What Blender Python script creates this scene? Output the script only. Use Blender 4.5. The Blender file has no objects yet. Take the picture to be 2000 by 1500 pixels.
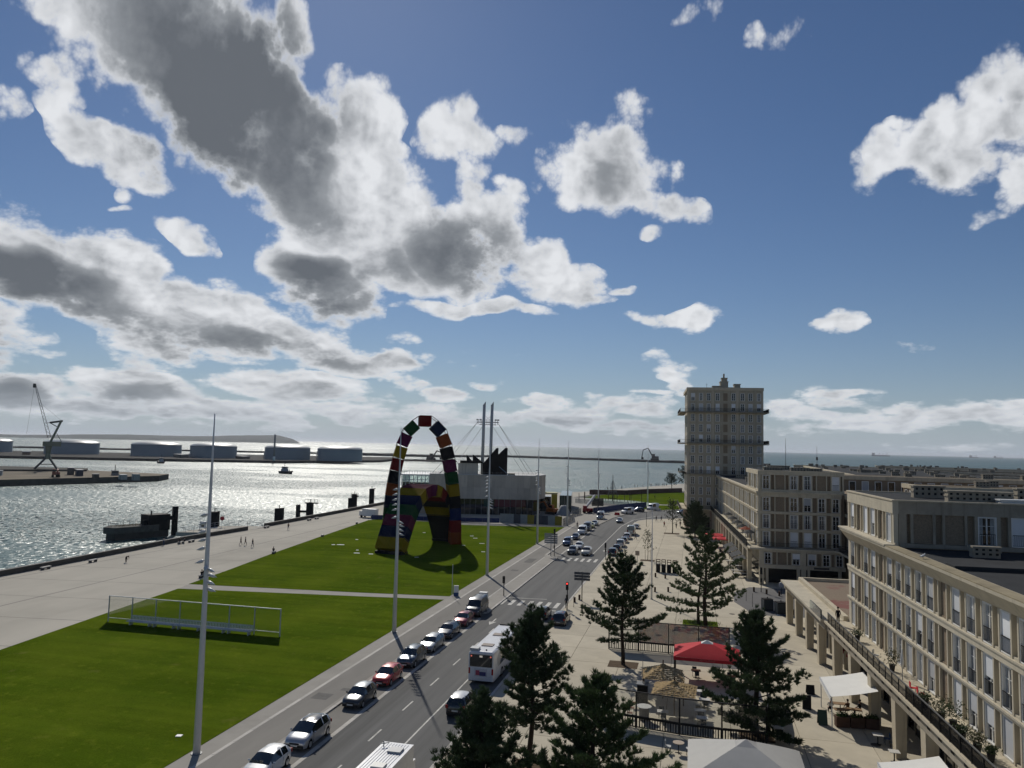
import bpy, bmesh, math, random
from mathutils import Vector, Matrix
R = math.radians
C = bpy.context.scene.collection
SC = bpy.context.scene
rnd = random.Random(7)

# ------------------------------------------------------------------ camera, sky, sun, exposure
CAM_H = 22.4
cam_d = bpy.data.cameras.new('camera')
cam = bpy.data.objects.new('camera', cam_d)
C.objects.link(cam)
cam.location = (0, 0, CAM_H)
cam.rotation_mode = 'QUATERNION'
_head, _pitch, _roll = R(13.36), R(4.57), R(1.33)
_f = Vector((-math.sin(_head) * math.cos(_pitch), math.cos(_head) * math.cos(_pitch), math.sin(_pitch)))
_r = Vector((math.cos(_head), math.sin(_head), 0))
_u = _r.cross(_f)
_r2 = _r * math.cos(_roll) + _u * math.sin(_roll)
_u2 = _u * math.cos(_roll) - _r * math.sin(_roll)
_m = Matrix(((_r2.x, _u2.x, -_f.x), (_r2.y, _u2.y, -_f.y), (_r2.z, _u2.z, -_f.z)))
cam.rotation_quaternion = _m.to_quaternion()
cam_d.sensor_width = 36
cam_d.lens = 36 * 1502 / 2000
cam_d.clip_start = 0.2
cam_d.clip_end = 90000
SC.camera = cam

SUN_AZ, SUN_EL = -28.2, 36.2          # degrees; azimuth from +Y towards +X
sun_d = bpy.data.lights.new('sun', 'SUN')
sun_d.energy = 5.0
sun_d.angle = R(0.53)
sun_d.color = (1.0, 0.95, 0.86)
sun = bpy.data.objects.new('sun', sun_d)
C.objects.link(sun)
_sd = Vector((math.sin(R(SUN_AZ)) * math.cos(R(SUN_EL)), math.cos(R(SUN_AZ)) * math.cos(R(SUN_EL)), math.sin(R(SUN_EL))))
sun.rotation_mode = 'QUATERNION'
sun.rotation_quaternion = _sd.to_track_quat('Z', 'Y')
sun.location = _sd * 200

SC.view_settings.view_transform = 'Standard'
SC.view_settings.look = 'None'
SC.view_settings.exposure = -0.62
SC.view_settings.gamma = 1.0
SC.view_settings.use_curve_mapping = False
SC.cycles.use_denoising = True
SC.cycles.use_adaptive_sampling = True
SC.cycles.adaptive_threshold = 0.015
SC.cycles.max_bounces = 7
SC.cycles.diffuse_bounces = 2
SC.cycles.glossy_bounces = 3
SC.cycles.transmission_bounces = 5
SC.cycles.transparent_max_bounces = 8
SC.cycles.caustics_reflective = False
SC.cycles.caustics_refractive = False
SC.cycles.sample_clamp_indirect = 4.0

# azimuth deg, elevation deg, radius az, radius el, tilt deg, weight
CLOUD_BLOBS = [(-38.77, 26.36, 10.99, 5.03, 0, 1), (-27.53, 19.33, 4.04, 5.86, 20, 0.9), (-26.25, 15.57, 4.8, 4.29, 0, 0.9), (-30.56, 21.71, 4.3, 4.97, 0, 1), (-43.92, 19.45, 3.2, 1.53, -28, 0.7), (-41.55, 29.21, 10.23, 4.42, 0, 1), (-35.19, 22.67, 8.13, 5.42, -20, 1), (-30.39, 18.33, 6.06, 3.77, -40, 1), (-40.84, 18.79, 5.24, 1.9, -28, 0.8), (-45.05, 23.13, 2.57, 2.32, 0, 0.5), (-30.17, 27.88, 2.54, 3.68, 0, 0.8), (-25.41, 21.95, 3.38, 5.08, 15, 0.75), (-23.7, 17.2, 5.65, 5.35, 0, 0.95), (-19.4, 14.55, 7.28, 4.78, -10, 1), (-27.21, 12.23, 5.47, 4.72, 0, 0.95), (-18.13, 22.82, 3.71, 2.74, -10, 0.7), (-17.23, 19.36, 2.33, 3.91, 0, 0.6), (-25.89, 24.25, 2.25, 1.98, 0, 0.5), (-13.68, 17.68, 2.34, 2.17, 0, 0.45), (-15.17, 15.09, 3.88, 4.05, 0, 0.8), (-46.77, 11.06, 5.12, 3.76, -20, 1), (-40.92, 9.87, 6.97, 3.68, -20, 1), (-34.42, 8.42, 7.7, 3.36, -18, 1), (-28.43, 7.02, 6.79, 2.2, -14, 0.9), (-23.26, 5.7, 4.83, 1.2, 0, 0.7), (-38.19, 5.67, 4.73, 1.56, -5, 0.6), (-19.51, 6.11, 1.52, 0.83, 0, 0.45), (-6.73, 20.21, 5.98, 4.39, -10, 0.95), (-4.84, 23.27, 3.08, 2.03, -30, 0.5), (-2.5, 17.63, 4.14, 1.78, -18, 0.75), (-9.47, 21.64, 3.12, 2.09, 0, 0.6), (-10.46, 12.58, 5.01, 2.24, -15, 0.8), (-16.19, 10.2, 7.68, 0.91, 0, 0.75), (-8.51, 11.48, 3.45, 0.9, 0, 0.6), (-5.47, 12.22, 1.52, 0.52, 0, 0.5), (-2.11, 15.35, 1.5, 0.65, 0, 0.5), (17.44, 20.03, 5.81, 3.06, 12, 0.95), (19.78, 22.58, 3.05, 2.61, 0, 0.8), (12.54, 19.17, 3.49, 2.26, 25, 0.75), (15.7, 22.16, 2.11, 1.52, 0, 0.5), (20.47, 17.38, 1.62, 2.12, 0, 0.6), (18.77, 15.79, 2.52, 0.94, 15, 0.4), (14.46, 21.12, 1.85, 1.56, 0, 0.5), (6.44, 28.6, 2.47, 1.65, 0, 0.55), (0.42, 30.47, 3.38, 0.84, 0, 0.5), (5.2, 28.0, 1.43, 0.61, 0, 0.4), (-13.82, 23.15, 1.97, 1.03, -30, 0.45), (-23.78, 23.79, 1.52, 0.83, -20, 0.4), (-37.68, 13.83, 2.9, 0.88, -18, 0.6), (-41.37, 14.9, 1.21, 0.39, 0, 0.5), (-40.68, 16.23, 0.92, 1.3, -20, 0.35), (-47.92, 20.05, 1.6, 1.45, 0, 0.4), (-47.34, 23.41, 1.09, 1.41, 0, 0.35), (-4.12, 9.72, 2.07, 0.9, -8, 0.65), (-0.4, 9.5, 2.56, 1.03, 10, 0.75), (9.68, 9.0, 2.12, 0.91, 3, 0.75), (-21.63, 7.28, 1.88, 0.68, -10, 0.5), (-44.74, 5.27, 1.95, 0.46, 0, 0.55), (7.15, 4.21, 1.01, 0.5, 0, 0.4), (10.11, 4.23, 3.54, 0.53, 3, 0.65), (-3.21, 4.28, 2.3, 0.41, 0, 0.6), (-45.95, 2.49, 4.33, 1.92, 0, 0.9), (-39.32, 3.36, 5.86, 1.54, -5, 0.9), (-29.72, 3.83, 7.03, 1.46, -3, 0.9), (-43.67, 1.63, 7.38, 1.18, 0, 0.75), (-34.43, 2.01, 9.94, 1.07, 0, 0.75), (-24.61, 2.35, 10.97, 1.05, 0, 0.7), (-18.29, 3.49, 2.27, 0.91, 0, 0.6), (-10.46, 3.11, 2.67, 1.14, -5, 0.75), (-15.27, 4.45, 1.91, 0.38, 0, 0.45), (-13.3, 2.09, 11.4, 0.99, 0, 0.6), (-4.24, 3.03, 4.09, 1.2, 0, 0.75), (6.13, 2.95, 2.72, 1.44, 0, 0.6), (16.2, 2.47, 4.91, 1.13, 8, 0.6), (19.27, 2.16, 1.63, 1.15, 0, 0.7), (10.09, 1.92, 9.62, 0.91, 0, 0.5), (2.31, 4.02, 4.25, 0.51, 0, 0.4), (-7.59, 1.65, 11.28, 0.83, 0, 0.5), (17.59, 0.68, 7.29, 0.59, 0, 0.35), (-51.11, 6.74, 7.21, 4.21, -10, 1), (-53.05, 17.28, 4.64, 3.62, 0, 0.9), (25.82, 17.57, 4.73, 3.95, 0, 0.9), (-29.97, 36.79, 11.09, 3.12, 0, 0.9), (5.24, 37.29, 10.89, 2.32, 0, 0.8), (27.59, 2.88, 6.56, 1.73, 0, 0.7), (-54.17, 1.15, 6.54, 1.73, 0, 0.8)]
SHADE_BLOBS = [(-36.33, 24.69, 12.19, 6.68, -14, 1), (-32.02, 22.18, 6.03, 5.59, -20, 1), (-41.55, 29.21, 11.66, 4.72, 0, 1), (-30.43, 19.02, 7.73, 4.28, -35, 1), (-35.36, 19.71, 7.29, 4.12, -25, 1), (-27.4, 16.54, 3.76, 2.42, -40, 0.8), (-17.47, 14.27, 5.78, 2.95, -15, 1.0), (-26.78, 10.8, 4.74, 2.75, -10, 0.95), (-22.4, 12.92, 4.15, 1.84, 0, 0.55), (-25.09, 14.57, 3.35, 2.17, 0, 0.35), (-46.69, 9.8, 5.93, 2.52, -14, 1), (-40.19, 7.91, 8.26, 2.37, -16, 1), (-32.98, 6.74, 7.48, 1.43, -10, 0.9), (-28.4, 6.28, 4.65, 1.1, -8, 0.6), (-46.2, 2.16, 2.42, 1.28, 0, 0.7), (-39.29, 2.84, 4.32, 0.96, 0, 0.6), (-29.7, 3.46, 5.27, 0.88, 0, 0.65), (-38.49, 5.31, 3.77, 1.03, 0, 0.45), (17.41, 19.1, 4.35, 1.85, 12, 0.28), (-6.32, 19.14, 3.46, 2.13, 0, 0.22), (-10.44, 11.83, 2.7, 0.9, 0, 0.3), (-35.07, 1.63, 19.62, 0.57, 0, 0.5), (-9.49, 1.61, 18.8, 0.53, 0, 0.4), (-51.04, 5.84, 7.21, 3.01, 0, 0.9)]


class NT:
    """small helper to wire shader nodes"""
    def __init__(s, tree):
        s.t = tree; s.n = tree.nodes; s.l = tree.links
    def new(s, typ, **kw):
        nd = s.n.new(typ)
        for k, v in kw.items(): setattr(nd, k, v)
        return nd
    def put(s, sock, v):
        if isinstance(v, bpy.types.NodeSocket): s.l.new(v, sock)
        else: sock.default_value = v
    def math(s, op, a, b=None, c=None, clamp=False):
        nd = s.new('ShaderNodeMath', operation=op, use_clamp=clamp)
        s.put(nd.inputs[0], a)
        if b is not None: s.put(nd.inputs[1], b)
        if c is not None: s.put(nd.inputs[2], c)
        return nd.outputs[0]
    def vmath(s, op, a, b=None, scale=None):
        nd = s.new('ShaderNodeVectorMath', operation=op)
        s.put(nd.inputs[0], a)
        if b is not None: s.put(nd.inputs[1], b)
        if scale is not None: s.put(nd.inputs['Scale'], scale)
        return nd.outputs[0]
    def ramp(s, x, lo, hi, smooth=True):
        nd = s.new('ShaderNodeMapRange', interpolation_type='SMOOTHSTEP' if smooth else 'LINEAR')
        s.put(nd.inputs[0], x); nd.inputs[1].default_value = lo; nd.inputs[2].default_value = hi
        return nd.outputs[0]
    def mix(s, fac, a, b, blend='MIX'):
        nd = s.new('ShaderNodeMix', data_type='RGBA', blend_type=blend)
        s.put(nd.inputs[0], fac); s.put(nd.inputs[6], a); s.put(nd.inputs[7], b)
        return nd.outputs[2]
    def noise(s, vec, scale, detail=4, rough=.55, dist=0, dim='3D'):
        nd = s.new('ShaderNodeTexNoise', noise_dimensions=dim)
        s.put(nd.inputs['Vector'], vec)
        nd.inputs['Scale'].default_value = scale; nd.inputs['Detail'].default_value = detail
        nd.inputs['Roughness'].default_value = rough; nd.inputs['Distortion'].default_value = dist
        return nd

def build_world():
    w = bpy.data.worlds.new('World'); SC.world = w; w.use_nodes = True
    t = NT(w.node_tree); t.n.clear()
    out = t.new('ShaderNodeOutputWorld'); bg = t.new('ShaderNodeBackground')
    t.l.new(bg.outputs[0], out.inputs[0])
    sky = t.new('ShaderNodeTexSky', sky_type='NISHITA')
    sky.sun_disc = False
    sky.sun_elevation = R(SUN_EL); sky.sun_rotation = R(SUN_AZ)
    sky.altitude = 20; sky.air_density = 1.0; sky.dust_density = 0.15; sky.ozone_density = 3.0
    skyc = t.vmath('SCALE', sky.outputs[0], scale=SKY_STRENGTH)
    skyc = t.mix(1.0, skyc, (0.88, 1.0, 1.19, 1), 'MULTIPLY')
    tc = t.new('ShaderNodeTexCoord')
    sp = t.new('ShaderNodeSeparateXYZ'); t.l.new(tc.outputs['Generated'], sp.inputs[0])
    az = t.math('MULTIPLY', t.math('ARCTAN2', sp.outputs[0], sp.outputs[1]), 57.29578)
    el = t.math('MULTIPLY', t.math('ARCSINE', sp.outputs[2]), 57.29578)
    cb = t.new('ShaderNodeCombineXYZ'); t.l.new(az, cb.inputs[0]); t.l.new(el, cb.inputs[1])
    P = cb.outputs[0]
    # elevation stretched near the horizon, where clouds are far and lie flat
    ev = t.math('MULTIPLY', t.math('LOGARITHM', t.math('ADD', t.math('MULTIPLY', t.math('MAXIMUM', el, 0.0), 0.12), 1.0), 2.71828), 30.0)
    cn = t.new('ShaderNodeCombineXYZ'); t.l.new(az, cn.inputs[0]); t.l.new(ev, cn.inputs[1])
    N = cn.outputs[0]
    def warp(v, src, scale, amt, det):
        nz = t.noise(src, scale, det, .55, dim='2D')
        off = t.vmath('SCALE', t.vmath('SUBTRACT', nz.outputs['Color'], (0.5, 0.5, 0.5)), scale=amt)
        return t.vmath('ADD', v, off)
    damp = t.ramp(el, -2.0, 22.0)                       # less wobble for small far clouds
    nz = t.noise(N, .16, 2, .5, dim='2D')
    off = t.vmath('SCALE', t.vmath('SUBTRACT', nz.outputs['Color'], (0.5, 0.5, 0.5)), scale=t.math('ADD', t.math('MULTIPLY', damp, 4.2), 0.9))
    PW = t.vmath('ADD', P, off)
    def field(blobs, vec):
        acc = None
        for a, e, ra, re_, rot, wgt in blobs:
            c, sn = math.cos(R(rot)), math.sin(R(rot))
            A = (c / ra, sn / ra, -(c * a + sn * e) / ra); B_ = (-sn / re_, c / re_, -(-sn * a + c * e) / re_)
            d1 = t.new('ShaderNodeVectorMath', operation='DOT_PRODUCT'); t.l.new(vec, d1.inputs[0]); d1.inputs[1].default_value = A
            d2 = t.new('ShaderNodeVectorMath', operation='DOT_PRODUCT'); t.l.new(vec, d2.inputs[0]); d2.inputs[1].default_value = B_
            u, w2 = d1.outputs['Value'], d2.outputs['Value']
            r2 = t.math('MULTIPLY_ADD', w2, w2, t.math('MULTIPLY', u, u))
            v = t.math('MULTIPLY_ADD', r2, -wgt, wgt)
            acc = v if acc is None else t.math('MAXIMUM', acc, v)
        return t.math('MAXIMUM', acc, 0.0)
    flat = t.new('ShaderNodeVectorMath', operation='MULTIPLY_ADD'); t.l.new(PW, flat.inputs[0])
    flat.inputs[1].default_value = (1, 1, 0); flat.inputs[2].default_value = (0, 0, 1); PW = flat.outputs[0]
    F = field(CLOUD_BLOBS, PW)
    K = field(SHADE_BLOBS, PW)
    # cloud outside the frame so the sky goes on, thinned to lower fill light
    side = t.ramp(t.math('ABSOLUTE', t.math('SUBTRACT', az, -13.0)), 42, 70)
    base = t.noise(N, .035, 3, .5, dim='2D')
    F = t.math('MAXIMUM', F, t.math('MULTIPLY', side, t.ramp(base.outputs[0], .60, .84)))
    puff = t.noise(N, .16, 3, .5, dim='2D')
    band = t.math('MULTIPLY', t.ramp(el, 9.5, 4.0), t.ramp(el, .2, 1.2))
    F = t.math('MAXIMUM', F, t.math('MULTIPLY', band, t.math('MULTIPLY', t.ramp(puff.outputs[0], .48, .72), .44)))
    def fbm(vec):
        a = t.noise(vec, .19, 7, .51, .3, dim='2D').outputs[0]
        vo = t.new('ShaderNodeTexVoronoi', feature='F1', voronoi_dimensions='2D'); t.l.new(vec, vo.inputs['Vector'])
        vo.inputs['Scale'].default_value = .42; vo.inputs['Detail'].default_value = 3.0
        vo.inputs['Roughness'].default_value = .55; vo.inputs['Lacunarity'].default_value = 2.3
        b = t.math('SUBTRACT', 1.0, vo.outputs['Distance'])
        return t.math('ADD', t.math('MULTIPLY', a, 1.02), t.math('MULTIPLY', b, .27))
    f0 = fbm(N)
    toward = t.vmath('NORMALIZE', t.vmath('SUBTRACT', (SUN_AZ, 34.0, 0), N))
    def soft_f(vec, sc, det): return t.noise(vec, sc, det, .55, .15, dim='2D').outputs[0]
    NS = t.vmath('ADD', N, t.vmath('SCALE', toward, scale=.8))
    relief = t.math('SUBTRACT', soft_f(N, .30, 5), soft_f(NS, .30, 3))
    D = t.math('ADD', t.math('MULTIPLY', F, 1.05), t.math('SUBTRACT', t.math('MULTIPLY', t.math('SUBTRACT', f0, .635), 1.25), .13))
    D = t.math('SUBTRACT', D, t.math('MULTIPLY', t.ramp(F, .12, 0.0), .45))
    cover = t.math('POWER', t.ramp(D, -0.06, 0.34), 1.1)
    thick = t.ramp(D, .0, .55)
    soft = t.noise(N, .075, 4, .5, dim='2D')
    sv = t.math('SUBTRACT', soft.outputs[0], .5)
    s2 = t.math('SUBTRACT', t.noise(N, .19, 5, .6, dim='2D').outputs[0], .5)
    kk = t.ramp(t.math('ADD', K, t.math('ADD', t.math('MULTIPLY', sv, 1.0), t.math('MULTIPLY', s2, .3))), -.12, .95)
    sh = t.math('MULTIPLY', kk, t.ramp(D, .02, .72))
    sh = t.math('MULTIPLY', sh, t.math('ADD', .90, t.math('ADD', t.math('MULTIPLY', sv, 1.6), t.math('MULTIPLY', s2, .8))))
    lit = t.math('MULTIPLY', relief, t.math('SUBTRACT', 1.0, t.math('MULTIPLY', sh, .75)))
    sh = t.math('ADD', sh, t.math('MULTIPLY', t.math('MULTIPLY', lit, -1.35), thick))
    sh = t.math('ADD', sh, t.math('MULTIPLY', t.math('SUBTRACT', f0, .635), t.math('MULTIPLY', thick, -.30)))
    sh = t.math('ADD', t.math('MULTIPLY', sh, .84), t.math('MULTIPLY', thick, .12), clamp=True)
    col = t.new('ShaderNodeValToRGB')
    t.l.new(sh, col.inputs[0])
    cr = col.color_ramp
    cr.elements[0].position = 0; cr.elements[0].color = (.90, .92, .95, 1)
    cr.elements[1].position = 1; cr.elements[1].color = (.15, .165, .185, 1)
    e = cr.elements.new(.25); e.color = (.66, .68, .71, 1)
    e = cr.elements.new(.55); e.color = (.33, .35, .375, 1)
    lowgrey = t.ramp(el, 5.5, -1.0)
    cc = t.mix(t.math('MULTIPLY', lowgrey, .66), col.outputs[0], (.46, .52, .60, 1))
    cc = t.vmath('SCALE', cc, scale=1.34)
    # pale haze layer over the sea at the horizon
    hz = t.math('POWER', 2.71828, t.math('MULTIPLY', t.math('MAXIMUM', el, 0.0), -.26))
    skyc = t.mix(t.math('MULTIPLY', hz, .88), skyc, (.56, .66, .79, 1))
    full = t.mix(t.math('MULTIPLY', cover, .97), skyc, cc)
    t.l.new(full, bg.inputs[0]); bg.inputs[1].default_value = 1.0
    w.cycles.sampling_method = 'MANUAL'; w.cycles.sample_map_resolution = 512
SKY_STRENGTH = 0.066
build_world()

# ------------------------------------------------------------------ helpers
def place(o, loc=(0, 0, 0), rz=0.0):
    o.location = loc; o.rotation_euler = (0, 0, rz); return o
def tag(o, label=None, cat=None, group=None, kind=None):
    if label: o['label'] = label
    if cat: o['category'] = cat
    if group: o['group'] = group
    if kind: o['kind'] = kind
    return o
def thing(name, label, cat, loc=(0, 0, 0), rz=0.0, group=None):
    o = bpy.data.objects.new(name, None); C.objects.link(o); o.empty_display_size = .3
    place(o, loc, rz); return tag(o, label, cat, group)
def obj(name, me, parent=None, loc=(0, 0, 0), rz=0.0, mat=None, rot=None):
    o = bpy.data.objects.new(name, me); C.objects.link(o)
    place(o, loc, rz)
    if rot is not None: o.rotation_euler = rot
    if parent is not None: o.parent = parent
    if mat is not None and me.materials:
        o.material_slots[0].link = 'OBJECT'; o.material_slots[0].material = mat
    return o
def copy_tree(o, parent=None):
    c = o.copy(); C.objects.link(c); c.parent = parent
    for ch in list(o.children): copy_tree(ch, c)
    return c

class MB:
    """collects faces, builds one mesh"""
    def __init__(s): s.v = []; s.f = []; s.mi = []; s.cur = 0; s.sm = []; s.smooth = False
    def m(s, i): s.cur = i; return s
    def add(s, vs, fs, smooth=None):
        b = len(s.v); s.v += [tuple(p) for p in vs]
        for f in fs:
            s.f.append([b + i for i in f]); s.mi.append(s.cur); s.sm.append(s.smooth if smooth is None else smooth)
        return s
    def box(s, x0, x1, y0, y1, z0, z1):
        if x0 > x1: x0, x1 = x1, x0
        if y0 > y1: y0, y1 = y1, y0
        if z0 > z1: z0, z1 = z1, z0
        return s.add([(x0, y0, z0), (x1, y0, z0), (x1, y1, z0), (x0, y1, z0), (x0, y0, z1), (x1, y0, z1), (x1, y1, z1), (x0, y1, z1)],
              [(0, 3, 2, 1), (4, 5, 6, 7), (0, 1, 5, 4), (1, 2, 6, 5), (2, 3, 7, 6), (3, 0, 4, 7)], False)
    def bar(s, a, b, w, h=None, up=(0, 0, 1)):
        a = Vector(a); b = Vector(b); d = (b - a)
        if d.length < 1e-6: return s
        d.normalize(); up = Vector(up)
        if abs(d.dot(up)) > .99: up = Vector((1, 0, 0))
        x = d.cross(up).normalized() * (w / 2); y = x.cross(d).normalized() * ((h or w) / 2)
        vs = [a - x - y, a + x - y, a + x + y, a - x + y, b - x - y, b + x - y, b + x + y, b - x + y]
        return s.add(vs, [(0, 3, 2, 1), (4, 5, 6, 7), (0, 1, 5, 4), (1, 2, 6, 5), (2, 3, 7, 6), (3, 0, 4, 7)][::1], False)
    def tube(s, pts, rs, n=8, cap=True, smooth=True):
        pts = [Vector(p) for p in pts]
        if not isinstance(rs, (list, tuple)): rs = [rs] * len(pts)
        vs = []; fs = []
        ref = None
        for i, p in enumerate(pts):
            d = (pts[min(i + 1, len(pts) - 1)] - pts[max(i - 1, 0)]).normalized()
            if ref is None or abs(d.dot(ref)) > .95: ref = Vector((0, 0, 1)) if abs(d.z) < .9 else Vector((1, 0, 0))
            x = d.cross(ref).normalized(); y = d.cross(x)
            for k in range(n):
                a = 2 * math.pi * k / n
                vs.append(p + x * (math.cos(a) * rs[i]) + y * (math.sin(a) * rs[i]))
        for i in range(len(pts) - 1):
            for k in range(n):
                k2 = (k + 1) % n
                fs.append((i * n + k, i * n + k2, (i + 1) * n + k2, (i + 1) * n + k))
        s.add(vs, fs, smooth)
        if cap:
            b = len(s.v) - len(vs)
            s.f.append([b + k for k in range(n)][::-1]); s.mi.append(s.cur); s.sm.append(False)
            s.f.append([b + (len(pts) - 1) * n + k for k in range(n)]); s.mi.append(s.cur); s.sm.append(False)
        return s
    def prism(s, poly, z0, z1):
        n = len(poly); vs = [(x, y, z0) for x, y in poly] + [(x, y, z1) for x, y in poly]
        return s.add(vs, [tuple(range(n))[::-1], tuple(range(n, 2 * n))] + [(i, (i + 1) % n, n + (i + 1) % n, n + i) for i in range(n)], False)
    def sheet(s, poly, z): return s.add([(x, y, z) for x, y in poly], [tuple(range(len(poly)))], False)
    def quad(s, a, b, c, d): return s.add([a, b, c, d], [(0, 1, 2, 3)], False)
    def extrude_y(s, prof, y0, y1):
        """profile of (x,z) swept along y"""
        n = len(prof); vs = [(x, y0, z) for x, z in prof] + [(x, y1, z) for x, z in prof]
        return s.add(vs, [tuple(range(n)), tuple(range(n, 2 * n))[::-1]] + [(i, n + i, n + (i + 1) % n, (i + 1) % n) for i in range(n)], False)
    def ball(s, c, rx, ry=None, rz=None, nu=10, nv=6):
        ry = ry or rx; rz = rz or rx; vs = []; fs = []
        for j in range(nv + 1):
            th = math.pi * j / nv
            for i in range(nu):
                ph = 2 * math.pi * i / nu
                vs.append((c[0] + rx * math.sin(th) * math.cos(ph), c[1] + ry * math.sin(th) * math.sin(ph), c[2] + rz * math.cos(th)))
        for j in range(nv):
            for i in range(nu):
                fs.append((j * nu + i, (j + 1) * nu + i, (j + 1) * nu + (i + 1) % nu, j * nu + (i + 1) % nu))
        return s.add(vs, fs, True)
    def mesh(s, name, mats):
        me = bpy.data.meshes.new(name); me.from_pydata(s.v, [], s.f)
        for m_ in (mats if isinstance(mats, (list, tuple)) else [mats]): me.materials.append(m_)
        me.polygons.foreach_set('material_index', s.mi); me.polygons.foreach_set('use_smooth', s.sm)
        me.update(); return me
    def fix(s, me):
        bm = bmesh.new(); bm.from_mesh(me); bmesh.ops.recalc_face_normals(bm, faces=bm.faces); bm.to_mesh(me); bm.free(); return me
    def obj(s, name, mats, parent=None, loc=(0, 0, 0), rz=0.0, fix=True):
        me = s.mesh(name, mats)
        if fix: s.fix(me)
        return obj(name, me, parent, loc, rz)

# ------------------------------------------------------------------ materials
_mats = {}
def mat(name, col, rough=.7, metal=0.0, var=.12, vscale=1.5, bump=0.0, bscale=20.0, spec=None, rand=0.0, coat=0.0, stretch=None, alpha=None, emit=None, dirt=0.0, trans=0.0, streak=0.0):
    if name in _mats: return _mats[name]
    m = bpy.data.materials.new(name); m.use_nodes = True
    t = NT(m.node_tree); b = t.n['Principled BSDF']
    b.inputs['Roughness'].default_value = rough; b.inputs['Metallic'].default_value = metal
    if coat: b.inputs['Coat Weight'].default_value = coat; b.inputs['Coat Roughness'].default_value = .06
    if trans: b.inputs['Transmission Weight'].default_value = trans
    if spec is None: spec = .10 if rough >= .65 else .3
    b.inputs['Specular IOR Level'].default_value = spec
    c4 = (*col, 1)
    tc = t.new('ShaderNodeTexCoord'); v = tc.outputs['Object']
    if stretch:
        mp = t.new('ShaderNodeMapping'); t.l.new(v, mp.inputs[0]); mp.inputs[3].default_value = stretch; v = mp.outputs[0]
    c = None
    if var > 0:
        nz = t.noise(v, vscale, 6, .62)
        f = t.math('ADD', t.math('MULTIPLY', t.math('SUBTRACT', nz.outputs[0], .5), var * 4), 1.0)
        c = t.vmath('SCALE', c4[:3], scale=f)
    if dirt > 0:
        nz2 = t.noise(v, vscale * .23, 7, .7)
        f = t.ramp(nz2.outputs[0], .5, .72)
        c = t.mix(t.math('MULTIPLY', f, dirt), c if c is not None else c4, tuple(x * .35 for x in col) + (1,))
    if streak > 0:
        ms = t.new('ShaderNodeMapping'); t.l.new(tc.outputs['Object'], ms.inputs[0]); ms.inputs[3].default_value = (1.3, 1.3, .10)
        ns = t.noise(ms.outputs[0], 1.6, 5, .65)
        c = t.mix(t.math('MULTIPLY', t.ramp(ns.outputs[0], .50, .70), streak), c if c is not None else c4, tuple(x * .45 for x in col) + (1,))
    if rand > 0:
        oi = t.new('ShaderNodeObjectInfo')
        f = t.math('ADD', t.math('MULTIPLY', t.math('SUBTRACT', oi.outputs['Random'], .5), rand * 2), 1.0)
        c = t.vmath('SCALE', c if c is not None else c4[:3], scale=f)
    if c is not None: t.l.new(c, b.inputs['Base Color'])
    else: b.inputs['Base Color'].default_value = c4
    if bump > 0:
        nb = t.noise(v, bscale, 5, .6)
        bp = t.new('ShaderNodeBump'); bp.inputs['Strength'].default_value = bump; bp.inputs['Distance'].default_value = .03
        t.l.new(nb.outputs[0], bp.inputs['Height']); t.l.new(bp.outputs[0], b.inputs['Normal'])
    if alpha is not None: b.inputs['Alpha'].default_value = alpha
    if emit: b.inputs['Emission Color'].default_value = (*emit[:3], 1); b.inputs['Emission Strength'].default_value = emit[3]
    _mats[name] = m; return m
def glass_sheet(name, tint, amount):
    """thin pane: mostly see-through, with a clear reflection and a little dirt"""
    if name in _mats: return _mats[name]
    m = bpy.data.materials.new(name); m.use_nodes = True
    t = NT(m.node_tree); t.n.clear()
    out = t.new('ShaderNodeOutputMaterial')
    tr = t.new('ShaderNodeBsdfTransparent'); tr.inputs[0].default_value = (*tint, 1)
    gl = t.new('ShaderNodeBsdfGlossy'); gl.inputs['Roughness'].default_value = .05
    df = t.new('ShaderNodeBsdfDiffuse'); df.inputs[0].default_value = (.55, .56, .55, 1)
    fr = t.new('ShaderNodeFresnel'); fr.inputs[0].default_value = 1.45
    m1 = t.new('ShaderNodeMixShader'); t.l.new(fr.outputs[0], m1.inputs[0]); t.l.new(tr.outputs[0], m1.inputs[1]); t.l.new(gl.outputs[0], m1.inputs[2])
    m2 = t.new('ShaderNodeMixShader'); m2.inputs[0].default_value = amount; t.l.new(m1.outputs[0], m2.inputs[1]); t.l.new(df.outputs[0], m2.inputs[2])
    t.l.new(m2.outputs[0], out.inputs[0])
    _mats[name] = m; return m

CONC = mat('pale concrete', (.54, .485, .375), .85, var=.10, vscale=.8, bump=.25, bscale=14, dirt=.22, streak=.30)
CONC2 = mat('warm concrete', (.54, .475, .355), .85, var=.10, vscale=.7, bump=.25, bscale=14, dirt=.3, streak=.38)
CONCD = mat('weathered concrete', (.34, .30, .235), .88, var=.14, vscale=1.2, bump=.35, bscale=10, dirt=.4, streak=.4)
AGG = mat('brown aggregate infill', (.26, .205, .145), .95, var=.30, vscale=9, bump=.8, bscale=16)
TAR = mat('roof felt', (.040, .042, .044), .9, var=.2, vscale=.7, bump=.3, bscale=6, dirt=.3)
WHITE = mat('white paint', (.72, .72, .70), .5, var=.05, vscale=2)
LGREY = mat('light grey metal', (.50, .52, .55), .45, var=.06, vscale=2)
MGREY = mat('mid grey metal', (.20, .21, .22), .5, var=.1)
DARK = mat('black metal', (.012, .012, .013), .6, var=.1, spec=.12)
RUST = mat('rusty brown steel', (.06, .035, .022), .8, var=.3, vscale=3)
GLASSD = mat('dark window glass', (.012, .015, .018), .05, var=0, spec=.6)
BLIND = mat('white blind', (.60, .61, .62), .6, var=.05, rand=.38)
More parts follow.
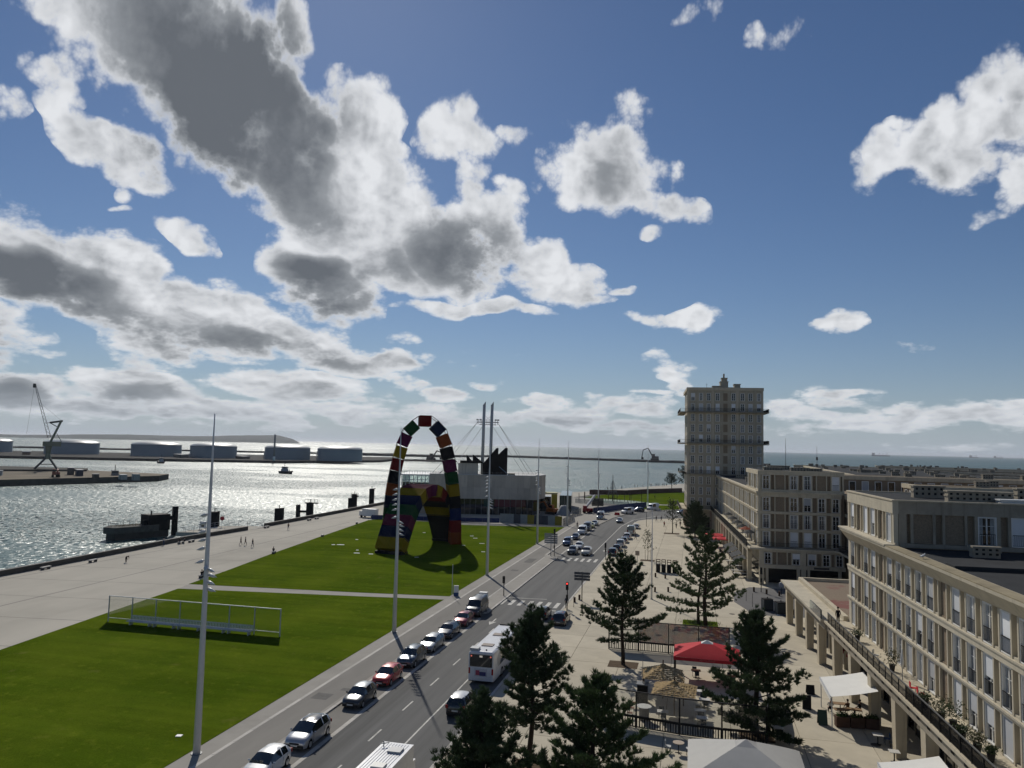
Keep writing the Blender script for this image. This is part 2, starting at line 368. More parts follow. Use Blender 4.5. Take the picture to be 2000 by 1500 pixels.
CURT = mat('pale curtain', (.42, .42, .41), .85, var=.25, vscale=6, rand=.35)
WOODF = mat('white window frame', (.74, .73, .69), .55, var=.06)
RED = mat('red fabric', (.52, .035, .045), .75, var=.08, vscale=2, bump=.2, bscale=4)
WFAB = mat('white canvas', (.74, .73, .69), .8, var=.05, vscale=1, bump=.2, bscale=3)
GFAB = mat('grey canvas', (.035, .037, .04), .8, var=.1)

# ================================================================== TERRAIN, WATER, ROADS
WAVE1, WAVE2 = 4.4, 2.6
def water_mat():
    m = bpy.data.materials.new('sea water'); m.use_nodes = True
    t = NT(m.node_tree); b = t.n['Principled BSDF']
    tc = t.new('ShaderNodeTexCoord'); v = tc.outputs['Object']
    b.inputs['IOR'].default_value = 1.33
    b.inputs['Specular IOR Level'].default_value = .5
    mp = t.new('ShaderNodeMapping'); t.l.new(v, mp.inputs[0]); mp.inputs[2].default_value = (0, 0, R(25)); mp.inputs[3].default_value = (1, .6, 1)
    mp2 = t.new('ShaderNodeMapping'); t.l.new(v, mp2.inputs[0]); mp2.inputs[2].default_value = (0, 0, R(18)); mp2.inputs[3].default_value = (.35, 1, 1)
    calm = t.noise(mp2.outputs[0], .010, 5, .6, dim='2D')
    gust = t.noise(v, .05, 4, .6, dim='2D')
    amp = t.math('ADD', t.math('MULTIPLY', t.ramp(calm.outputs[0], .40, .58), .75), .30)
    amp = t.math('MULTIPLY', amp, t.math('ADD', t.math('MULTIPLY', gust.outputs[0], 1.0), .5))
    n1 = t.noise(mp.outputs[0], .8, 2, .6, dim='2D'); n2 = t.noise(v, 2.6, 1, .6, dim='2D')
    tilt = t.vmath('ADD', t.vmath('SCALE', t.vmath('SUBTRACT', n1.outputs['Color'], (.5, .5, .5)), scale=WAVE1), t.vmath('SCALE', t.vmath('SUBTRACT', n2.outputs['Color'], (.5, .5, .5)), scale=WAVE2))
    tilt = t.vmath('MULTIPLY', t.vmath('SCALE', tilt, scale=amp), (1, 1, 0))
    nrm = t.vmath('NORMALIZE', t.vmath('ADD', tilt, (0, 0, 1)))
    t.l.new(nrm, b.inputs['Normal'])
    b.inputs['Roughness'].default_value = .36
    big = t.noise(v, .004, 4, .5)
    c = t.mix(big.outputs[0], (.030, .082, .082, 1), (.045, .125, .115, 1))
    t.l.new(c, b.inputs['Base Color'])
    return m
ZW = -4.0
SEA = water_mat()
b = MB(); S_ = 42000
xs = [-S_, -6000, -1500, -400, 0, 400, 1500, 6000, S_]; ys = [-3000, 0, 300, 900, 2500, 8000, S_]
vs = [(x, y, ZW) for y in ys for x in xs]; nx = len(xs)
b.add(vs, [(j * nx + i, j * nx + i + 1, (j + 1) * nx + i + 1, (j + 1) * nx + i) for j in range(len(ys) - 1) for i in range(nx - 1)])
tag(b.obj('sea', SEA), kind='structure')

QUAYC = mat('quay wall concrete', (.085, .08, .07), .9, var=.25, vscale=.5, bump=.4, bscale=4, dirt=.6)
ASPH = mat('asphalt', (.135, .134, .13), .85, var=.20, vscale=.55, bump=.3, bscale=30, stretch=(1.9, .07, 1), dirt=.45)
PROM = mat('promenade concrete', (.43, .40, .34), .88, var=.14, vscale=.12, bump=.15, bscale=9, stretch=(1, .45, 1), dirt=.32)
PLAZA = mat('plaza slab concrete', (.525, .47, .365), .88, var=.13, vscale=.45, bump=.15, bscale=12, dirt=.34, rand=.07)
PAVE = mat('pavement concrete', (.335, .315, .28), .9, var=.09, vscale=.5, bump=.2, bscale=10, dirt=.25)
BAY = mat('parking bay concrete', (.225, .212, .19), .9, var=.12, vscale=.5, bump=.2, bscale=10, dirt=.35)
KERBM = mat('pale kerb stone', (.50, .475, .43), .85, var=.10, vscale=2, dirt=.2, rand=.12)
LINE = mat('road paint', (.60, .58, .53), .8, var=.25, vscale=1.6, dirt=.5)
EARTH = mat('tree pit earth', (.10, .07, .045), .95, var=.35, vscale=5, bump=.8, bscale=12)
def lawn_mat():
    m = bpy.data.materials.new('mown lawn'); m.use_nodes = True
    t = NT(m.node_tree); b = t.n['Principled BSDF']
    tc = t.new('ShaderNodeTexCoord'); v = tc.outputs['Object']
    a = t.noise(v, .09, 5, .6); f = t.noise(v, .9, 5, .7); g = t.noise(v, 9, 4, .7)
    mp = t.new('ShaderNodeMapping'); t.l.new(v, mp.inputs[0]); mp.inputs[2].default_value = (0, 0, R(13)); mp.inputs[3].default_value = (.05, .75, 1)
    st = t.noise(mp.outputs[0], .8, 3, .5)
    c = t.mix(t.ramp(a.outputs[0], .35, .68), (.060, .096, .006, 1), (.092, .128, .009, 1))
    c = t.mix(t.ramp(f.outputs[0], .52, .78), c, (.125, .155, .014, 1))
    w_ = t.noise(v, .35, 6, .65); c = t.mix(t.math('MULTIPLY', t.ramp(w_.outputs[0], .60, .74), .55), c, (.145, .14, .035, 1))
    k = t.math('ADD', t.math('MULTIPLY', t.math('SUBTRACT', g.outputs[0], .5), 1.2), t.math('ADD', t.math('MULTIPLY', t.math('SUBTRACT', st.outputs[0], .5), .7), 1.0))
    c = t.vmath('SCALE', c, scale=k)
    t.l.new(c, b.inputs['Base Color']); b.inputs['Roughness'].default_value = 1.0; b.inputs['Specular IOR Level'].default_value = 0.0
    nb = t.noise(v, 14, 3, .7); bp = t.new('ShaderNodeBump'); bp.inputs['Strength'].default_value = .9; bp.inputs['Distance'].default_value = .04
    t.l.new(nb.outputs[0], bp.inputs['Height']); t.l.new(bp.outputs[0], b.inputs['Normal'])
    return m
LAWN = lawn_mat()

LAND = [(-104, -300), (-104.5, 40), (-106, 110), (-108, 150), (-107, 175), (-107.5, 210), (-109, 262), (-112, 300), (-90, 345), (-66, 368.5), (-52, 392), (-41.6, 420), (-27.7, 460),
        (-6.4, 519), (40, 640), (150, 950), (330, 1330), (620, 1560), (1500, 1900), (3000, 2000), (3000, -300)]
b = MB(); b.prism(LAND, -7, 0)
g = b.obj('ground', [ASPH, QUAYC]); tag(g, kind='structure')
for p in g.data.polygons: p.material_index = 0 if abs(p.normal.z) > .5 else 1

def sheet(name, poly, z, m, th=None, parent=None):
    b = MB()
    if th: b.prism(poly, z - th, z)
    else: b.sheet(poly, z)
    o = b.obj(name, m, parent)
    if parent is None: tag(o, kind='structure')
    return o
Z1 = .12
sheet('road', [(-29.7, -60), (-17.45, -60), (-17.45, 150), (-17.0, 236), (-16.5, 243.2), (-14.5, 247.8), (-12.4, 249.8), (-9, 253.4), (0, 259), (14, 266), (60, 280), (60, 330), (20, 318), (0, 300), (-13.3, 283.8), (-21.2, 268.2), (-24.7, 250.1), (-26.4, 226), (-29.7, 222)], .004, ASPH)
sheet('pavement', [(-34.8, -60), (-29.6, -60), (-29.6, 98.5), (-28.6, 100), (-26.7, 101.5), (-26.7, 155.5), (-29.6, 158.5), (-29.6, 221), (-26.6, 226.5), (-24.9, 250.1), (-21.4, 268.4), (-13.6, 284), (0, 300.4), (20, 318.4), (60, 330.5), (60, 340), (-20, 340), (-52, 340), (-52, 222), (-34.8, 217)], Z1, PAVE, .16)
sheet('parking_bay', [(-29.6, -60), (-26.95, -60), (-26.95, 101), (-29.6, 98)], .008, BAY)
sheet('parking_bay', [(-29.6, 159), (-26.95, 156.5), (-26.95, 225), (-29.6, 221)], .008, BAY)
sheet('cycle_path', [(-32.8, -60), (-29.9, -60), (-29.9, 98), (-29.35, 101.5), (-29.35, 155.5), (-29.9, 159), (-29.9, 222), (-32.8, 222)], Z1 + .004, mat('cycle path asphalt', (.235, .222, .20), .9, var=.12, vscale=.4, bump=.2, stretch=(1, .2, 1), dirt=.3))
for (x, y, w_, h_) in ((-31.6, 63.8, 1.5, 1.6), (-30.9, 149, 1.6, 5.5), (-31.1, 136.5, 1.3, 1.6), (-30.4, 66.1, .9, .7)):
    sheet('repair_patch', [(x - w_ / 2, y - h_ / 2), (x + w_ / 2, y - h_ / 2), (x + w_ / 2, y + h_ / 2), (x - w_ / 2, y + h_ / 2)], Z1 + .008, mat('patched asphalt', (.15, .145, .135), .9, var=.2, vscale=2))
PROMP = [(-104.2, -60), (-104.3, 40), (-105.8, 110), (-107.8, 150), (-106.8, 175), (-107.3, 210), (-108.8, 262), (-111.8, 300), (-90, 344.6), (-66, 368), (-52, 391.6), (-41.4, 419.6), (-27.5, 459.6), (-6.2, 518.6), (14, 518), (10, 440), (-12, 421), (-32, 398), (-46, 372), (-50, 350), (-52, 340), (-52, 222), (-34.8, 217), (-34.8, 214), (-88, 214), (-90.6, 207.5),
         (-84.6, 165.2), (-80.5, 138.1), (-77.2, 119.4), (-75.1, 105.3), (-74.2, 101.6), (-71.8, 83), (-69.6, 67.1), (-62, 20), (-50, -60)]
sheet('promenade', PROMP, Z1, PROM, .16)
for x0, y0, x1, y1 in ((-103.5, 60, -101.5, 215), (-86.5, 66, -93, 200)):   # drain channels set into the promenade
    b = MB(); d = Vector((x1 - x0, y1 - y0, 0)); n = Vector((-d.y, d.x, 0)).normalized() * .12
    b.quad((x0 - n.x, y0 - n.y, Z1 + .004), (x1 - n.x, y1 - n.y, Z1 + .004), (x1 + n.x, y1 + n.y, Z1 + .004), (x0 + n.x, y0 + n.y, Z1 + .004))
    tag(b.obj('drain_channel', mat('drain steel', (.16, .15, .14), .7)), kind='structure')
sheet('lawn', [(-34.8, -40), (-50, -40), (-62, 20), (-69.6, 67.1), (-71.8, 83.0), (-74.2, 101.6), (-47.3, 105.4), (-34.8, 107.3)], Z1 + .03, LAWN, .10)
sheet('lawn', [(-34.8, 109.9), (-48.3, 108.0), (-75.1, 105.3), (-77.2, 119.4), (-80.5, 138.1), (-84.6, 165.2), (-90.6, 207.5), (-88, 214), (-61, 207), (-34.8, 213.5)], Z1 + .03, LAWN, .10)
sheet('path', [(-34.8, 107.3), (-47.3, 105.4), (-74.2, 101.6), (-75.1, 105.3), (-48.3, 108.0), (-34.8, 109.9)], Z1 + .006, PAVE, .08)
sheet('lawn', [(-48, 345), (-24, 331), (-12, 318), (30, 330), (60, 400), (8, 415), (-10, 410), (-28, 388), (-40, 372)], Z1 + .03, LAWN, .10)
sheet('lawn', [(-22, 296), (-13.5, 286), (0, 303), (14, 317), (-6, 316), (-14, 312)], Z1 + .03, LAWN, .10)
sheet('playground_surface', [(-46, 338), (-26, 334), (-14, 321), (-14, 311), (-20, 303), (-28, 306), (-40, 322)], Z1 + .04, mat('pale green rubber surface', (.27, .33, .28), .9, var=.1, vscale=.2), .1)

jt = mat('promenade joint', (.20, .19, .17), .95)
for k in range(15):
    y0 = 40 + 12 * k
    b = MB(); xa, xb = -103.8 - max(0, (y0 - 40)) * .022, -64.5 - (y0 - 40) * .105 if y0 < 105 else -75.4 - (y0 - 105) * .152
    b.quad((xa, y0, Z1 + .003), (xb, y0 + 5, Z1 + .003), (xb, y0 + 5.14, Z1 + .003), (xa, y0 + .14, Z1 + .003)); tag(b.obj('joint', jt), kind='structure')
# kerb stones, laid one by one
def run(name, pts, step, w, z0, z1, m, gap=.012):
    root = thing(name, None, None); root['kind'] = 'structure'
    b = MB(); b.box(-w / 2, w / 2, -step / 2 + gap, step / 2 - gap, z0, z1); me = b.mesh(name + ' stone', m)
    for (xa, ya), (xb, yb) in zip(pts[:-1], pts[1:]):
        L = math.hypot(xb - xa, yb - ya); n = max(1, round(L / step)); a = math.atan2(-(xb - xa), yb - ya)
        for i in range(n):
            f = (i + .5) / n
            obj('kerb_stone', me, root, (xa + (xb - xa) * f, ya + (yb - ya) * f, 0), a)
    return root
run('kerb', [(-33.0, 20), (-33.0, 218)], 2.5, .30, Z1 - .02, Z1 + .012, KERBM)
run('kerb', [(-29.45, 20), (-29.45, 98.2), (-28.5, 99.9), (-26.75, 101.3), (-26.75, 155.4), (-29.45, 158.4), (-29.45, 221)], 2.0, .28, -.02, Z1 + .014, KERBM)
run('channel', [(-26.8, 20), (-26.8, 98)], 2.0, .36, 0, .014, KERBM)
run('channel', [(-26.8, 159), (-26.8, 224)], 2.0, .36, 0, .014, KERBM)
run('kerb_line', [(-29.2, 103), (-29.2, 155)], 2.5, .22, Z1 - .02, Z1 + .010, KERBM)
run('kerb', [(-17.5, 20), (-17.5, 150), (-17.05, 236), (-16.55, 243.2), (-14.6, 247.8), (-12.5, 249.9), (-9, 253.5)], 2.5, .26, -.02, Z1 + .012, KERBM)

# plaza of large cast slabs
plaza = thing('plaza', None, None); plaza['kind'] = 'structure'
sheet('plaza_bed', [(-17.4, -60), (24, -60), (24, 60), (20, 130), (10, 250), (8, 268), (0, 262), (-9, 253.6), (-12.4, 250), (-14.5, 248), (-16.5, 243.4), (-17, 236), (-17.4, 150)], .06, mat('joint filler', (.14, .13, .11), .95), .07)
slab = {}
def slab_mesh(w, h):
    k = (round(w, 2), round(h, 2))
    if k not in slab:
        b = MB(); e = .022
        b.prism([(e, e), (w - e, e), (w - e, h - e), (e, h - e)], .0, Z1); slab[k] = b.mesh('slab', PLAZA)
    return slab[k]
PLX = [-17.35, -12.6, -7.4, -2.2, 3.0, 8.2, 13.4, 18.6]
y = 28.0; row = 0
while y < 236:
    hgt = 5.4 if y < 150 else 8.6
    for i in range(len(PLX) - 1):
        if y > 150 and i % 2 and False: continue
        wd = PLX[i + 1] - PLX[i]
        obj('paving_slab', slab_mesh(wd, hgt), plaza, (PLX[i], y, .002 * ((i + row) % 2)))
    y += hgt; row += 1
sheet('plaza_edge', [(-17.35, 28), (-17.35, -60), (24, -60), (24, 28)], Z1, PLAZA, .1)
sheet('plaza_edge', [(-17.0, y + .03), (-16.5, 243.3), (-14.5, 247.9), (-12.4, 249.9), (-9, 253.5), (0, 261.6), (8, 267.6), (12, 240), (12, y + .03)], Z1, PLAZA, .1)

# painted markings
def mark(name, polys, z=.010):
    b = MB()
    for p in polys: b.sheet(p, z)
    return tag(b.obj(name, LINE), kind='structure')
for yy in range(10, 105, 7):
    y0 = yy + .1
    if 8 < y0 < 98: mark('lane_dash', [[(-23.78, y0 - 3.3), (-23.64, y0 - 3.3), (-23.64, y0 - .8), (-23.78, y0 - .8)]])
mark('centre_line', [[(-20.97, 10), (-20.83, 10), (-20.83, 90), (-20.97, 90)]])
mark('centre_line', [[(-20.65, 160), (-20.5, 160), (-20.1, 225), (-18.2, 246), (-12, 263), (0, 275), (-.2, 275.2), (-12.2, 263.3), (-18.4, 246.1), (-20.25, 225)]])
for xx in (-27.0 + .2, -25.5, -24.2, -22.9, -21.6, -20.3, -19.0):
    mark('crosswalk_stripe', [[(xx, 107.6), (xx + .55, 107.6), (xx + .55, 111.2), (xx, 111.2)]])
mark('stop_line', [[(-20.6, 105.6), (-17.7, 105.6), (-17.7, 106), (-20.6, 106)]])
mark('stop_line', [[(-26.6, 112.6), (-20.9, 113.2), (-20.9, 113.4), (-26.6, 112.8)]])
for xx in (-25.6, -24.3, -23.0, -21.7, -20.4, -19.1):
    mark('crosswalk_stripe', [[(xx, 152.4), (xx + .55, 152.4), (xx + .55, 156.6), (xx, 156.6)]])
def arrow(x, y, d=1, turn=0):
    p = [(x - .09, y - 1.6 * d), (x + .09, y - 1.6 * d), (x + .09, y + .2 * d), (x + .5, y + .2 * d), (x, y + 1.9 * d), (x - .5, y + .2 * d), (x - .09, y + .2 * d)]
    mark('lane_arrow', [p])
arrow(-24.8, 97, -1); arrow(-21.9, 95.3, 1); arrow(-22.4, 174, -1); arrow(-18.8, 170, 1)

# parapet along the quay
PARA = mat('dark parapet concrete', (.085, .08, .072), .9, var=.2, vscale=.8, bump=.3)
pr = thing('quay_parapet', 'low dark concrete parapet along the edge of the quay', 'wall')
edge = [(-104.2, 20), (-104.5, 40), (-106, 110), (-108, 150), (-107.1, 172), (-107.1, 180), (-107.5, 210), (-109, 262), (-112, 299)]
for (xa, ya), (xb, yb) in zip(edge[:-1], edge[1:]):
    if ya == 172: continue
    L = math.hypot(xb - xa, yb - ya); a = math.atan2(-(xb - xa), yb - ya); n = max(1, round(L / 14))
    for i in range(n):
        b = MB(); h = L / n / 2; b.box(-.25, .25, -h + .01, h - .01, .10, .95); w = b.obj('wall_block', PARA, pr, (xa + (xb - xa) * (i + .5) / n, ya + (yb - ya) * (i + .5) / n, 0), a)
        c = MB(); c.box(-.31, .31, -h + .012, h - .012, .953, 1.03); c.obj('coping', mat('parapet coping', (.27, .255, .23), .85, var=.15), w)

# ------------------------------------------------------------------ far harbour
ROCK = mat('dark rock', (.045, .043, .04), .95, var=.35, vscale=.2, bump=.8, bscale=1)
SAND = mat('old pier gravel', (.20, .17, .125), .95, var=.25, vscale=.06, dirt=.5)
b = MB(); b.prism([(-352, 240), (-338.6, 319.6), (-313.4, 405.2), (-324, 428), (-400, 440), (-560, 395), (-700, 300), (-600, 200)], -8, -.7)
o = b.obj('old_pier', [SAND, QUAYC]); tag(o, kind='structure')
for p in o.data.polygons: p.material_index = 0 if p.normal.z > .5 else 1
b = MB(); b.prism([(-383, 425), (-400, 445), (-700, 385), (-700, 330), (-420, 388)], -8, .4)
tag(b.obj('old_pier', mat('dark pier concrete', (.06, .057, .05), .9, var=.3, vscale=.1)), kind='structure')
b = MB(); b.prism([(-1500, 430), (-1000, 590), (-725.7, 682.3), (-576.6, 735.1), (-454, 803.5), (-405, 960), (-425, 1058), (-470, 1190), (-620, 1100), (-760, 980), (-1000, 880), (-1500, 700)], -8, -1.2)
o = b.obj('far_jetty', [ROCK, ROCK]); tag(o, kind='structure')
def rock_bank(name, pts, w, z, seed):
    r = random.Random(seed); b = MB(); vs = []; L = 0; rows = []
    for (xa, ya), (xb, yb) in zip(pts[:-1], pts[1:]):
        n = max(2, int(math.hypot(xb - xa, yb - ya) / 9)); nv = Vector((yb - ya, -(xb - xa))).normalized()
        for i in range(n):
            f = i / n; x = xa + (xb - xa) * f; y = ya + (yb - ya) * f
            rows.append([(x + nv.x * k * w + r.uniform(-1, 1), y + nv.y * k * w + r.uniform(-1, 1), zz + r.uniform(-.45, .45)) for k, zz in ((1, -6), (.55, z - 1.2), (.25, z), (-.25, z), (-.55, z - 1.2), (-1, -6))])
    for rr in rows: vs += rr
    b.add(vs, [(i * 6 + k, (i + 1) * 6 + k, (i + 1) * 6 + k + 1, i * 6 + k + 1) for i in range(len(rows) - 1) for k in range(5)])
    return b
tag(rock_bank('b', [(-640, 1400), (-493, 1439), (-410, 1667), (-20, 1507), (140, 1440)], 9, .6, 3).obj('breakwater', ROCK), kind='structure')
tag(rock_bank('b', [(-440, 1040), (-400, 1075), (-330, 1090)], 10, -1.2, 4).obj('breakwater', ROCK), kind='structure')
tag(rock_bank('b', [(-1700, 960), (-1200, 1230), (-780, 1420), (-620, 1560)], 9, -.6, 5).obj('breakwater', ROCK), kind='structure')
# coast on the far side of the estuary
b = MB(); r = random.Random(11); rows = []
for i in range(91):
    a = R(-74 + i * .5045); e = 1.0
    k = (math.degrees(a) + 28.6) / -1.4
    top = (30 + 24 * math.sin(i * .07 + 1.2) + 7 * math.sin(i * .31) + 3 * r.random()) * max(0, min(1, k)) + 8
    for dist, zz in ((6900, -4), (7050, top * .35), (7500, top * .85 + 2), (8600, top + 6)):
        rows.append((math.sin(a) * dist, math.cos(a) * dist, zz if k > 0 else -6))
b.add(rows, [(i * 4 + k, (i + 1) * 4 + k, (i + 1) * 4 + k + 1, i * 4 + k + 1) for i in range(90) for k in range(3)], True)
tag(b.obj('hills', mat('distant wooded hills', (.04, .05, .045), .95, var=.3, vscale=.004)), kind='structure')

# oil tanks
TANK = mat('pale blue tank steel', (.20, .26, .30), .55, var=.06, vscale=.05, dirt=.15)
TANKR = mat('tank roof steel', (.26, .29, .31), .42, var=.08, vscale=.05)
def ground_at(px_az, dist): return (math.sin(px_az) * dist, math.cos(px_az) * dist)
TANKS = [(-18, 1000, 'cut by the edge of the view'), (148, 985, 'behind the harbour crane'), (312, 975, 'between the crane and the tall mast'), (423, 955, 'behind the nearest light mast'), (567, 955, 'beside the thin harbour stack'), (669, 950, 'at the tip of the jetty')]
for px, dist, where in TANKS:
    az = math.atan((px - 1000) / 1502) - R(13.36)
    x, y = ground_at(az, dist / math.cos(az + R(13.36))); rad = {148: 31, 312: 29.5}.get(px, 28.0) * dist / 985; hh = 14.3
    t_ = thing('oil_tank', 'large pale blue oil tank with low domed roof, %s' % where, 'tank', (x, y, -1.2), az, 'oil tanks on the far jetty')
    c = MB(); n = 48; ring = [(rad * math.cos(2 * math.pi * i / n), rad * math.sin(2 * math.pi * i / n)) for i in range(n)]
    c.add([(p[0], p[1], 0) for p in ring] + [(p[0], p[1], hh) for p in ring], [(i, (i + 1) % n, n + (i + 1) % n, n + i) for i in range(n)], True)
    c.obj('shell', TANK, t_)
    c = MB(); vs = []
    for k in range(5):
        f = k / 4; rr = rad * 1.01 * math.cos(f * math.pi / 2); zz = hh + 4.2 * math.sin(f * math.pi / 2)
        vs += [(p[0] / rad * rr, p[1] / rad * rr, zz) for p in ring]
    c.add(vs, [(k * n + i, k * n + (i + 1) % n, (k + 1) * n + (i + 1) % n, (k + 1) * n + i) for k in range(4) for i in range(n)], True)
    c.obj('roof', TANKR, t_)
    c = MB()
    c.add([(p[0] * 1.012, p[1] * 1.012, hh - .9) for p in ring] + [(p[0] * 1.012, p[1] * 1.012, hh - .1) for p in ring], [(i, (i + 1) % n, n + (i + 1) % n, n + i) for i in range(n)])
    c.obj('rim', mat('tank rim steel', (.13, .17, .20), .5), t_)
    c = MB(); a0 = R(-150)
    for i in range(10):
        a1, a2 = a0 + i * .06, a0 + (i + 1) * .06
        c.bar((rad * 1.03 * math.cos(a1), rad * 1.03 * math.sin(a1), hh * (1 - i / 10)), (rad * 1.03 * math.cos(a2), rad * 1.03 * math.sin(a2), hh * (1 - (i + 1) / 10)), .9, .5)
    c.obj('stair', mat('tank stair steel', (.10, .13, .15), .6), t_)
def far_pos(px, dist):
    az = math.atan((px - 1000) / 1502) - R(13.36); d = dist / math.cos(az + R(13.36)); return math.sin(az) * d, math.cos(az) * d, az
x, y, az = far_pos(541, 880)
t_ = thing('harbour_stack', 'thin dark stack with white foot standing on the far jetty', 'mast', (x, y, -1.3))
c = MB(); c.tube([(0, 0, 5), (0, 0, 30)], [1.1, .9], 10); c.obj('shaft', MGREY, t_)
c = MB(); c.tube([(0, 0, 0), (0, 0, 5)], [1.5, 1.3], 10); c.obj('foot', WHITE, t_)
# low sheds and a dredger on the jetty
for px, dist, w_, h_, col, lab in ((380 - 20, 925, 30, 3.2, (.10, .11, .10), 'low dark shed on the far jetty between two tanks'), (60, 900, 26, 3, (.16, .10, .07), 'long rusty shed at the foot of the far jetty'), (480, 935, 22, 2.6, (.06, .06, .055), 'dark low shed beside the thin stack on the jetty')):
    x, y, az = far_pos(px, dist)
    t_ = thing('harbour_shed', lab, 'shed', (x, y, -1.2), az)
    c = MB(); c.box(-w_ / 2, w_ / 2, -4, 4, 0, h_); c.obj('wall', mat('shed ' + lab[:12], col, .8), t_)
    c = MB(); c.extrude_y([(-w_ / 2 - .5, h_), (w_ / 2 + .5, h_), (w_ / 2, h_ + .9), (-w_ / 2, h_ + .9)], -4.5, 4.5); c.obj('roof', MGREY, t_)

# dockside crane
CRG = mat('faded green crane steel', (.16, .19, .14), .6, var=.12, vscale=.4)
CRD = mat('dark crane steel', (.035, .045, .05), .6, var=.15, vscale=.4)
cr_ = thing('harbour_crane', 'tall dockside crane with raised lattice jib on the old pier', 'crane', (-406, 417, .4), R(44))
c = MB()
for sx in (-7, 5.6):
    for sy in (-3, 3): c.bar((sx, sy, 0), (sx * .12, sy * .3, 7.4), 1.0, 1.0)
c.bar((-3.8, 0, 3), (3.2, 0, 3), .6)
c.obj('portal', CRD, cr_)
c = MB(); c.tube([(0, 0, 6.6), (0, 0, 10), (0, 0, 14.6)], [2.0, 1.3, 1.9], 12, smooth=False); c.obj('column', CRG, cr_)
h_ = MB().box(-3.4, 6.9, -2.6, 2.6, 14.6, 17.6).obj('machine_house', CRG, cr_)
MB().box(-3.46, -3.38, -1.8, 1.8, 15.5, 17).obj('cab_window', GLASSD, h_)
c = MB()
c.bar((1.0, -1.3, 17.6), (6.0, -1, 31), 1.1, 1.3); c.bar((1.0, 1.3, 17.6), (6.0, 1, 31), 1.1, 1.3); c.bar((7, 0, 17.6), (4, 0, 23), .35)
c.obj('a_frame', CRG, cr_)
c = MB(); c.bar((-.3, 0, 29.8), (7.0, 0, 31.2), 1.4, 1.2); c.bar((-.3, 0, 29.8), (3.8, 0, 27.4), .5); c.obj('counter_head', CRD, cr_)
c = MB(); A = Vector((0, 0, 20.4)); Bp = Vector((-9.8, 0, 54))
n = 16
for k in range(4):
    oy, ox = ((-1, -1), (1, -1), (1, 1), (-1, 1))[k]
    def P(i, k=k, oy=oy, ox=ox):
        f = i / n; w_ = .9 * (1 - .65 * f); return A.lerp(Bp, f) + Vector((ox * w_, oy * w_, ox * w_ * .3))
    for i in range(n):
        c.bar(P(i), P(i + 1), .26)
for i in range(n):
    f = i / n; w_ = .9 * (1 - .65 * f); p = A.lerp(Bp, f); q = A.lerp(Bp, (i + 1) / n); s = 1 if i % 2 else -1
    c.bar(p + Vector((-w_, s * w_, 0)), q + Vector((-w_, -s * w_, 0)), .16); c.bar(p + Vector((s * w_, -w_, 0)), q + Vector((-s * w_, -w_, 0)), .16)
c.obj('jib', CRD, cr_)
MB().box(-11, -9.3, -.8, .8, 52, 54.6).obj('jib_head', CRD, cr_)
c = MB(); c.bar((-10.2, 0, 53), (-12.6, 0, 22), .10); c.bar((6.5, 0, 31), (-6, 0, 42), .09); c.bar((-.3, 0, 29.8), (-2.6, 0, 29.4), .3); c.obj('cable', DARK, cr_)

# clutter on the old pier
def px_ground(px, dist, z=-.7): x, y, az = far_pos(px, dist); return (x, y, z), -az * 0 + az
loc, az = px_ground(233, 462)
t_ = thing('work_boat', 'dark work boat with wheelhouse moored behind the old pier', 'boat', (loc[0], loc[1], ZW), az - R(4))
c = MB(); c.prism([(-9, -2.6), (5, -2.8), (8, 0), (5, 2.8), (-9, 2.6)], -.5, 3.2); c.obj('hull', mat('old hull paint', (.05, .05, .06), .7, var=.3), t_)
c = MB(); c.box(1.5, 5.5, -1.8, 1.8, 3.2, 6.2); w_ = c.obj('wheelhouse', mat('boat grey paint', (.20, .21, .22), .7), t_)
MB().box(1.45, 5.55, -1.85, 1.85, 5.0, 5.7).obj('window', GLASSD, w_)
c = MB(); c.bar((3.2, 0, 6.2), (3.2, 0, 9.6), .3); c.bar((2, 0, 6.2), (2, 0, 8.8), .2); c.bar((-8.5, 0, 3), (-1, 0, 4.4), .7); c.obj('mast', DARK, t_)
def excavator(loc, rz, label, col, s=1.0, reach=1.0):
    t_ = thing('excavator', label, 'excavator', loc, rz)
    P_ = mat('digger paint %.2f' % col[0], col, .5, var=.15)
    c = MB()
    for sy in (-1.0, 1.0): c.box(-1.9 * s, 1.9 * s, (sy - .3) * s, (sy + .3) * s, 0, .8 * s)
    c.obj('track', DARK, t_)
    c = MB(); c.box(-1.8 * s, 1.4 * s, -1.2 * s, 1.2 * s, .85 * s, 1.9 * s); c.obj('body', P_, t_)
    c = MB(); c.box(.0, 1.4 * s, -1.2 * s, -.2 * s, 1.9 * s, 3.0 * s); cb_ = c.obj('cab', P_, t_)
    MB().box(.1 * s, 1.45 * s, -1.22 * s, -.18 * s, 2.1 * s, 2.8 * s).obj('window', GLASSD, cb_)
    c = MB(); c.bar((1.0 * s, .3 * s, 1.6 * s), (3.2 * s, .3 * s, 4.4 * s * reach), .45 * s); c.bar((3.2 * s, .3 * s, 4.4 * s * reach), (5.6 * s, .3 * s, 3.7 * s * reach), .4 * s); c.bar((5.6 * s, .3 * s, 3.7 * s * reach), (6.2 * s, .3 * s, 1.2 * s), .32 * s); c.obj('boom', P_, t_)
    c = MB(); c.box(5.4 * s, 6.4 * s, -.3 * s, .9 * s, .3 * s, 1.3 * s); c.obj('bucket', DARK, t_)
    return t_
loc, az = px_ground(120, 425); excavator(loc, az, 'rust red excavator with arched boom working on the old pier', (.20, .05, .03), 1.5, .7)
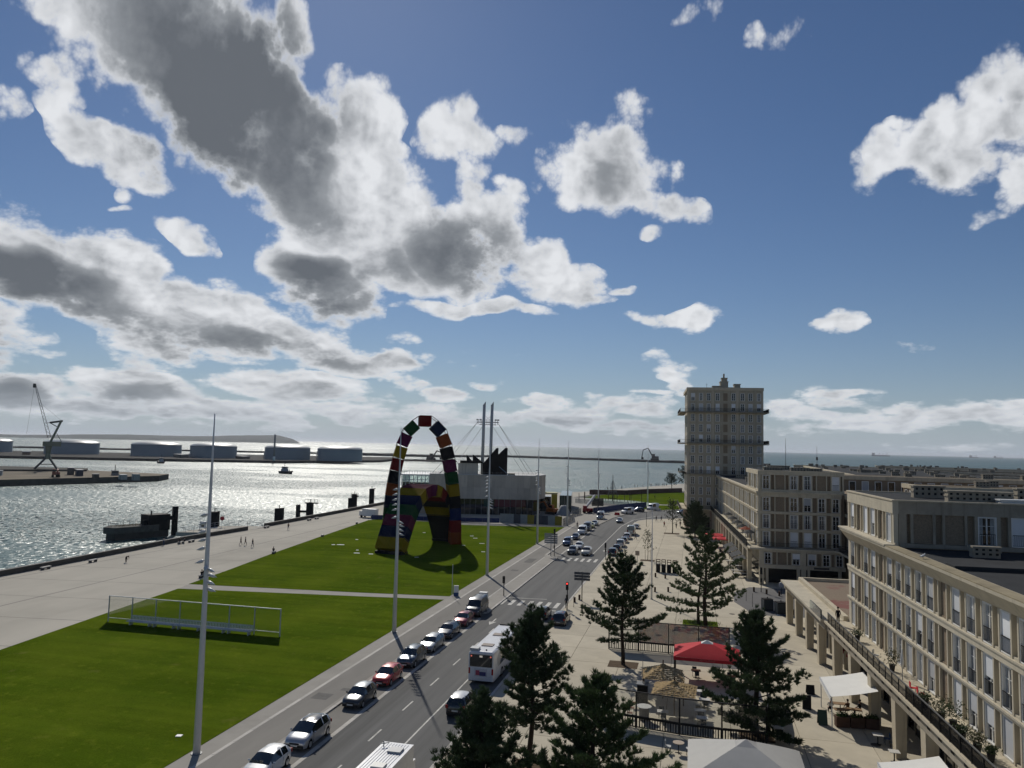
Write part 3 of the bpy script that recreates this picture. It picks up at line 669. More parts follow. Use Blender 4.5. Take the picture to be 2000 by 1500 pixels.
for px, d, w_, h_, col, lab in ((250, 418, 7, 2.5, (.42, .42, .40), 'long white cabin near the end of the old pier'), (275, 414, 5.2, 3.1, (.34, .34, .32), 'white hut with dark doorway at the pier end'), (165, 446, 12, 3.4, (.06, .07, .09), 'dark blue tank frame behind the pier digger'), (10, 430, 9, 2.6, (.22, .25, .26), 'pale grey container at the crane end of the pier'), (197, 424, 4, 2.2, (.09, .08, .07), 'brown skip beside the pier cabins'), (148, 455, 8, 4.0, (.08, .08, .08), 'open steel cage frame standing behind the excavator')):
    loc, az = px_ground(px, d)
    t_ = thing('pier_hut', lab, 'hut', loc, az)
    c = MB(); c.box(-w_ / 2, w_ / 2, -1.5, 1.5, 0, h_); c.obj('wall', mat('hut ' + lab[:14], col, .8, var=.15), t_)
    c = MB(); c.box(-w_ / 2 - .2, w_ / 2 + .2, -1.7, 1.7, h_ + .002, h_ + .18); c.obj('roof', MGREY, t_)
    c = MB(); c.box(w_ * .12, w_ * .28, -1.53, -1.49, .05, h_ * .8); c.obj('door', DARK, t_)
# tug and launch
def boat(px, dist, label, L, white, rz_extra=0):
    x, y, az = far_pos(px, dist)
    t_ = thing('tug_boat', label, 'boat', (x, y, ZW), az + rz_extra)
    c = MB(); h = L / 2
    c.add([(-h, -2.4, 1.6), (h * .5, -2.6, 1.7), (h, 0, 2.4), (h * .5, 2.6, 1.7), (-h, 2.4, 1.6), (-h + .4, -2, -.4), (h * .45, -2.1, -.4), (h * .85, 0, -.4), (h * .45, 2.1, -.4), (-h + .4, 2, -.4)],
          [(0, 1, 2, 3, 4), (0, 5, 6, 1), (1, 6, 7, 2), (2, 7, 8, 3), (3, 8, 9, 4), (4, 9, 5, 0)])
    c.obj('hull', mat('black hull', (.012, .013, .016), .6), t_)
    c = MB(); c.tube([(-h, -2.5, 1.7), (h * .5, -2.7, 1.8), (h, 0, 2.5)], .22, 6); c.tube([(-h, 2.5, 1.7), (h * .5, 2.7, 1.8), (h, 0, 2.5)], .22, 6); c.obj('bulwark', DARK, t_)
    c = MB(); c.box(-h * .72, -h * .05, -1.7, 1.7, 1.6, 3.6); c.box(-h * .6, -h * .15, -1.4, 1.4, 3.6, 5.6); w_ = c.obj('wheelhouse', white, t_)
    c = MB(); c.box(-h * .62, -h * .13, -1.44, 1.44, 4.4, 5.2); c.obj('window', GLASSD, w_)
    c = MB(); c.bar((-h * .4, 0, 5.6), (-h * .4, 0, 9.5), .2); c.bar((-h * .4, -1, 8), (-h * .4, 1, 8), .12); c.bar((h * .45, 0, 1.8), (h * .45, 0, 3.4), .4); c.obj('mast', DARK, t_)
boat(567, 612, 'black hulled tug with pale wheelhouse crossing the glittering harbour', 17, mat('tug white', (.33, .35, .38), .5))
boat(321, 790, 'small pale launch moored at the far jetty', 14, mat('launch grey', (.30, .32, .35), .5), R(180))
# ships on the horizon
for px, d, L, lab in ((1721, 9000, 205, 'cargo ship with masts and aft bridge on the horizon'), (1902, 11500, 130, 'faint cargo ship on the horizon over the roofs'), (1950, 12500, 150, 'faintest long cargo ship at the right of the horizon')):
    x, y, az = far_pos(px, d)
    t_ = thing('cargo_ship', lab, 'ship', (x, y, ZW), az, 'ships at sea on the horizon')
    c = MB(); c.add([(-L / 2, -12, 13), (L / 2, -12, 14), (L / 2 + 6, 0, 15), (L / 2, 12, 14), (-L / 2, 12, 13), (-L / 2 + 2, -12, -2), (L / 2 - 6, -12, -2), (L / 2, 0, -2), (L / 2 - 6, 12, -2), (-L / 2 + 2, 12, -2)],
                   [(0, 1, 2, 3, 4), (0, 5, 6, 1), (1, 6, 7, 2), (2, 7, 8, 3), (3, 8, 9, 4), (4, 9, 5, 0)]); c.obj('hull', mat('ship hull', (.05, .06, .08), .7), t_)
    MB().box(-L / 2 + 4, -L / 2 + 28, -11, 11, 13, 38).obj('bridge', mat('ship bridge', (.16, .17, .19), .7), t_)
    c = MB()
    for q in (-.1, .12, .35): c.bar((L * q, 0, 13), (L * q, 0, 42), 1.6); c.bar((L * q, 0, 40), (L * q + 12, 0, 22), 1.0)
    c.bar((L * .3, 0, 13), (L * .3, 0, 58), 1.3)
    c.obj('mast', mat('ship mast', (.07, .08, .10), .7), t_)
x, y, az = far_pos(1281, 1500); excavator((x, y, .4), az + R(180), 'dark dredging excavator with long boom reaching down on the breakwater', (.02, .02, .022), 4.0, 1.3)
x, y, az = far_pos(846, 1110); excavator((x, y, -.8), az, 'small excavator on the rock bank past the oil tanks', (.05, .03, .025), 3.0, 1.0)

# ------------------------------------------------------------------ near quay works
PILE = mat('black tarred steel', (.016, .016, .017), .7, var=.3, vscale=1)
d_ = Vector((5.8, 14.5, 0)).normalized(); rz = math.atan2(d_.y, d_.x)
mp_ = thing('mooring_platform', 'long dark concrete mooring platform standing in the harbour', 'platform', (-142.6, 168.4, ZW), rz)
c = MB(); c.prism([(.6, 0.1), (15, .1), (15, 5), (3, 6), (-.2, 3)], -3, 1.7); c.obj('base', QUAYC, mp_)
c = MB(); c.prism([(0, -.4), (12, -.4), (12, 5.6), (2.6, 6.6), (-1, 3)], 1.702, 3.3); c.obj('deck', mat('mooring deck concrete', (.12, .115, .10), .9, var=.25, dirt=.4), mp_)
c = MB(); c.box(9.6, 15.4, .2, 4.6, 1.71, 5.9); c.obj('block', PILE, mp_)
c = MB(); c.box(17, 18.1, 1, 2.2, -3, 7.7); c.obj('pile', PILE, mp_)
c = MB(); c.box(15.4, 17, 1.1, 2.1, 4.2, 5.2); c.bar((15, 1.5, 5.9), (17.4, 1.5, 7.4), .12); c.box(8.3, 9.3, .6, 1.6, 3.3, 4.6); c.bar((10.4, 1, 5.9), (10.4, 1, 7.0), .22); c.obj('beam', PILE, mp_)
c = MB()
for q in range(6): c.bar((.4 + q * 1.7, 5.6, 3.3), (.4 + q * 1.7, 5.6, 4.3), .07)
c.bar((.4, 5.6, 4.3), (9, 5.6, 4.3), .07); c.bar((.4, 5.6, 3.8), (9, 5.6, 3.8), .05)
for q in range(3): c.bar((.5 , .2 + q * 1.7, 3.3), (.5, .2 + q * 1.7, 4.3), .07)
c.bar((.5, .2, 4.3), (.5, 5.6, 4.3), .07)
c.obj('railing', MGREY, mp_)
r = random.Random(5); c = MB()
for q in range(140):
    px_, py_ = r.uniform(2.5, 8.5), r.uniform(1.5, 4.8); a = r.uniform(0, 6.28); hh = r.uniform(.15, .45)
    c.add([(px_, py_, 3.3), (px_ + .12 * math.cos(a), py_ + .12 * math.sin(a), 3.3), (px_ + .3 * math.cos(a + 1), py_ + .3 * math.sin(a + 1), 3.3 + hh)], [(0, 1, 2)])
tag(c.obj('weeds', mat('dry weeds', (.10, .10, .04), .9, var=.3), mp_), kind='stuff')
# landing deck jutting from the quay
ld = thing('landing_deck', 'concrete landing deck with railings jutting from the quay', 'deck', (0, 0, 0))
c = MB(); c.prism([(-119.4, 161.5), (-107.3, 166), (-107.3, 181), (-112.5, 180.8), (-118.2, 177)], -.9, .06); c.obj('slab', PROM, ld)
c = MB(); c.prism([(-117.6, 164), (-108, 167), (-108, 180), (-112.5, 179.5), (-117, 176)], -7, -.902); c.obj('pier_block', QUAYC, ld)
c = MB(); pts = [(-107.6, 166.4), (-119.2, 161.9), (-118, 176.8), (-112.4, 180.5), (-107.5, 180.7)]
for (xa, ya), (xb, yb) in zip(pts[:-1], pts[1:]):
    L = math.hypot(xb - xa, yb - ya); n = max(1, int(L / 1.7))
    for i in range(n + 1): f = i / n; c.bar((xa + (xb - xa) * f, ya + (yb - ya) * f, .06), (xa + (xb - xa) * f, ya + (yb - ya) * f, 1.1), .06)
    c.bar((xa, ya, 1.1), (xb, yb, 1.1), .06); c.bar((xa, ya, .6), (xb, yb, .6), .04)
c.obj('railing', LGREY, ld)
c = MB()
for k in range(6): c.box(-107.2 + k * .0, -106.2, 174 + k * .8, 174.7 + k * .8, .125, .16 + .02 * k)
c.obj('step', KERBM, ld)
def dolphin(loc, rz, label, cols, beam=None, gantry=False):
    t_ = thing('mooring_dolphin', label, 'dolphin', loc, rz, 'mooring dolphins along the quay')
    for (x, y, w_, h_) in cols: MB().box(x - w_ / 2, x + w_ / 2, y - .8, y + .8, -8, h_).obj('pile', PILE, t_)
    c = MB()
    if beam: c.box(*beam)
    else: c.bar((cols[0][0], 0, cols[0][3]), (cols[0][0] + 1.4, 0, cols[0][3] + .1), .2)
    if gantry:
        a, b_ = gantry; c.box(a, b_, -.7, .7, 3.7, 4.0)
        for q in range(5): xx = a + (b_ - a) * q / 4; c.bar((xx, -.7, 4), (xx, -.7, 5), .07)
        c.bar((a, -.7, 5), (b_, -.7, 5), .07)
    c.bar((cols[-1][0], 0, cols[-1][3]), (cols[-1][0], 0, cols[-1][3] + .9), .15)
    c.obj('frame', PILE, t_)
dolphin((-113.2, 197.5, 0), R(13), 'single black mooring pile just past the landing deck steps', [(0, 0, 2.2, 3.3)])
dolphin((-112.8, 212, 0), R(13), 'pair of black piles with cross beam and walkway at the quay', [(-2.3, 0, .9, 3.3), (1.2, 0, 1.8, 4.0)], (-1.9, .4, -.4, .4, 1.0, 1.6), (-.2, 3.6))
dolphin((-113.5, 246, 0), R(13), 'stepped black mooring pile near the container arches', [(-.8, 0, 1.2, 3.2), (.6, 0, 1.6, 4.6)], None, (-.4, 2.0))
dolphin((-113.5, 262, 0), R(13), 'black mooring pile half hidden by the tall container arch', [(0, 0, 1.6, 5.6)])
dolphin((-119.5, 176.6, 0), R(13), 'black mooring pile at the corner of the landing deck', [(0, 0, 2.0, 3.7)])
t_ = thing('round_sign', 'red round harbour sign on a post by the landing deck', 'sign', (-116.4, 175.3, .06), R(20))
MB().bar((0, 0, 0), (0, 0, 1.8), .08).obj('post', WHITE, t_)
c = MB(); c.tube([(0, -.04, 2.2), (0, .04, 2.2)], .55, 16, smooth=False); c.obj('disc', mat('red sign paint', (.30, .02, .03), .5), t_)
t_ = thing('info_board', 'white framed notice board on the landing deck', 'sign', (-117.2, 168.6, .06), R(10))
MB().box(-.8, .8, -.08, .08, .4, 2.0).obj('panel', WHITE, t_); MB().box(-.35, .35, -.10, -.082, .7, 1.7).obj('poster', mat('dark poster', (.03, .03, .035), .5), t_)
c = MB(); c.bar((-.7, 0, 0), (-.7, 0, .4), .07); c.bar((.7, 0, 0), (.7, 0, .4), .07); c.obj('leg', MGREY, t_)

# ================================================================== BUILDINGS
TH = R(3.1)
def UV(u, v, z=0): return (u * math.cos(TH) - v * math.sin(TH), u * math.sin(TH) + v * math.cos(TH), z)
OW, PW, NW = 1.38, .17, .68          # opening, post, narrow infill: a 2.4 m bay
_wm = {}
def window_mesh(w, h, style, deep=True):
    """frame with glazing bars; facade plane y=0, outside is -y"""
    k = (round(w, 2), round(h, 2), style)
    if k in _wm: return _wm[k]
    f = MB(); y0, y1 = .06, .24
    f.box(0, .10, y0 - .05, y1, 0, h); f.box(w - .10, w, y0 - .05, y1, 0, h); f.box(.10, w - .10, y0 - .05, y1, h - .10, h); f.box(.10, w - .10, y0 - .07, y1, 0, .09)
    i0, i1 = y0 + .07, y1 - .03
    f.box(w / 2 - .05, w / 2 + .05, i0, i1, .09, h - .09)
    f.box(.09, .15, i0, i1, .09, h - .09); f.box(w - .15, w - .09, i0, i1, .09, h - .09)
    for q in (.36, .68): f.box(.15, w / 2 - .05, i0 + .02, i1 - .02, h * q - .018, h * q + .018); f.box(w / 2 + .05, w - .15, i0 + .02, i1 - .02, h * q - .018, h * q + .018)
    fm = f.fix(f.mesh('window frame', [WOODF]))
    p = MB(); p.box(.10, w - .10, i1 - .012, i1, .09, h - .09)
    pm = p.fix(p.mesh('pane', [GLASSD]))
    e = MB(); em = None
    if style == 'blind': e.box(.1, w - .1, y0 + .01, y0 + .04, .10, h - .10)
    elif style == 'half': e.box(.1, w - .1, y0 + .01, y0 + .04, h * .46, h - .10)
    elif style == 'curtain':
        for a, b_ in ((.15, w * .30), (w * .70, w - .15)): e.box(a, b_, i1 - .03, i1 - .016, .10, h - .10)
    elif style == 'wide_curtain':
        for a, b_ in ((.15, w * .47), (w * .55, w - .15)): e.box(a, b_, i1 - .03, i1 - .016, .10, h - .10)
    if e.v: em = e.fix(e.mesh(style, [BLIND if style in ('blind', 'half') else CURT]))
    _wm[k] = (fm, pm, em); return _wm[k]
_rl = {}
def rail_mesh(w, h=.95):
    k = round(w, 2)
    if k not in _rl:
        b = MB(); b.box(0, w, -.02, .02, h - .04, h); b.box(0, w, -.015, .015, .06, .10)
        n = max(3, int(w / .14))
        for i in range(n + 1): x = w * i / n; b.box(x - .010, x + .010, -.01, .01, .10, h - .04)
        _rl[k] = b.mesh('guard rail', DARK)
    return _rl[k]
def add_window(root, x, z, w, h, style, ox, oy, rz, guard=False, sub=True, name='window'):
    fm, pm, em = window_mesh(w, h, style)
    lx, ly = ox + x * math.cos(rz), oy + x * math.sin(rz)
    o = obj(name, fm, root, (lx, ly, z), rz)
    obj('pane', pm, o)
    if em: obj('curtain' if 'curtain' in style else 'blind', em, o)
    if guard: obj('guard_rail', rail_mesh(w - .2), o, (.1, .02, .02))
    return o
def part(root, name, bld, m, ox=0, oy=0, rz=0.0, stuff=False):
    o = bld.obj(name, m, root, (ox, oy, 0), rz)
    if stuff: o['kind'] = 'stuff'
    return o
STY = ['blind', 'curtain', 'glass', 'wide_curtain', 'half', 'curtain']
_posts = {}
def facade(root, ox, oy, rz, bays, z0, h, r, guard=False, styles=STY, posts=True, depth=.36, sill=True, narrow_first=False):
    """bays: list of (x of opening's left edge, 'W' or 'P')"""
    k = round(h, 2)
    if k not in _posts:
        b = MB(); b.box(0, PW, -.03, depth, 0, h); _posts[k] = b.mesh('post', CONC)
        b = MB(); b.box(0, OW - .004, .16, .32, 0, h); b.box(0, OW - .004, .10, .16, 0, .12); _posts[('p', k)] = b.mesh('infill panel', AGG)
        b = MB(); b.box(.004, NW - .004, .02, .30, 0, .14); _posts[('s', k)] = b.mesh('sill', CONC)
    cx, sx = math.cos(rz), math.sin(rz)
    for x, t in bays:
        if posts:
            for xx in (x - PW, x + OW): obj('post', _posts[k], root, (ox + xx * cx, oy + xx * sx, z0), rz)
            if sill: obj('sill', _posts[('s', k)], root, (ox + (x + OW + PW) * cx, oy + (x + OW + PW) * sx, z0), rz)
        if t == 'W': add_window(root, x + .004, z0 + .02, OW - .008, h - .04, r.choice(styles), ox, oy, rz, guard)
        elif t == 'P': obj('infill_panel', _posts[('p', k)], root, (ox + x * cx, oy + x * sx, z0 + .003), rz)
def chimney(root, x, y, z, w, d, h, m=None, slots=4):
    m = m or CONCD
    b = MB(); b.box(-w / 2, w / 2, -d / 2, d / 2, 0, h); b.box(-w / 2 - .06, w / 2 + .06, -d / 2 - .06, d / 2 + .06, h * .55, h * .68); b.box(-w / 2 - .08, w / 2 + .08, -d / 2 - .08, d / 2 + .08, h + .002, h + .12)
    o = b.obj('chimney', m, root, (x, y, z))
    n = max(2, int(w / .45)); s = MB()
    for i in range(n):
        xx = -w / 2 + w * (i + .5) / n; s.box(xx - .10, xx + .10, -d / 2 - .004, -d / 2 + .01, h * .72, h * .92); s.box(xx - .10, xx + .10, -d / 2 - .004, -d / 2 + .01, h * .28, h * .48)
    tag(s.obj('vent_slot', DARK, o), kind='stuff')
    return o

# ---------------- nearest block on the right
rr_ = random.Random(21)
rb = thing('apartment_block', 'nearest concrete apartment block with sunlit ribbed front and long balcony', 'building', UV(20, 84.5, .1), TH)
b = MB(); b.box(.36, 15, -52, -.3, 5.0, 14.4); part(rb, 'wall', b, AGG)
b = MB(); b.box(1.2, 15, -52, -.2, -.1, 5.0); part(rb, 'shop_wall', b, mat('dark shop glass', (.015, .016, .017), .12, var=.2, vscale=.6))
b = MB(); b.box(.02, 15.2, -.29, 0, 5.0, 14.4); b.box(0, .5, -.9, -.3, 5.3, 14.4); part(rb, 'end_wall', b, CONC)
LV = [83.4 - 2.4 * k for k in range(23)]
LT = 'WPWWPWWWWWPWWWWWPWWWPWW'
bays = [(84.5 - v, t) for v, t in zip(LV, LT)]
for z0, h, gd in ((5.32, 2.33, False), (7.98, 2.55, True), (11.1, 2.45, True)):
    facade(rb, 0, 0, -math.pi / 2, bays, z0, h, rr_, gd, ['wide_curtain', 'blind', 'wide_curtain', 'curtain', 'half'])
for z0, z1, nm in ((7.68, 7.97, 'string_course'), (10.56, 11.09, 'string_course')):
    b = MB(); b.box(-.09, .40, -52, 0, z0, z1); b.box(-.16, -.09, -52, .02, z1 - .14, z1 - .002); part(rb, nm, b, CONC)
b = MB(); b.extrude_y([(.40, 13.56), (-.03, 13.56), (-.10, 13.68), (-.78, 14.5), (-.80, 14.7), (.40, 14.7)], -52, .06); part(rb, 'cornice', b, CONC)
b = MB(); b.box(-.79, .15, -52, -15.45, 14.703, 14.78); part(rb, 'cornice_coping', b, mat('mossy coping', (.30, .255, .17), .9, var=.3, vscale=.7, dirt=.4))
b = MB(); b.box(.3, 15, -52, -15.2, 14.4, 14.56); part(rb, 'roof', b, TAR)
# attic storey at the far end
b = MB(); b.box(.36, 15, -14.8, -.3, 14.4, 18.2); part(rb, 'attic_wall', b, AGG)
facade(rb, 0, 0, -math.pi / 2, bays[:6], 14.86, 2.5, rr_, False, ['wide_curtain', 'blind', 'half'])
b = MB(); b.box(-.06, .40, -15.1, 0, 17.37, 18.4); b.box(-.85, .30, -15.4, .5, 14.703, 14.85); part(rb, 'attic_fascia', b, CONC)
b = MB(); b.box(.0, .36, -15.1, -14.5, 14.86, 17.36); b.box(.0, .4, -.5, 0, 14.86, 17.36); b.box(.36, 15, -.3, 0, 14.4, 18.4); part(rb, 'corner_pier', b, CONC)
b = MB(); b.box(.404, 15.1, -15.1, -14.78, 17.372, 18.4); b.box(.40, 15.1, -15.25, -14.7, 14.63, 14.97); part(rb, 'attic_fascia', b, CONCD)
x = 1.0
fx = [(1.02, 'N', .30), (1.55, 'P', 1.48), (3.25, 'N', .52), (3.97, 'P', 1.48), (5.66, 'N', .55), (6.45, 'W', 1.42), (8.15, 'N', .55), (8.93, 'W', 1.42), (10.6, 'N', .55), (11.4, 'P', 1.48), (13.1, 'N', .55)]
xprev = .40
for i, (xx, t, w_) in enumerate(fx):
    b = MB(); b.box(xprev, xx, -15.1, -14.7, 14.98, 17.37); b.obj('post', CONCD, rb)
    if t == 'P':
        b = MB(); b.box(xx + .004, xx + w_ - .004, -14.95, -14.79, 15.0, 17.36); b.box(xx + .004, xx + w_ - .004, -15.06, -14.95, 15.0, 15.10); b.obj('infill_panel', AGG, rb)
    elif t == 'W':
        add_window(rb, 0, 15.0, w_ - .01, 2.35, 'curtain' if i == 5 else 'blind', xx + .005, -15.08, 0, True)
    xprev = xx + w_
b = MB(); b.box(xprev, 15.1, -15.1, -14.7, 14.98, 17.37); b.obj('post', CONCD, rb)
b = MB(); b.box(-.12, 15.2, -15.2, -14.9, 18.402, 18.52); b.box(-.12, .2, -14.9, .1, 18.402, 18.52); b.box(.2, 15.2, -.2, .1, 18.402, 18.52); part(rb, 'attic_coping', b, CONC2)
b = MB(); b.box(.2, 15.1, -14.9, -.2, 18.2, 18.41); part(rb, 'attic_roof', b, TAR)
for cx_, cy_, w_, hh in ((5.0, -8.0, 2.6, 1.0), (6.2, -13.4, 3.0, .85), (8.7, -12.6, 2.6, .8), (12.4, -10.4, 2.2, 1.1), (14.0, -12.4, 2.2, .95)): chimney(rb, cx_, cy_, 18.41, w_, .8, hh)
b = MB(); b.box(-1.2, 1.2, -.5, .5, 0, .3); b.box(-1.3, 1.3, -.6, .6, .302, .40); b.obj('skylight', WHITE, rb, (9.6, -14.1, 18.41))
for cx_, cy_, w_, hh in ((5.4, -19.0, 1.9, .75), (8.0, -24.0, 2.6, 1.0), (9.2, -21.6, 2.0, .95), (9.5, -33.0, 2.4, 1.0)): chimney(rb, cx_, cy_, 14.56, w_, .8, hh)
for yy in (-27.0, -40.0):
    b = MB(); b.box(.4, 15, yy, yy + 1.6, 14.562, 14.85); part(rb, 'roof_upstand', b, TAR)
# balcony
b = MB(); b.box(-2.35, .36, -52, 0, 5.0, 5.3); b.box(-2.42, -2.2, -52, 0, 5.08, 5.28); part(rb, 'balcony_slab', b, CONC2)
b = MB(); b.box(-2.15, -1.5, -52, 0, 4.25, 4.998)
part(rb, 'balcony_beam', b, CONCD)
b = MB()
for k in range(26):
    yy = -52 + 2 * k + .5; b.box(-2.165, -2.14, yy, yy + .55, 4.62, 4.78)
tag(part(rb, 'beam_slot', b, DARK), kind='stuff')
n = 31; rp = rail_mesh(1.6, .95)
for k in range(n):
    yy = -1.2 - 1.6 * k
    b = None
    obj('railing', rp, rb, (-2.28, yy, 5.3), -math.pi / 2)
b = MB()
for k in range(n + 1): b.box(-2.31, -2.25, -1.23 - 1.6 * k, -1.17 - 1.6 * k, 5.3, 6.28)
tag(part(rb, 'railing_post', b, DARK), kind='stuff')
b = MB(); b.box(-2.32, -2.24, -52, -1.1, 6.25, 6.31); part(rb, 'handrail', b, mat('weathered handrail', (.12, .12, .115), .6))
screen = mat('dark mesh screen', (.02, .021, .022), .7, alpha=.62)
for k in range(15, 31):
    b = MB(); b.box(-2.24, -2.225, -1.2 - 1.6 * k - 1.55, -1.25 - 1.6 * k, 5.36, 6.22); part(rb, 'screen', b, screen)
colm = MB(); colm.add([(-.36, -.40, 0), (.36, -.40, 0), (.36, .40, 0), (-.36, .40, 0), (-.42, -.5, 4.25), (.42, -.5, 4.25), (.42, .5, 4.25), (-.42, .5, 4.25)], [(0, 3, 2, 1), (4, 5, 6, 7), (0, 1, 5, 4), (1, 2, 6, 5), (2, 3, 7, 6), (3, 0, 4, 7)])
COLM = colm.fix(colm.mesh('column', CONC2))
for v in (81.7, 75.3, 68.9, 62.5, 56.1, 49.7, 43.3, 36.9): obj('column', COLM, rb, (-1.68, v - 84.5 + .45, 0))
for v in (79, 72.2, 65.7, 59.3, 52.9, 46.5, 40.1):
    b = MB(); b.box(1.0, 1.2, v - 84.5 - 2.3, v - 84.5 + 2.3, .1, 3.2); o = part(rb, 'shop_front', b, GLASSD)
    b = MB()
    for q in (-2.4, -.8, .8, 2.3): b.box(.94, 1.02, v - 84.5 + q, v - 84.5 + q + .1, .02, 3.4)
    b.box(.94, 1.02, v - 84.5 - 2.3, v - 84.5 + 2.3, 3.21, 3.35); b.obj('frame', CONCD, o)
for v, c_ in ((78.5, (.16, .012, .018)), (84.0, (.26, .018, .022))):
    b = MB(); b.add([(-.2, v - 84.5 - 2.4, 3.6), (-.2, v - 84.5 + 2.2, 3.6), (-1.2, v - 84.5 + 2.2, 3.0), (-1.2, v - 84.5 - 2.4, 3.0), (-1.2, v - 84.5 - 2.4, 2.75), (-1.2, v - 84.5 + 2.2, 2.75)], [(0, 1, 2, 3), (3, 2, 5, 4)]); part(rb, 'shop_awning', b, mat('shop awning %.2f' % c_[0], c_, .8))

# ---------------- low link with the gravel roof
lk = thing('low_link_building', 'single storey arcade with brown gravel roof beyond the nearest block', 'building', UV(20, 84.8, .1), TH)
b = MB(); b.box(1.2, 30, 0, 23.5, -.1, 4.9); part(lk, 'wall', b, mat('dark shop glass', (.015, .016, .017), .12))
for k in range(4):
    b = MB(); b.box(-2.7, -.45, k * 6.1 + .02, k * 6.1 + 6.08, 5.05, 5.3); part(lk, 'canopy_slab', b, CONC)
b = MB(); b.box(-.45, .02, 0, 24.4, 4.9, 5.75); b.box(.02, 30, 24.0, 24.4, 4.9, 5.75); part(lk, 'parapet', b, CONC2)
grav = bpy.data.materials.new('brown gravel roof'); grav.use_nodes = True
t = NT(grav.node_tree); v_ = t.new('ShaderNodeTexCoord').outputs['Object']
a_ = t.noise(v_, .16, 5, .6); f_ = t.noise(v_, 4, 5, .75)
mp = t.vmath('DISTANCE', v_, (2.5, 5.5, 5.3))
c_ = t.mix(f_.outputs[0], (.13, .092, .058, 1), (.26, .195, .13, 1))
c_ = t.mix(t.math('MULTIPLY', t.ramp(a_.outputs[0], .50, .60), .8), c_, (.17, .035, .03, 1))
t.l.new(c_, t.n['Principled BSDF'].inputs['Base Color']); t.n['Principled BSDF'].inputs['Roughness'].default_value = .95
b = MB(); b.box(.02, 30, 0, 24.0, 4.9, 5.35); part(lk, 'roof', b, grav)
b = MB(); b.box(-2.3, -1.6, 0, 24.3, 4.3, 5.045); part(lk, 'beam', b, CONCD)
for v in (88.1, 94.5, 100.9, 107.3): obj('column', COLM, lk, (-1.9, v - 84.8, 0)); obj('column', COLM, lk, (.3, v - 84.8 - 1.2, 0))
b = MB(); b.box(-2.66, -2.5, .2, 5.6, 5.30, 6.2); part(lk, 'glass_screen', b, glass_sheet('balcony glass', (.8, .86, .86), .12))

# ---------------- middle block
rm_ = random.Random(5)
mb_ = thing('apartment_block', 'middle concrete apartment block with long sunlit side beside the tall tower', 'building', UV(18.3, 138.5, .1), TH)
b = MB(); b.box(.36, 14, .36, 81.8, 6.0, 15.2); part(mb_, 'wall', b, AGG)
b = MB(); b.box(1.2, 13.3, 1.0, 81.8, -.1, 5.95); part(mb_, 'shop_wall', b, mat('dark shop glass', (.015, .016, .017), .12))
mbays = [(1.0 + 2.4 * k, 'W' if k % 7 not in (1, 4) else 'P') for k in range(33)]
sideb = [(-x - OW, t_) for x, t_ in mbays]
FZ = [(6.2, 2.55), (9.2, 2.45), (12.15, 2.42)]
pb = MB()
for z0, h in FZ:
    facade(mb_, 0, 0, -math.pi / 2, sideb, z0, h, rm_, False, ['wide_curtain', 'blind', 'half', 'curtain'], posts=False)
    for x, t_ in mbays: pb.box(-.03, .36, x - PW, x, z0, z0 + h); pb.box(-.03, .36, x + OW, x + OW + PW, z0, z0 + h)
tag(part(mb_, 'post', pb, CONC), kind='stuff')
for z0, z1 in ((8.77, 9.18), (11.67, 12.13)):
    b = MB(); b.box(-.10, .40, 0, 82, z0, z1); b.box(.40, 13.4, -.08, .40, z0, z1); b.box(-.2, -.1, -.02, 82, z1 - .14, z1 - .002); part(mb_, 'string_course', b, CONC2)
b = MB(); b.extrude_y([(.40, 14.58), (-.02, 14.58), (-.12, 14.9), (-.36, 15.2), (-.36, 15.5), (.40, 15.5)], -.1, 82); part(mb_, 'cornice', b, CONC2)
b = MB(); b.box(.40, 13.5, -.12, .40, 14.58, 15.22); b.box(.40, 13.5, -.36, .40, 15.222, 15.5); part(mb_, 'front_cornice', b, CONC2)
b = MB(); b.box(.4, 14, 16.4, 81.8, 15.2, 15.46); part(mb_, 'roof', b, TAR)
FX = [(.72, 'W', 1.2), (2.85, 'P', 1.48), (5.2, 'W', 1.28), (7.42, 'W', 1.28), (9.76, 'W', 1.2), (12.0, 'W', 1.2)]
FXA = [(.72, 'W', 1.2), (2.85, 'P', 1.48), (5.2, 'W', 1.28), (7.42, 'W', 1.28), (9.6, 'P', 1.45), (12.0, 'W', 1.2)]
def front(root, fx, z0, h, y, sty, xr, m=CONC2, dp=.36):
    xs_ = [.0]
    b = MB(); b.box(-.02, .44, y - .02, y + dp, z0, z0 + h); b.obj('corner_pier', m, root)
    prev = .44
    for i, (xx, t_, w_) in enumerate(fx):
        for a0, a1 in ((xx - PW, xx), (xx + w_, xx + w_ + PW)):
            b = MB(); b.box(a0, a1, y - .03, y + dp, z0, z0 + h); b.obj('post', m, root)
        if t_ == 'W': add_window(root, 0, z0 + .04, w_ - .01, h - .08, sty[i % len(sty)], xx + .005, y + .02, 0, True)
        else:
            b = MB(); b.box(xx + .004, xx + w_ - .004, y + .14, y + .33, z0, z0 + h); b.obj('infill_panel', AGG, root)
    b = MB(); b.box(xr - .25, xr, y - .02, y + dp, z0, z0 + h); b.obj('corner_pier', m, root)
front(mb_, FX, 6.2, 2.55, 0, ['curtain', 'P', 'blind', 'blind', 'glass', 'glass'], 13.42)
front(mb_, FX, 9.2, 2.45, 0, ['curtain', 'P', 'wide_curtain', 'curtain', 'curtain', 'glass'], 13.42)
front(mb_, FX, 12.15, 2.42, 0, ['glass', 'P', 'glass', 'half', 'glass', 'glass'], 13.42)
b = MB(); b.box(.36, 13.6, .36, 16.3, 15.2, 18.7); part(mb_, 'attic_wall', b, AGG)
front(mb_, FXA, 15.84, 2.46, 0, ['glass', 'P', 'curtain', 'curtain', 'P', 'blind'], 13.9)
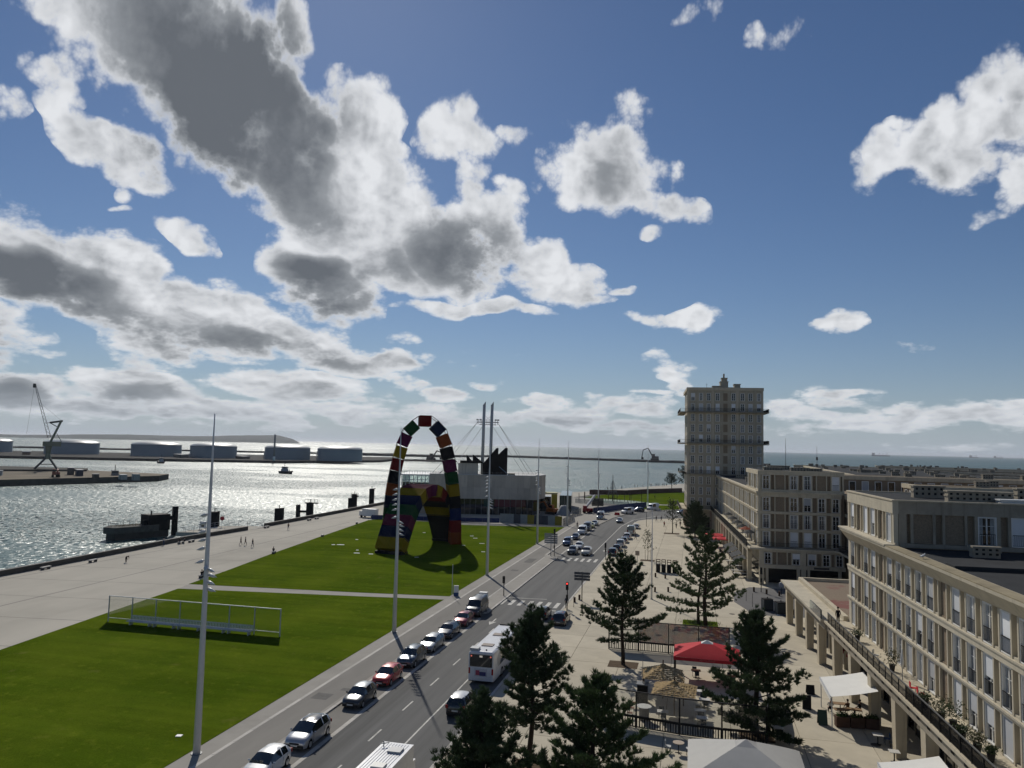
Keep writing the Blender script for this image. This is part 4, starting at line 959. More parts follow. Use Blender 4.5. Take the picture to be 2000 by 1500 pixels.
facade(mb_, 0, 0, -math.pi / 2, sideb[:6], 15.84, 2.46, rm_, False, ['blind', 'half'])
b = MB(); b.box(-.06, 14.0, -.06, .40, 18.31, 19.05); b.box(-.06, .40, .40, 16.5, 18.31, 19.05); b.box(-.02, 14, -.03, .40, 15.502, 15.83); b.box(-.02, .4, .4, 16.5, 15.502, 15.83); part(mb_, 'attic_fascia', b, CONC2)
b = MB(); b.box(.3, 14, .3, 16.5, 18.7, 18.95); part(mb_, 'attic_roof', b, TAR)
b = MB(); b.box(13.6, 14, .4, 16.5, 15.2, 19.05); b.box(.3, 14, 16.3, 16.6, 15.2, 19.05); part(mb_, 'attic_back', b, CONC2)
for cx_, cy_, w_, hh in ((3.2, 5, 3.2, .5), (7.4, 3.4, 3.0, .55), (10.0, 4.0, 2.4, .45), (5, 11, 4, .7)): chimney(mb_, cx_, cy_, 18.95, w_, 1.0, hh)
for k in range(6): chimney(mb_, 4 + (k % 2) * 4, 22 + k * 9.5, 15.46, 2.4, .8, .9)
# slab, railings, entresol
b = MB(); b.prism([(-1.7, -2.2), (11.9, -2.2), (13.9, -4.6), (13.9, .3), (.36, .3), (.36, 82), (-1.7, 82)], 5.85, 6.12); part(mb_, 'balcony_slab', b, CONC)
b = MB(); b.box(-1.80, -1.71, 1.0, 82, 5.98, 7.15); part(mb_, 'railing', b, mat('black balcony sheet', (.010, .011, .011), .8, spec=.04))
b = MB(); b.box(-1.76, -1.70, 1.0, 82, 7.152, 7.19); part(mb_, 'handrail', b, CONC)
for k in range(8): obj('railing', rail_mesh(1.7, .95), mb_, (-1.6 + 1.7 * k, -2.1, 6.12))
b = MB(); b.bar((11.9, -2.1, 6.12), (13.8, -4.5, 6.12), .05); b.bar((11.9, -2.1, 7.05), (13.8, -4.5, 7.05), .05)
for k in range(12): f = k / 11; b.bar((11.9 + 1.9 * f, -2.1 - 2.4 * f, 6.12), (11.9 + 1.9 * f, -2.1 - 2.4 * f, 7.05), .025)
part(mb_, 'railing', b, DARK)
b = MB(); b.box(.3, 13.6, -1.7, 1.0, 3.2, 5.84); part(mb_, 'entresol_wall', b, AGG)
for i, (xx, t_, w_) in enumerate([(.72, 'W', 1.15), (2.85, 'P', 1.48), (5.2, 'W', 1.25), (7.7, 'W', 1.25), (10.0, 'W', 1.2), (12.1, 'W', 1.1)]):
    for a0, a1 in ((xx - PW, xx), (xx + w_, xx + w_ + PW)):
        b = MB(); b.box(a0, a1, -2.0, -1.71, 3.45, 5.5); b.obj('post', CONC2, mb_)
    if t_ == 'W': add_window(mb_, 0, 3.5, w_ - .01, 1.9, ['glass', '', 'half', 'half', 'glass', 'glass'][i], xx + .005, -1.96, 0, True)
b = MB(); b.box(-.1, 13.6, -2.06, -1.6, 2.82, 3.44); b.box(-.1, 13.6, -2.04, -1.6, 5.51, 5.845); part(mb_, 'entresol_beam', b, CONC2)
for a0, a1 in ((-.1, .62), (.95, 1.35), (5.95, 6.4), (6.6, 7.35), (7.6, 7.95), (12.5, 12.9)):
    b = MB(); b.box(a0, a1, -2.1, -1.5, -.1, 2.815 if a0 > .9 and not 6.5 < a0 < 7 else 5.84); b.obj('column', CONC2, mb_)
colb = MB(); colb.box(-.35, .35, -.5, .5, -.1, 5.84); CB_ = colb.mesh('column', CONC2)
for k in range(13): obj('column', CB_, mb_, (-1.2, 2.3 + 6.4 * k, 0))
b = MB(); b.box(-1.5, -.9, 1.8, 82, 5.0, 5.845); part(mb_, 'beam', b, CONCD)
b = MB(); b.box(.9, 1.25, 1.2, 82, 2.9, 5.84); part(mb_, 'entresol_band', b, CONC2)
for (yy, c_, n_) in ((6.5, GFAB, 0), (12.9, GFAB, 0), (19.3, GFAB, 0), (25.7, GFAB, 0)):
    b = MB(); b.add([(-1.5, yy - 2.8, 3.5), (-1.5, yy + 2.8, 3.5), (-3.3, yy + 2.6, 2.75), (-3.3, yy - 2.6, 2.75), (-3.3, yy - 2.6, 2.5), (-3.3, yy + 2.6, 2.5)], [(0, 1, 2, 3), (3, 2, 5, 4)]); part(mb_, 'shop_awning', b, GFAB)
b = MB(); b.box(8.6, 11.0, -2.085, -2.065, 2.95, 3.3); part(mb_, 'shop_sign', b, mat('shop sign letters', (.06, .055, .05), .6))
# balcony parasols and planters on the middle block
for k, (yy, c_) in enumerate(((5, .02), (11, .02), (16, .02), (24, .02), (33, .02), (43, .03))):
    pt = thing('balcony_parasol', '%s dark parasol from the corner on the middle block balcony' % ('nearest', 'x', 'second', 'third', 'fourth', 'farthest')[k], 'parasol', UV(18.3 - .8, 138.5 + yy, 6.22), 0, 'dark parasols along the balcony')
    b = MB(); b.bar((0, 0, 0), (0, 0, 2.1), .06); b.obj('pole', MGREY, pt)
    b = MB(); nn = 8; vs = [(0, 0, 2.3)] + [(1.3 * math.cos(2 * math.pi * i / nn), 1.3 * math.sin(2 * math.pi * i / nn), 1.75) for i in range(nn)]
    b.add(vs, [(0, i + 1, (i + 1) % nn + 1) for i in range(nn)]); b.obj('canopy', GFAB if k != 1 else mat('terracotta fabric', (.25, .07, .04), .8), pt)
    if k == 1: pt['label'] = 'terracotta parasol among the dark ones on the balcony'; del pt['group']

# wing behind the corner
wg = thing('apartment_block', 'shaded wing of pale windows closing the corner of the middle block', 'building', UV(32.3, 122, .1), TH)
b = MB(); b.box(.3, 14, 0, 40, -.1, 15.0); part(wg, 'wall', b, AGG)
for z0, h in ((6.2, 2.5), (9.2, 2.45), (12.15, 2.4)): facade(wg, 0, 0, -math.pi / 2, [(-14.5 + 2.4 * k, 'W' if k != 3 else 'P') for k in range(6)], z0, h, rm_, False)
b = MB(); b.box(-.08, .4, 0, 16.2, 14.58, 15.3); b.box(-.08, .4, 0, 16.2, 8.75, 9.18); b.box(-.08, .4, 0, 16.2, 11.65, 12.13); part(wg, 'string_course', b, CONC2)
b = MB(); b.box(-1.7, .3, 0, 14.6, 5.85, 6.12); part(wg, 'balcony_slab', b, CONC2)
for k in range(8): obj('railing', rail_mesh(1.7, .95), wg, (-1.6, 14 - 1.7 * k, 6.12), -math.pi / 2)

# ---------------- tall tower
TWC = mat('tower concrete', (.45, .395, .30), .88, var=.12, vscale=.35, bump=.25, bscale=6, dirt=.3, streak=.35)
TWL = mat('tower pilaster concrete', (.56, .49, .375), .88, var=.10, vscale=.5, dirt=.2, streak=.3)
rt = random.Random(9)
tw = thing('tower_block', 'tall concrete apartment tower with three wraparound balconies', 'building', UV(10.1, 220.5, .1), TH)
b = MB(); b.box(.32, 20.2, .32, 22.2, 6.0, 39.3); part(tw, 'wall', b, TWC)
TX = [1.0, 3.2, 5.3, 7.7, 9.8, 11.96, 14.4, 16.5, 18.75]
b = MB()
for x0, x1 in ((0, .55), (.55, .8), (6.65, 7.3), (13.25, 13.9), (20.0, 20.5)): b.box(x0, x1, -.03 if x0 != .55 else .1, .33, 6.15, 39.0)
part(tw, 'pilaster', b, TWL)
# infill wall between openings, bay by bay
xe = [.8] + sum(([x, x + 1.15] for x in TX), []) + [20.0]
for k in range(11):
    zt = 38.15 - 2.9 * k; zb = zt - 2.12
    b = MB(); b.box(.56, 20.0, .06, .33, zt, min(zt + .78, 38.9)); b.obj('spandrel', TWC, tw)
    for a0, a1 in zip(xe[::2], xe[1::2]): MB().box(a0, a1, .065, .33, zb, zt).obj('wall_strip', TWC, tw)
    for i, x in enumerate(TX):
        if i == 4:
            b = MB(); b.box(x + .004, x + 1.146, .12, .32, zb, zt); b.obj('infill_panel', AGG, tw)
        else: add_window(tw, 0, zb, 1.14, 2.12, rt.choice(['curtain', 'glass', 'glass', 'half', 'curtain', 'blind' if k in (1, 7) else 'glass']), x + .005, .04, 0, k in (1, 4, 7, 10))
    for j in range(7): add_window(tw, 0, zb, 1.2, 2.12, rt.choice(['glass', 'blind', 'curtain']), .28, 3.0 + 2.9 * j + 1.2, -math.pi / 2, False)
b = MB(); b.box(-.12, 20.62, -.12, .33, 38.9, 39.72); b.box(-.12, .33, .33, 22.6, 38.9, 39.72); b.box(20.2, 20.62, .33, 22.6, 38.9, 39.72); b.box(.33, 20.2, 22.2, 22.6, 38.9, 39.72); part(tw, 'parapet', b, TWL)
b = MB(); b.box(.33, 20.2, .33, 22.2, 39.3, 39.4); part(tw, 'roof', b, TAR)
for z in (32.9, 24.2):
    b = MB(); b.prism([(-1.9, -1.0), (21.9, -1.0), (21.9, 10), (20.5, 10), (20.5, .02), (0, .02), (0, 22.5), (-1.9, 22.5)], z - .22, z); part(tw, 'balcony_slab', b, CONCD)
    for k in range(14): obj('railing', rail_mesh(1.7, .95), tw, (-1.85 + 1.7 * k, -.92, z))
    for k in range(13): obj('railing', rail_mesh(1.7, .95), tw, (-1.82, 22.2 - 1.7 * k, z), -math.pi / 2)
    for k in range(6): obj('railing', rail_mesh(1.7, .95), tw, (21.82, 9.3 - 1.7 * k, z), -math.pi / 2)
b = MB(); b.prism([(-1.7, 12), (-1.7, 22.5), (0, 22.5), (0, -.7), (20.5, -.7), (20.5, -.002), (.02, -.002), (.02, 12)], 15.5, 15.7); part(tw, 'balcony_slab', b, CONCD)
for k in range(12): obj('railing', rail_mesh(1.7, .95), tw, (.05 + 1.7 * k, -.62, 15.7))
for k in range(6): obj('railing', rail_mesh(1.7, .95), tw, (-1.62, 22.2 - 1.7 * k, 15.7), -math.pi / 2)
b = MB(); b.prism([(-1.9, -1.0), (5.5, -1.0), (7.0, -2.4), (20, -2.4), (20, .3), (0.02, .3), (.02, 22.5), (-1.9, 22.5)], 5.75, 6.02); part(tw, 'balcony_slab', b, CONC2)
for k in range(5): obj('railing', rail_mesh(1.7, .95), tw, (-1.85 + 1.7 * k, -.92, 6.02))
b = MB(); b.box(-1.88, -1.82, -.9, 22.4, 6.02, 7.0); part(tw, 'railing', b, DARK)
b = MB(); b.box(2.2, 20.2, 1.5, 22, -.1, 5.75); part(tw, 'shop_wall', b, mat('dark shop glass', (.015, .016, .017), .12))
for x, y in ((.3, .4), (.3, 5.6), (.3, 10.8), (.3, 16), (.3, 21.6), (6.6, .4)):
    b = MB(); b.box(-.35, .35, -.4, .4, -.1, 5.745); b.obj('column', mat('pinkish concrete', (.34, .25, .20), .88, var=.12, dirt=.3), tw, (x, y, 0))
b = MB(); b.box(.3, 9, .9, 1.49, 3.6, 5.74); part(tw, 'entresol_wall', b, TWC)
for x in (7.4, 8.4, 9.4): add_window(tw, 0, 4.0, .8, 1.5, 'glass', x, .85, 0)
b = MB(); b.box(9.5, 11.7, 6, 9, 39.4, 41.8); b.box(9.4, 11.8, 5.9, 9.1, 41.802, 42.0); b.box(9.9, 11.5, 6.3, 8.7, 42.002, 42.9); b.box(9.8, 11.6, 6.2, 8.8, 42.902, 43.05); part(tw, 'lift_housing', b, TWC)
b = MB(); b.tube([(10.6, 7.4, 43.05), (10.6, 7.4, 44.3)], .24, 8); part(tw, 'chimney', b, TWC)
b = MB(); b.box(7.3, 9.49, 5, 8, 39.4, 40.5); b.box(7.2, 9.48, 4.9, 8.1, 40.502, 40.62); part(tw, 'lift_housing', b, TWC)
b = MB(); b.box(11.72, 13.35, 6, 8.5, 39.4, 40.3); part(tw, 'lift_housing', b, TWL)
b = MB(); b.box(13.36, 15.0, 5.6, 8.6, 39.4, 41.1); b.box(13.2, 15.15, 5.5, 8.7, 41.102, 41.25); part(tw, 'lift_housing', b, TWC)
b = MB(); b.bar((5.5, 3, 39.4), (5.5, 3, 41.1), .07); b.bar((5.2, 3, 40.7), (5.8, 3, 40.7), .05); part(tw, 'aerial', b, DARK)

# ---------------- roofs of the town behind
def city_block(u0, v0, w, d, zt, rot, label, roofm, seed, rows=2, left=True):
    r = random.Random(seed)
    o = thing('apartment_block', label, 'building', UV(u0, v0, .1), TH + R(rot))
    b = MB(); b.box(.2, w, .2, d, -.1, zt - .3); b.obj('wall', AGG, o)
    b = MB(); b.box(-.15, w + .1, -.15, .5, zt - .75, zt); b.box(-.15, .5, .5, d, zt - .75, zt); b.obj('cornice', CONC2, o)
    b = MB(); b.box(.5, w, .5, d, zt - .3, zt - .12); b.obj('roof', roofm, o)
    fm = MB(); fm.box(0, 1.3, 0, .2, 0, 2.3)
    k = ('city', 0)
    if k not in _wm:
        m1 = MB(); m1.m(0).box(0, .12, 0, .2, 0, 2.3).box(1.18, 1.3, 0, .2, 0, 2.3).box(.12, 1.18, 0, .2, 2.18, 2.3).m(1).box(.12, 1.18, .1, .18, 0, 2.18)
        m2 = MB(); m2.m(0).box(0, .12, 0, .2, 0, 2.3).box(1.18, 1.3, 0, .2, 0, 2.3).box(.12, 1.18, 0, .2, 2.18, 2.3).m(1).box(.12, 1.18, .06, .18, 0, 2.18)
        _wm[k] = (m1.mesh('city window', [WOODF, GLASSD]), m2.mesh('city window', [WOODF, BLIND]))
    nx_ = int((min(w, 46) - 1) / 2.4); ny_ = int((min(d, 60) - 1) / 2.4)
    for row in range(rows):
        z = zt - 3.3 - 3.0 * row
        for i in range(nx_): obj('window', _wm[k][r.random() < .3], o, (.8 + 2.4 * i, .02, z))
        if left and row == 0:
            for i in range(min(ny_, 24)): obj('window', _wm[k][r.random() < .3], o, (.02, .8 + 2.4 * i + 1.3, z), -math.pi / 2)
        b = MB(); b.box(-.1, w, -.1, .21, z - .5, z - .12); b.box(-.1, .21, .21, d, z - .5, z - .12); b.obj('string_course', CONC2, o)
    for i in range(int(w * d / 130)):
        chimney(o, r.uniform(2, w - 2), r.uniform(2, d - 2), zt - .12, r.uniform(.7, 2.2), .8, r.uniform(.5, 1.2))
    return o
BROOF = mat('brown felt roof', (.12, .095, .065), .9, var=.2, vscale=.3, dirt=.3)
city_block(33, 162, 75, 13, 17.9, 0, 'long brown-roofed block right behind the middle block', BROOF, 1)
city_block(46, 141, 70, 13, 17.0, 0, 'low brown gravel-roofed block over the nearest block roof', BROOF, 2, 1)
city_block(59, 238, 40, 150, 16.0, -5, 'long pale-edged terrace running away behind the middle block', TAR, 3, 1)
city_block(74, 222, 70, 14, 16.2, -16, 'arcaded pale block among the far right roofs', BROOF, 4, 1)
city_block(62, 190, 60, 12, 16.4, 0, 'plain brown block between the long roof and the terrace', BROOF, 8, 1)
city_block(104, 330, 90, 16, 16.0, -16, 'far flat-roofed block toward the beach on the right', TAR, 5, 1)
city_block(100, 270, 80, 14, 16.0, -10, 'far grey-roofed block at the right edge', TAR, 6, 1)
city_block(75, 430, 110, 14, 15.5, -10, 'distant dark roof row in front of the sea', TAR, 7, 1)
city_block(190, 420, 140, 16, 15.5, -14, 'distant pale roof row at the right by the sea', TAR, 9, 1)
city_block(140, 520, 200, 18, 15.0, -14, 'farthest roof row along the beach', TAR, 10, 1)
city_block(48, 330, 26, 12, 12.5, 0, 'small dark-roofed block beside the tower', TAR, 12, 1)
for (u, v, z, h, lab) in ((98, 486, 12, 14, 'thin aerial mast with fittings over the far roofs'), (66, 400, 12, 17, 'thin white pole right of the tower'), (245, 420, 12, 14, 'thin pole over the far right roofs')):
    t_ = thing('aerial_mast', lab, 'mast', UV(u, v, z)); b = MB(); b.tube([(0, 0, 0), (0, 0, h)], [.22, .08], 6); b.obj('pole', MGREY, t_)
    if 'fittings' in lab:
        b = MB(); b.box(-.5, .5, -.4, .4, h * .42, h * .55); b.obj('fitting', DARK, t_)

# ---------------- museum
cx_, sx_ = math.cos(R(13.36)), math.sin(R(13.36))
MUO = (-82.4, 235.6)
ms = thing('museum', 'low museum with pale concrete panels over dark glass, beyond the lawn', 'building', (MUO[0], MUO[1], .1), R(14.9))
MW = 34.4
MPAN = mat('museum concrete panel', (.50, .455, .385), .8, var=.08, vscale=.5, rand=.14, dirt=.15, streak=.45)
b = MB(); b.prism([(.3, .3), (MW - .3, .3), (MW + 3.4, 11.5), (MW + 2, 30), (.3, 30)], 5.0, 12.3); part(ms, 'core', b, CONCD)
npan = 17
for row, (z0, z1) in enumerate(((5.0, 8.65), (8.68, 12.5))):
    for i in range(npan):
        w_ = MW / npan; b = MB(); b.box(i * w_ + .02, (i + 1) * w_ - .02, -.02 if (i + row) % 3 else .02, .29, z0, z1); b.obj('wall_panel', MPAN, ms)
    d1 = Vector((3.7, 11.2)); L = d1.length; d1.normalize()
    for i in range(5):
        a = Vector((MW, .3)) + d1 * (L / 5 * i + .03); c_ = Vector((MW, .3)) + d1 * (L / 5 * (i + 1) - .03); nrm = Vector((d1.y, -d1.x)) * .02
        b = MB(); b.prism([(a.x + nrm.x, a.y + nrm.y), (c_.x + nrm.x, c_.y + nrm.y), (c_.x - .3, c_.y), (a.x - .3, a.y + .1)], z0, z1); b.obj('wall_panel', MPAN, ms)
b = MB(); b.prism([(-.1, -.1), (MW + .1, -.1), (MW + 3.9, 11.5), (MW + 2.2, 30.2), (-.1, 30.2)], 12.5, 12.75); part(ms, 'roof', b, mat('museum roof edge', (.52, .52, .50), .7))
b = MB(); b.prism([(.3, .8), (MW - 1, .8), (MW + 2, 11), (MW, 29), (.3, 29)], -.1, 5.0); part(ms, 'glass_wall', b, GLASSD)
for i in range(19):
    b = MB(); x = .3 + (MW - 1.3) * i / 18; b.box(x - .05, x + .05, .62, .80, -.1, 5.0); b.obj('mullion', MGREY, ms)
for i, (x0, x1, c_) in enumerate(((17.6, 19.6, (.02, .07, .06)), (21, 26, (.13, .03, .045)), (26.2, 31, (.10, .025, .035)))):
    b = MB(); b.box(x0, x1, .70, .79, 2.6, 4.9); b.obj('glass_wall', mat('tinted glass %d' % i, c_, .15), ms)
# glazed pavilion on the left
b = MB(); b.box(-8.9, -.1, .2, 26, -.1, 8.6); part(ms, 'pavilion_base', b, CONCD)
b = MB(); b.box(-8.7, -.2, .4, 25, 8.6, 12.0); part(ms, 'pavilion_glass', b, glass_sheet('pavilion glass', (.72, .80, .80), .06))
for i in range(8):
    b = MB(); x = -8.9 + 8.8 * i / 7; b.box(x - .1, x + .1, .2, .38, 8.6, 12.0); b.obj('mullion', LGREY, ms)
b = MB(); b.box(-8.9, -.1, .18, .39, 10.6, 10.75); part(ms, 'transom', b, LGREY)
b = MB(); b.box(-9.2, 0, -.1, 26, 12.0, 12.4); part(ms, 'pavilion_roof', b, LGREY)
b = MB()
for i in range(20): x = -9 + 16 * i / 19; b.bar((x, .2, 12.4 if x < 0 else 12.75), (x, .2, 13.6), .09)
b.bar((-9, .2, 13.2), (7, .2, 13.2), .07)
tag(part(ms, 'roof_railing', b, LGREY), kind='stuff')
b = MB(); b.bar((3, 2, 12.7), (4.6, 2, 14.2), .2); b.bar((4.6, 2, 14.2), (6.2, 2, 12.7), .2); b.bar((6.6, 2, 12.7), (8.2, 2, 14.4), .2); b.bar((8.2, 2, 14.4), (9.8, 2, 12.7), .2); part(ms, 'roof_truss', b, MGREY)
b = MB(); b.box(9.0, 15.4, 1.5, 6, 12.75, 16.3); part(ms, 'roof_block', b, MPAN)
b = MB(); b.box(9.6, 15.6, 1.2, 6.2, 16.302, 17.1); part(ms, 'roof_block_cap', b, DARK)
SAIL = mat('black sail panel', (.006, .006, .007), .7, var=.2, spec=.1)
for (pts, y0) in ((((11.6, 16.3), (11.6, 19.1), (14.0, 16.3)), 2.0), (((13.6, 16.3), (13.6, 19.2), (17.2, 16.3)), 2.6), (((16.9, 12.75), (16.9, 16.2), (21.3, 21.4), (21.9, 21.4), (21.9, 12.75)), 2.4), (((21.2, 12.75), (21.2, 18.6), (24.2, 21.5), (24.9, 21.5), (24.9, 12.75)), 3.4)):
    b = MB(); n = len(pts); vs = [(x, y0, z) for x, z in pts] + [(x, y0 + .5, z) for x, z in pts]
    b.add(vs, [tuple(range(n)), tuple(range(n, 2 * n))[::-1]] + [(i, n + i, n + (i + 1) % n, (i + 1) % n) for i in range(n)]); b.obj('sail', SAIL, ms)
b = MB(); b.bar((22.2, 1.0, 15.4), (25.4, 1.0, 12.8), 1.3, .25); part(ms, 'roof_light', b, mat('blue grey glass', (.12, .20, .28), .15))
b = MB(); b.box(25.2, 27.4, .8, 3, 12.75, 13.3); part(ms, 'roof_hatch', b, CONC2)
b = MB()
for i in range(14): x = 16 + 18 * i / 13; b.bar((x, .3, 12.75), (x, .3, 13.7), .06)
b.bar((16, .3, 13.4), (34, .3, 13.4), .05); tag(part(ms, 'roof_railing', b, MGREY), kind='stuff')
for x in (16.9, 19.5):
    b = MB(); b.tube([(x - .15, 4.2, 12.5), (x, 4.2, 35.2)], [.52, .50], 12)
    b.add([(x - .5, 3.7, 35.2), (x + .5, 3.7, 35.2), (x + .5, 4.7, 35.2), (x - .5, 4.7, 35.2), (x + .5, 3.7, 36.6), (x + .5, 4.7, 36.6)], [(0, 3, 2, 1), (0, 1, 4), (3, 5, 2), (0, 4, 5, 3), (1, 2, 5, 4)])
    b.obj('mast', mat('museum mast paint', (.50, .50, .49), .5), ms)
b = MB(); b.bar((14.6, 4.2, 29.7), (21.8, 4.2, 29.7), .25); b.bar((15.4, 4.2, 28.9), (21.0, 4.2, 28.9), .2)
for x in (15, 16, 17.9, 18.6, 20.6, 21.4): b.bar((x, 3.6, 28.9), (x, 4.8, 30.6), .15)
for x in (14.8, 15.8, 20.8, 21.6): b.box(x - .35, x + .35, 3.8, 4.6, 30.3, 30.7)
b.bar((17, 4.2, 30), (19.5, 4.2, 32), .06); b.bar((19.5, 4.2, 30), (17, 4.2, 32), .06)
part(ms, 'mast_bracket', b, MGREY)
b = MB()
for a, c_ in (((14.8, 4.2, 29.6), (3.0, 2, 12.9)), ((16.4, 4.2, 28.2), (6.4, 2, 12.9)), ((21.6, 4.2, 29.4), (33.8, 5, 12.8)), ((20, 4.2, 28.2), (30.6, 4, 12.9)), ((21.6, 4.2, 29.4), (39, 16, 3)), ((14.8, 4.2, 29.6), (-1.5, 6, 10.4))): b.bar(a, c_, .09)
part(ms, 'stay_cable', b, mat('stay cable', (.30, .31, .32), .5))

# ---------------- hoarding, blue fence and works beside the museum
def panel_fence(name, label, cat, pts, h, mats_, step=2.2, part_name='panel', legs=True):
    t_ = thing(name, label, cat); i_ = 0
    for (xa, ya), (xb, yb) in zip(pts[:-1], pts[1:]):
        L = math.hypot(xb - xa, yb - ya); n = max(1, round(L / step)); a = math.atan2(yb - ya, xb - xa)
        for i in range(n):
            f = (i + .5) / n; w_ = L / n / 2; b = MB(); b.box(-w_ + .02, w_ - .02, -.03, .03, .14, .12 + h)
            b.obj(part_name, mats_(i_) if callable(mats_) else mats_, t_, (xa + (xb - xa) * f, ya + (yb - ya) * f, 0), a); i_ += 1
        if legs:
            b = MB()
            for i in range(n + 1): f = i / n; b.bar((xa + (xb - xa) * f, ya + (yb - ya) * f + .05, .1), (xa + (xb - xa) * f, ya + (yb - ya) * f + .05, .12 + h), .06)
            tag(b.obj('fence_post', MGREY, t_), kind='stuff')
    return t_
BLUE = mat('blue site fence', (.010, .028, .115), .6, var=.15, vscale=.8)
panel_fence('site_fence', 'blue solid site fence along the lawn under the museum', 'fence', [(-91, 210.5), (-76, 213.2), (-64, 215.6), (-54.6, 218)], 1.25, BLUE)
HB = [mat('hoarding white blue print', (.24, .27, .28), .6, var=.5, vscale=.25), mat('hoarding dark print', (.05, .06, .08), .6, var=.6, vscale=.3), mat('hoarding yellow print', (.24, .19, .01), .6, var=.25, vscale=.5)]
hseq = [0, 0, 1, 0, 2, 1, 1, 0, 2]
panel_fence('hoarding', 'printed site hoarding with yellow patches between lawn and museum', 'hoarding', [(-54.4, 218.1), (-36.2, 217.4)], 2.6, lambda i: HB[hseq[i % 9]], 2.05)
panel_fence('site_fence', 'grey mesh site fence with posts along the bending pavement', 'fence', [(-36, 217.6), (-35.5, 232), (-38, 247), (-36.5, 258)], 2.0, mat('grey mesh panel', (.22, .23, .24), .7, alpha=.55), 2.4)
panel_fence('site_fence', 'low blue fence behind the white vans at the road bend', 'fence', [(-33, 263), (-29.5, 271), (-26, 283), (-22, 292), (-17.5, 300)], 1.9, BLUE)
t_ = thing('site_wall', 'low concrete block wall among the roadworks', 'wall'); 
for i in range(6):
    b = MB(); b.box(-1.1, 1.1, -.3, .3, .1, 1.3); b.obj('block', CONCD, t_, (-35 + .3 * i, 265 + 2.3 * i, 0), R(82))
t_ = thing('glass_pavilion', 'green glass pavilion with yellow portal beside the museum', 'building', (-46.4, 262, .1), R(8))
b = MB(); b.box(1.8, 5.8, 1, 30, -.1, 5.6); b.obj('glass_box', mat('green dark glass', (.03, .055, .05), .1), t_)
for i in range(6):
    b = MB(); b.box(1.75 + .8 * i, 1.85 + .8 * i, .9, 1.0, -.1, 5.6); b.obj('mullion', MGREY, t_)
b = MB(); b.box(-1.0, 1.0, 0, .9, -.1, 6.0); b.obj('portal_leg', mat('yellow cladding', (.42, .33, .02), .6, var=.15), t_)
b = MB(); b.box(-6.5, 1.0, 0, 3.5, 6.002, 6.5); b.obj('portal_roof', mat('pale yellow cladding', (.62, .58, .30), .6), t_)
b = MB(); b.box(-6.0, -1.2, 2, 9, -.1, 5.0); b.obj('glass_box', GLASSD, t_)
t_ = excavator((-45.5, 252.5, .1), R(150), 'orange excavator working under the yellow portal', (.36, .10, .015), 1.0, .9)
t_ = thing('tarp_heap', 'grey tarpaulin heap with white top by the site fence', 'tarpaulin', (-41.4, 251.5, .1))
b = MB(); vs = []; r = random.Random(4); n = 14
for k, (rad, z) in enumerate(((2.6, 0), (2.1, 1.2), (1.4, 2.4), (.8, 3.2))):
    for i in range(n): a = 2 * math.pi * i / n; q = rad * (1 + r.uniform(-.14, .14)); vs.append((q * math.cos(a), q * math.sin(a), z + r.uniform(-.15, .15)))
b.add(vs, [(k * n + i, k * n + (i + 1) % n, (k + 1) * n + (i + 1) % n, (k + 1) * n + i) for k in range(3) for i in range(n)] + [tuple(range(3 * n, 4 * n))], True)
b.obj('cover', mat('grey tarpaulin', (.26, .28, .30), .6, var=.2, vscale=1), t_)
t_ = thing('telehandler', 'red telehandler with raised white boom inside the roadworks', 'telehandler', (-35.0, 262.5, .1), R(12))
b = MB(); b.box(-1.6, 1.6, -1.1, 1.1, .6, 1.7); b.box(-1.5, -.2, -1.0, 1.0, 1.7, 2.5); b.obj('body', mat('telehandler red', (.22, .015, .02), .5), t_)
for x in (-1.1, 1.1):
    for y in (-1.1, .8): b = MB(); b.tube([(x, y, .55), (x, y + .35, .55)], .55, 12, smooth=False); b.obj('wheel', DARK, t_)
b = MB(); b.bar((-.6, 0, 1.9), (2.6, 1.5, 6.0), .75, .6); b.obj('boom', LGREY, t_)
b = MB(); b.box(1.6, 5.5, 1, 2.2, 2.4, 5.0); b.obj('work_cage', mat('dark mesh', (.04, .04, .04), .8, alpha=.75), t_)

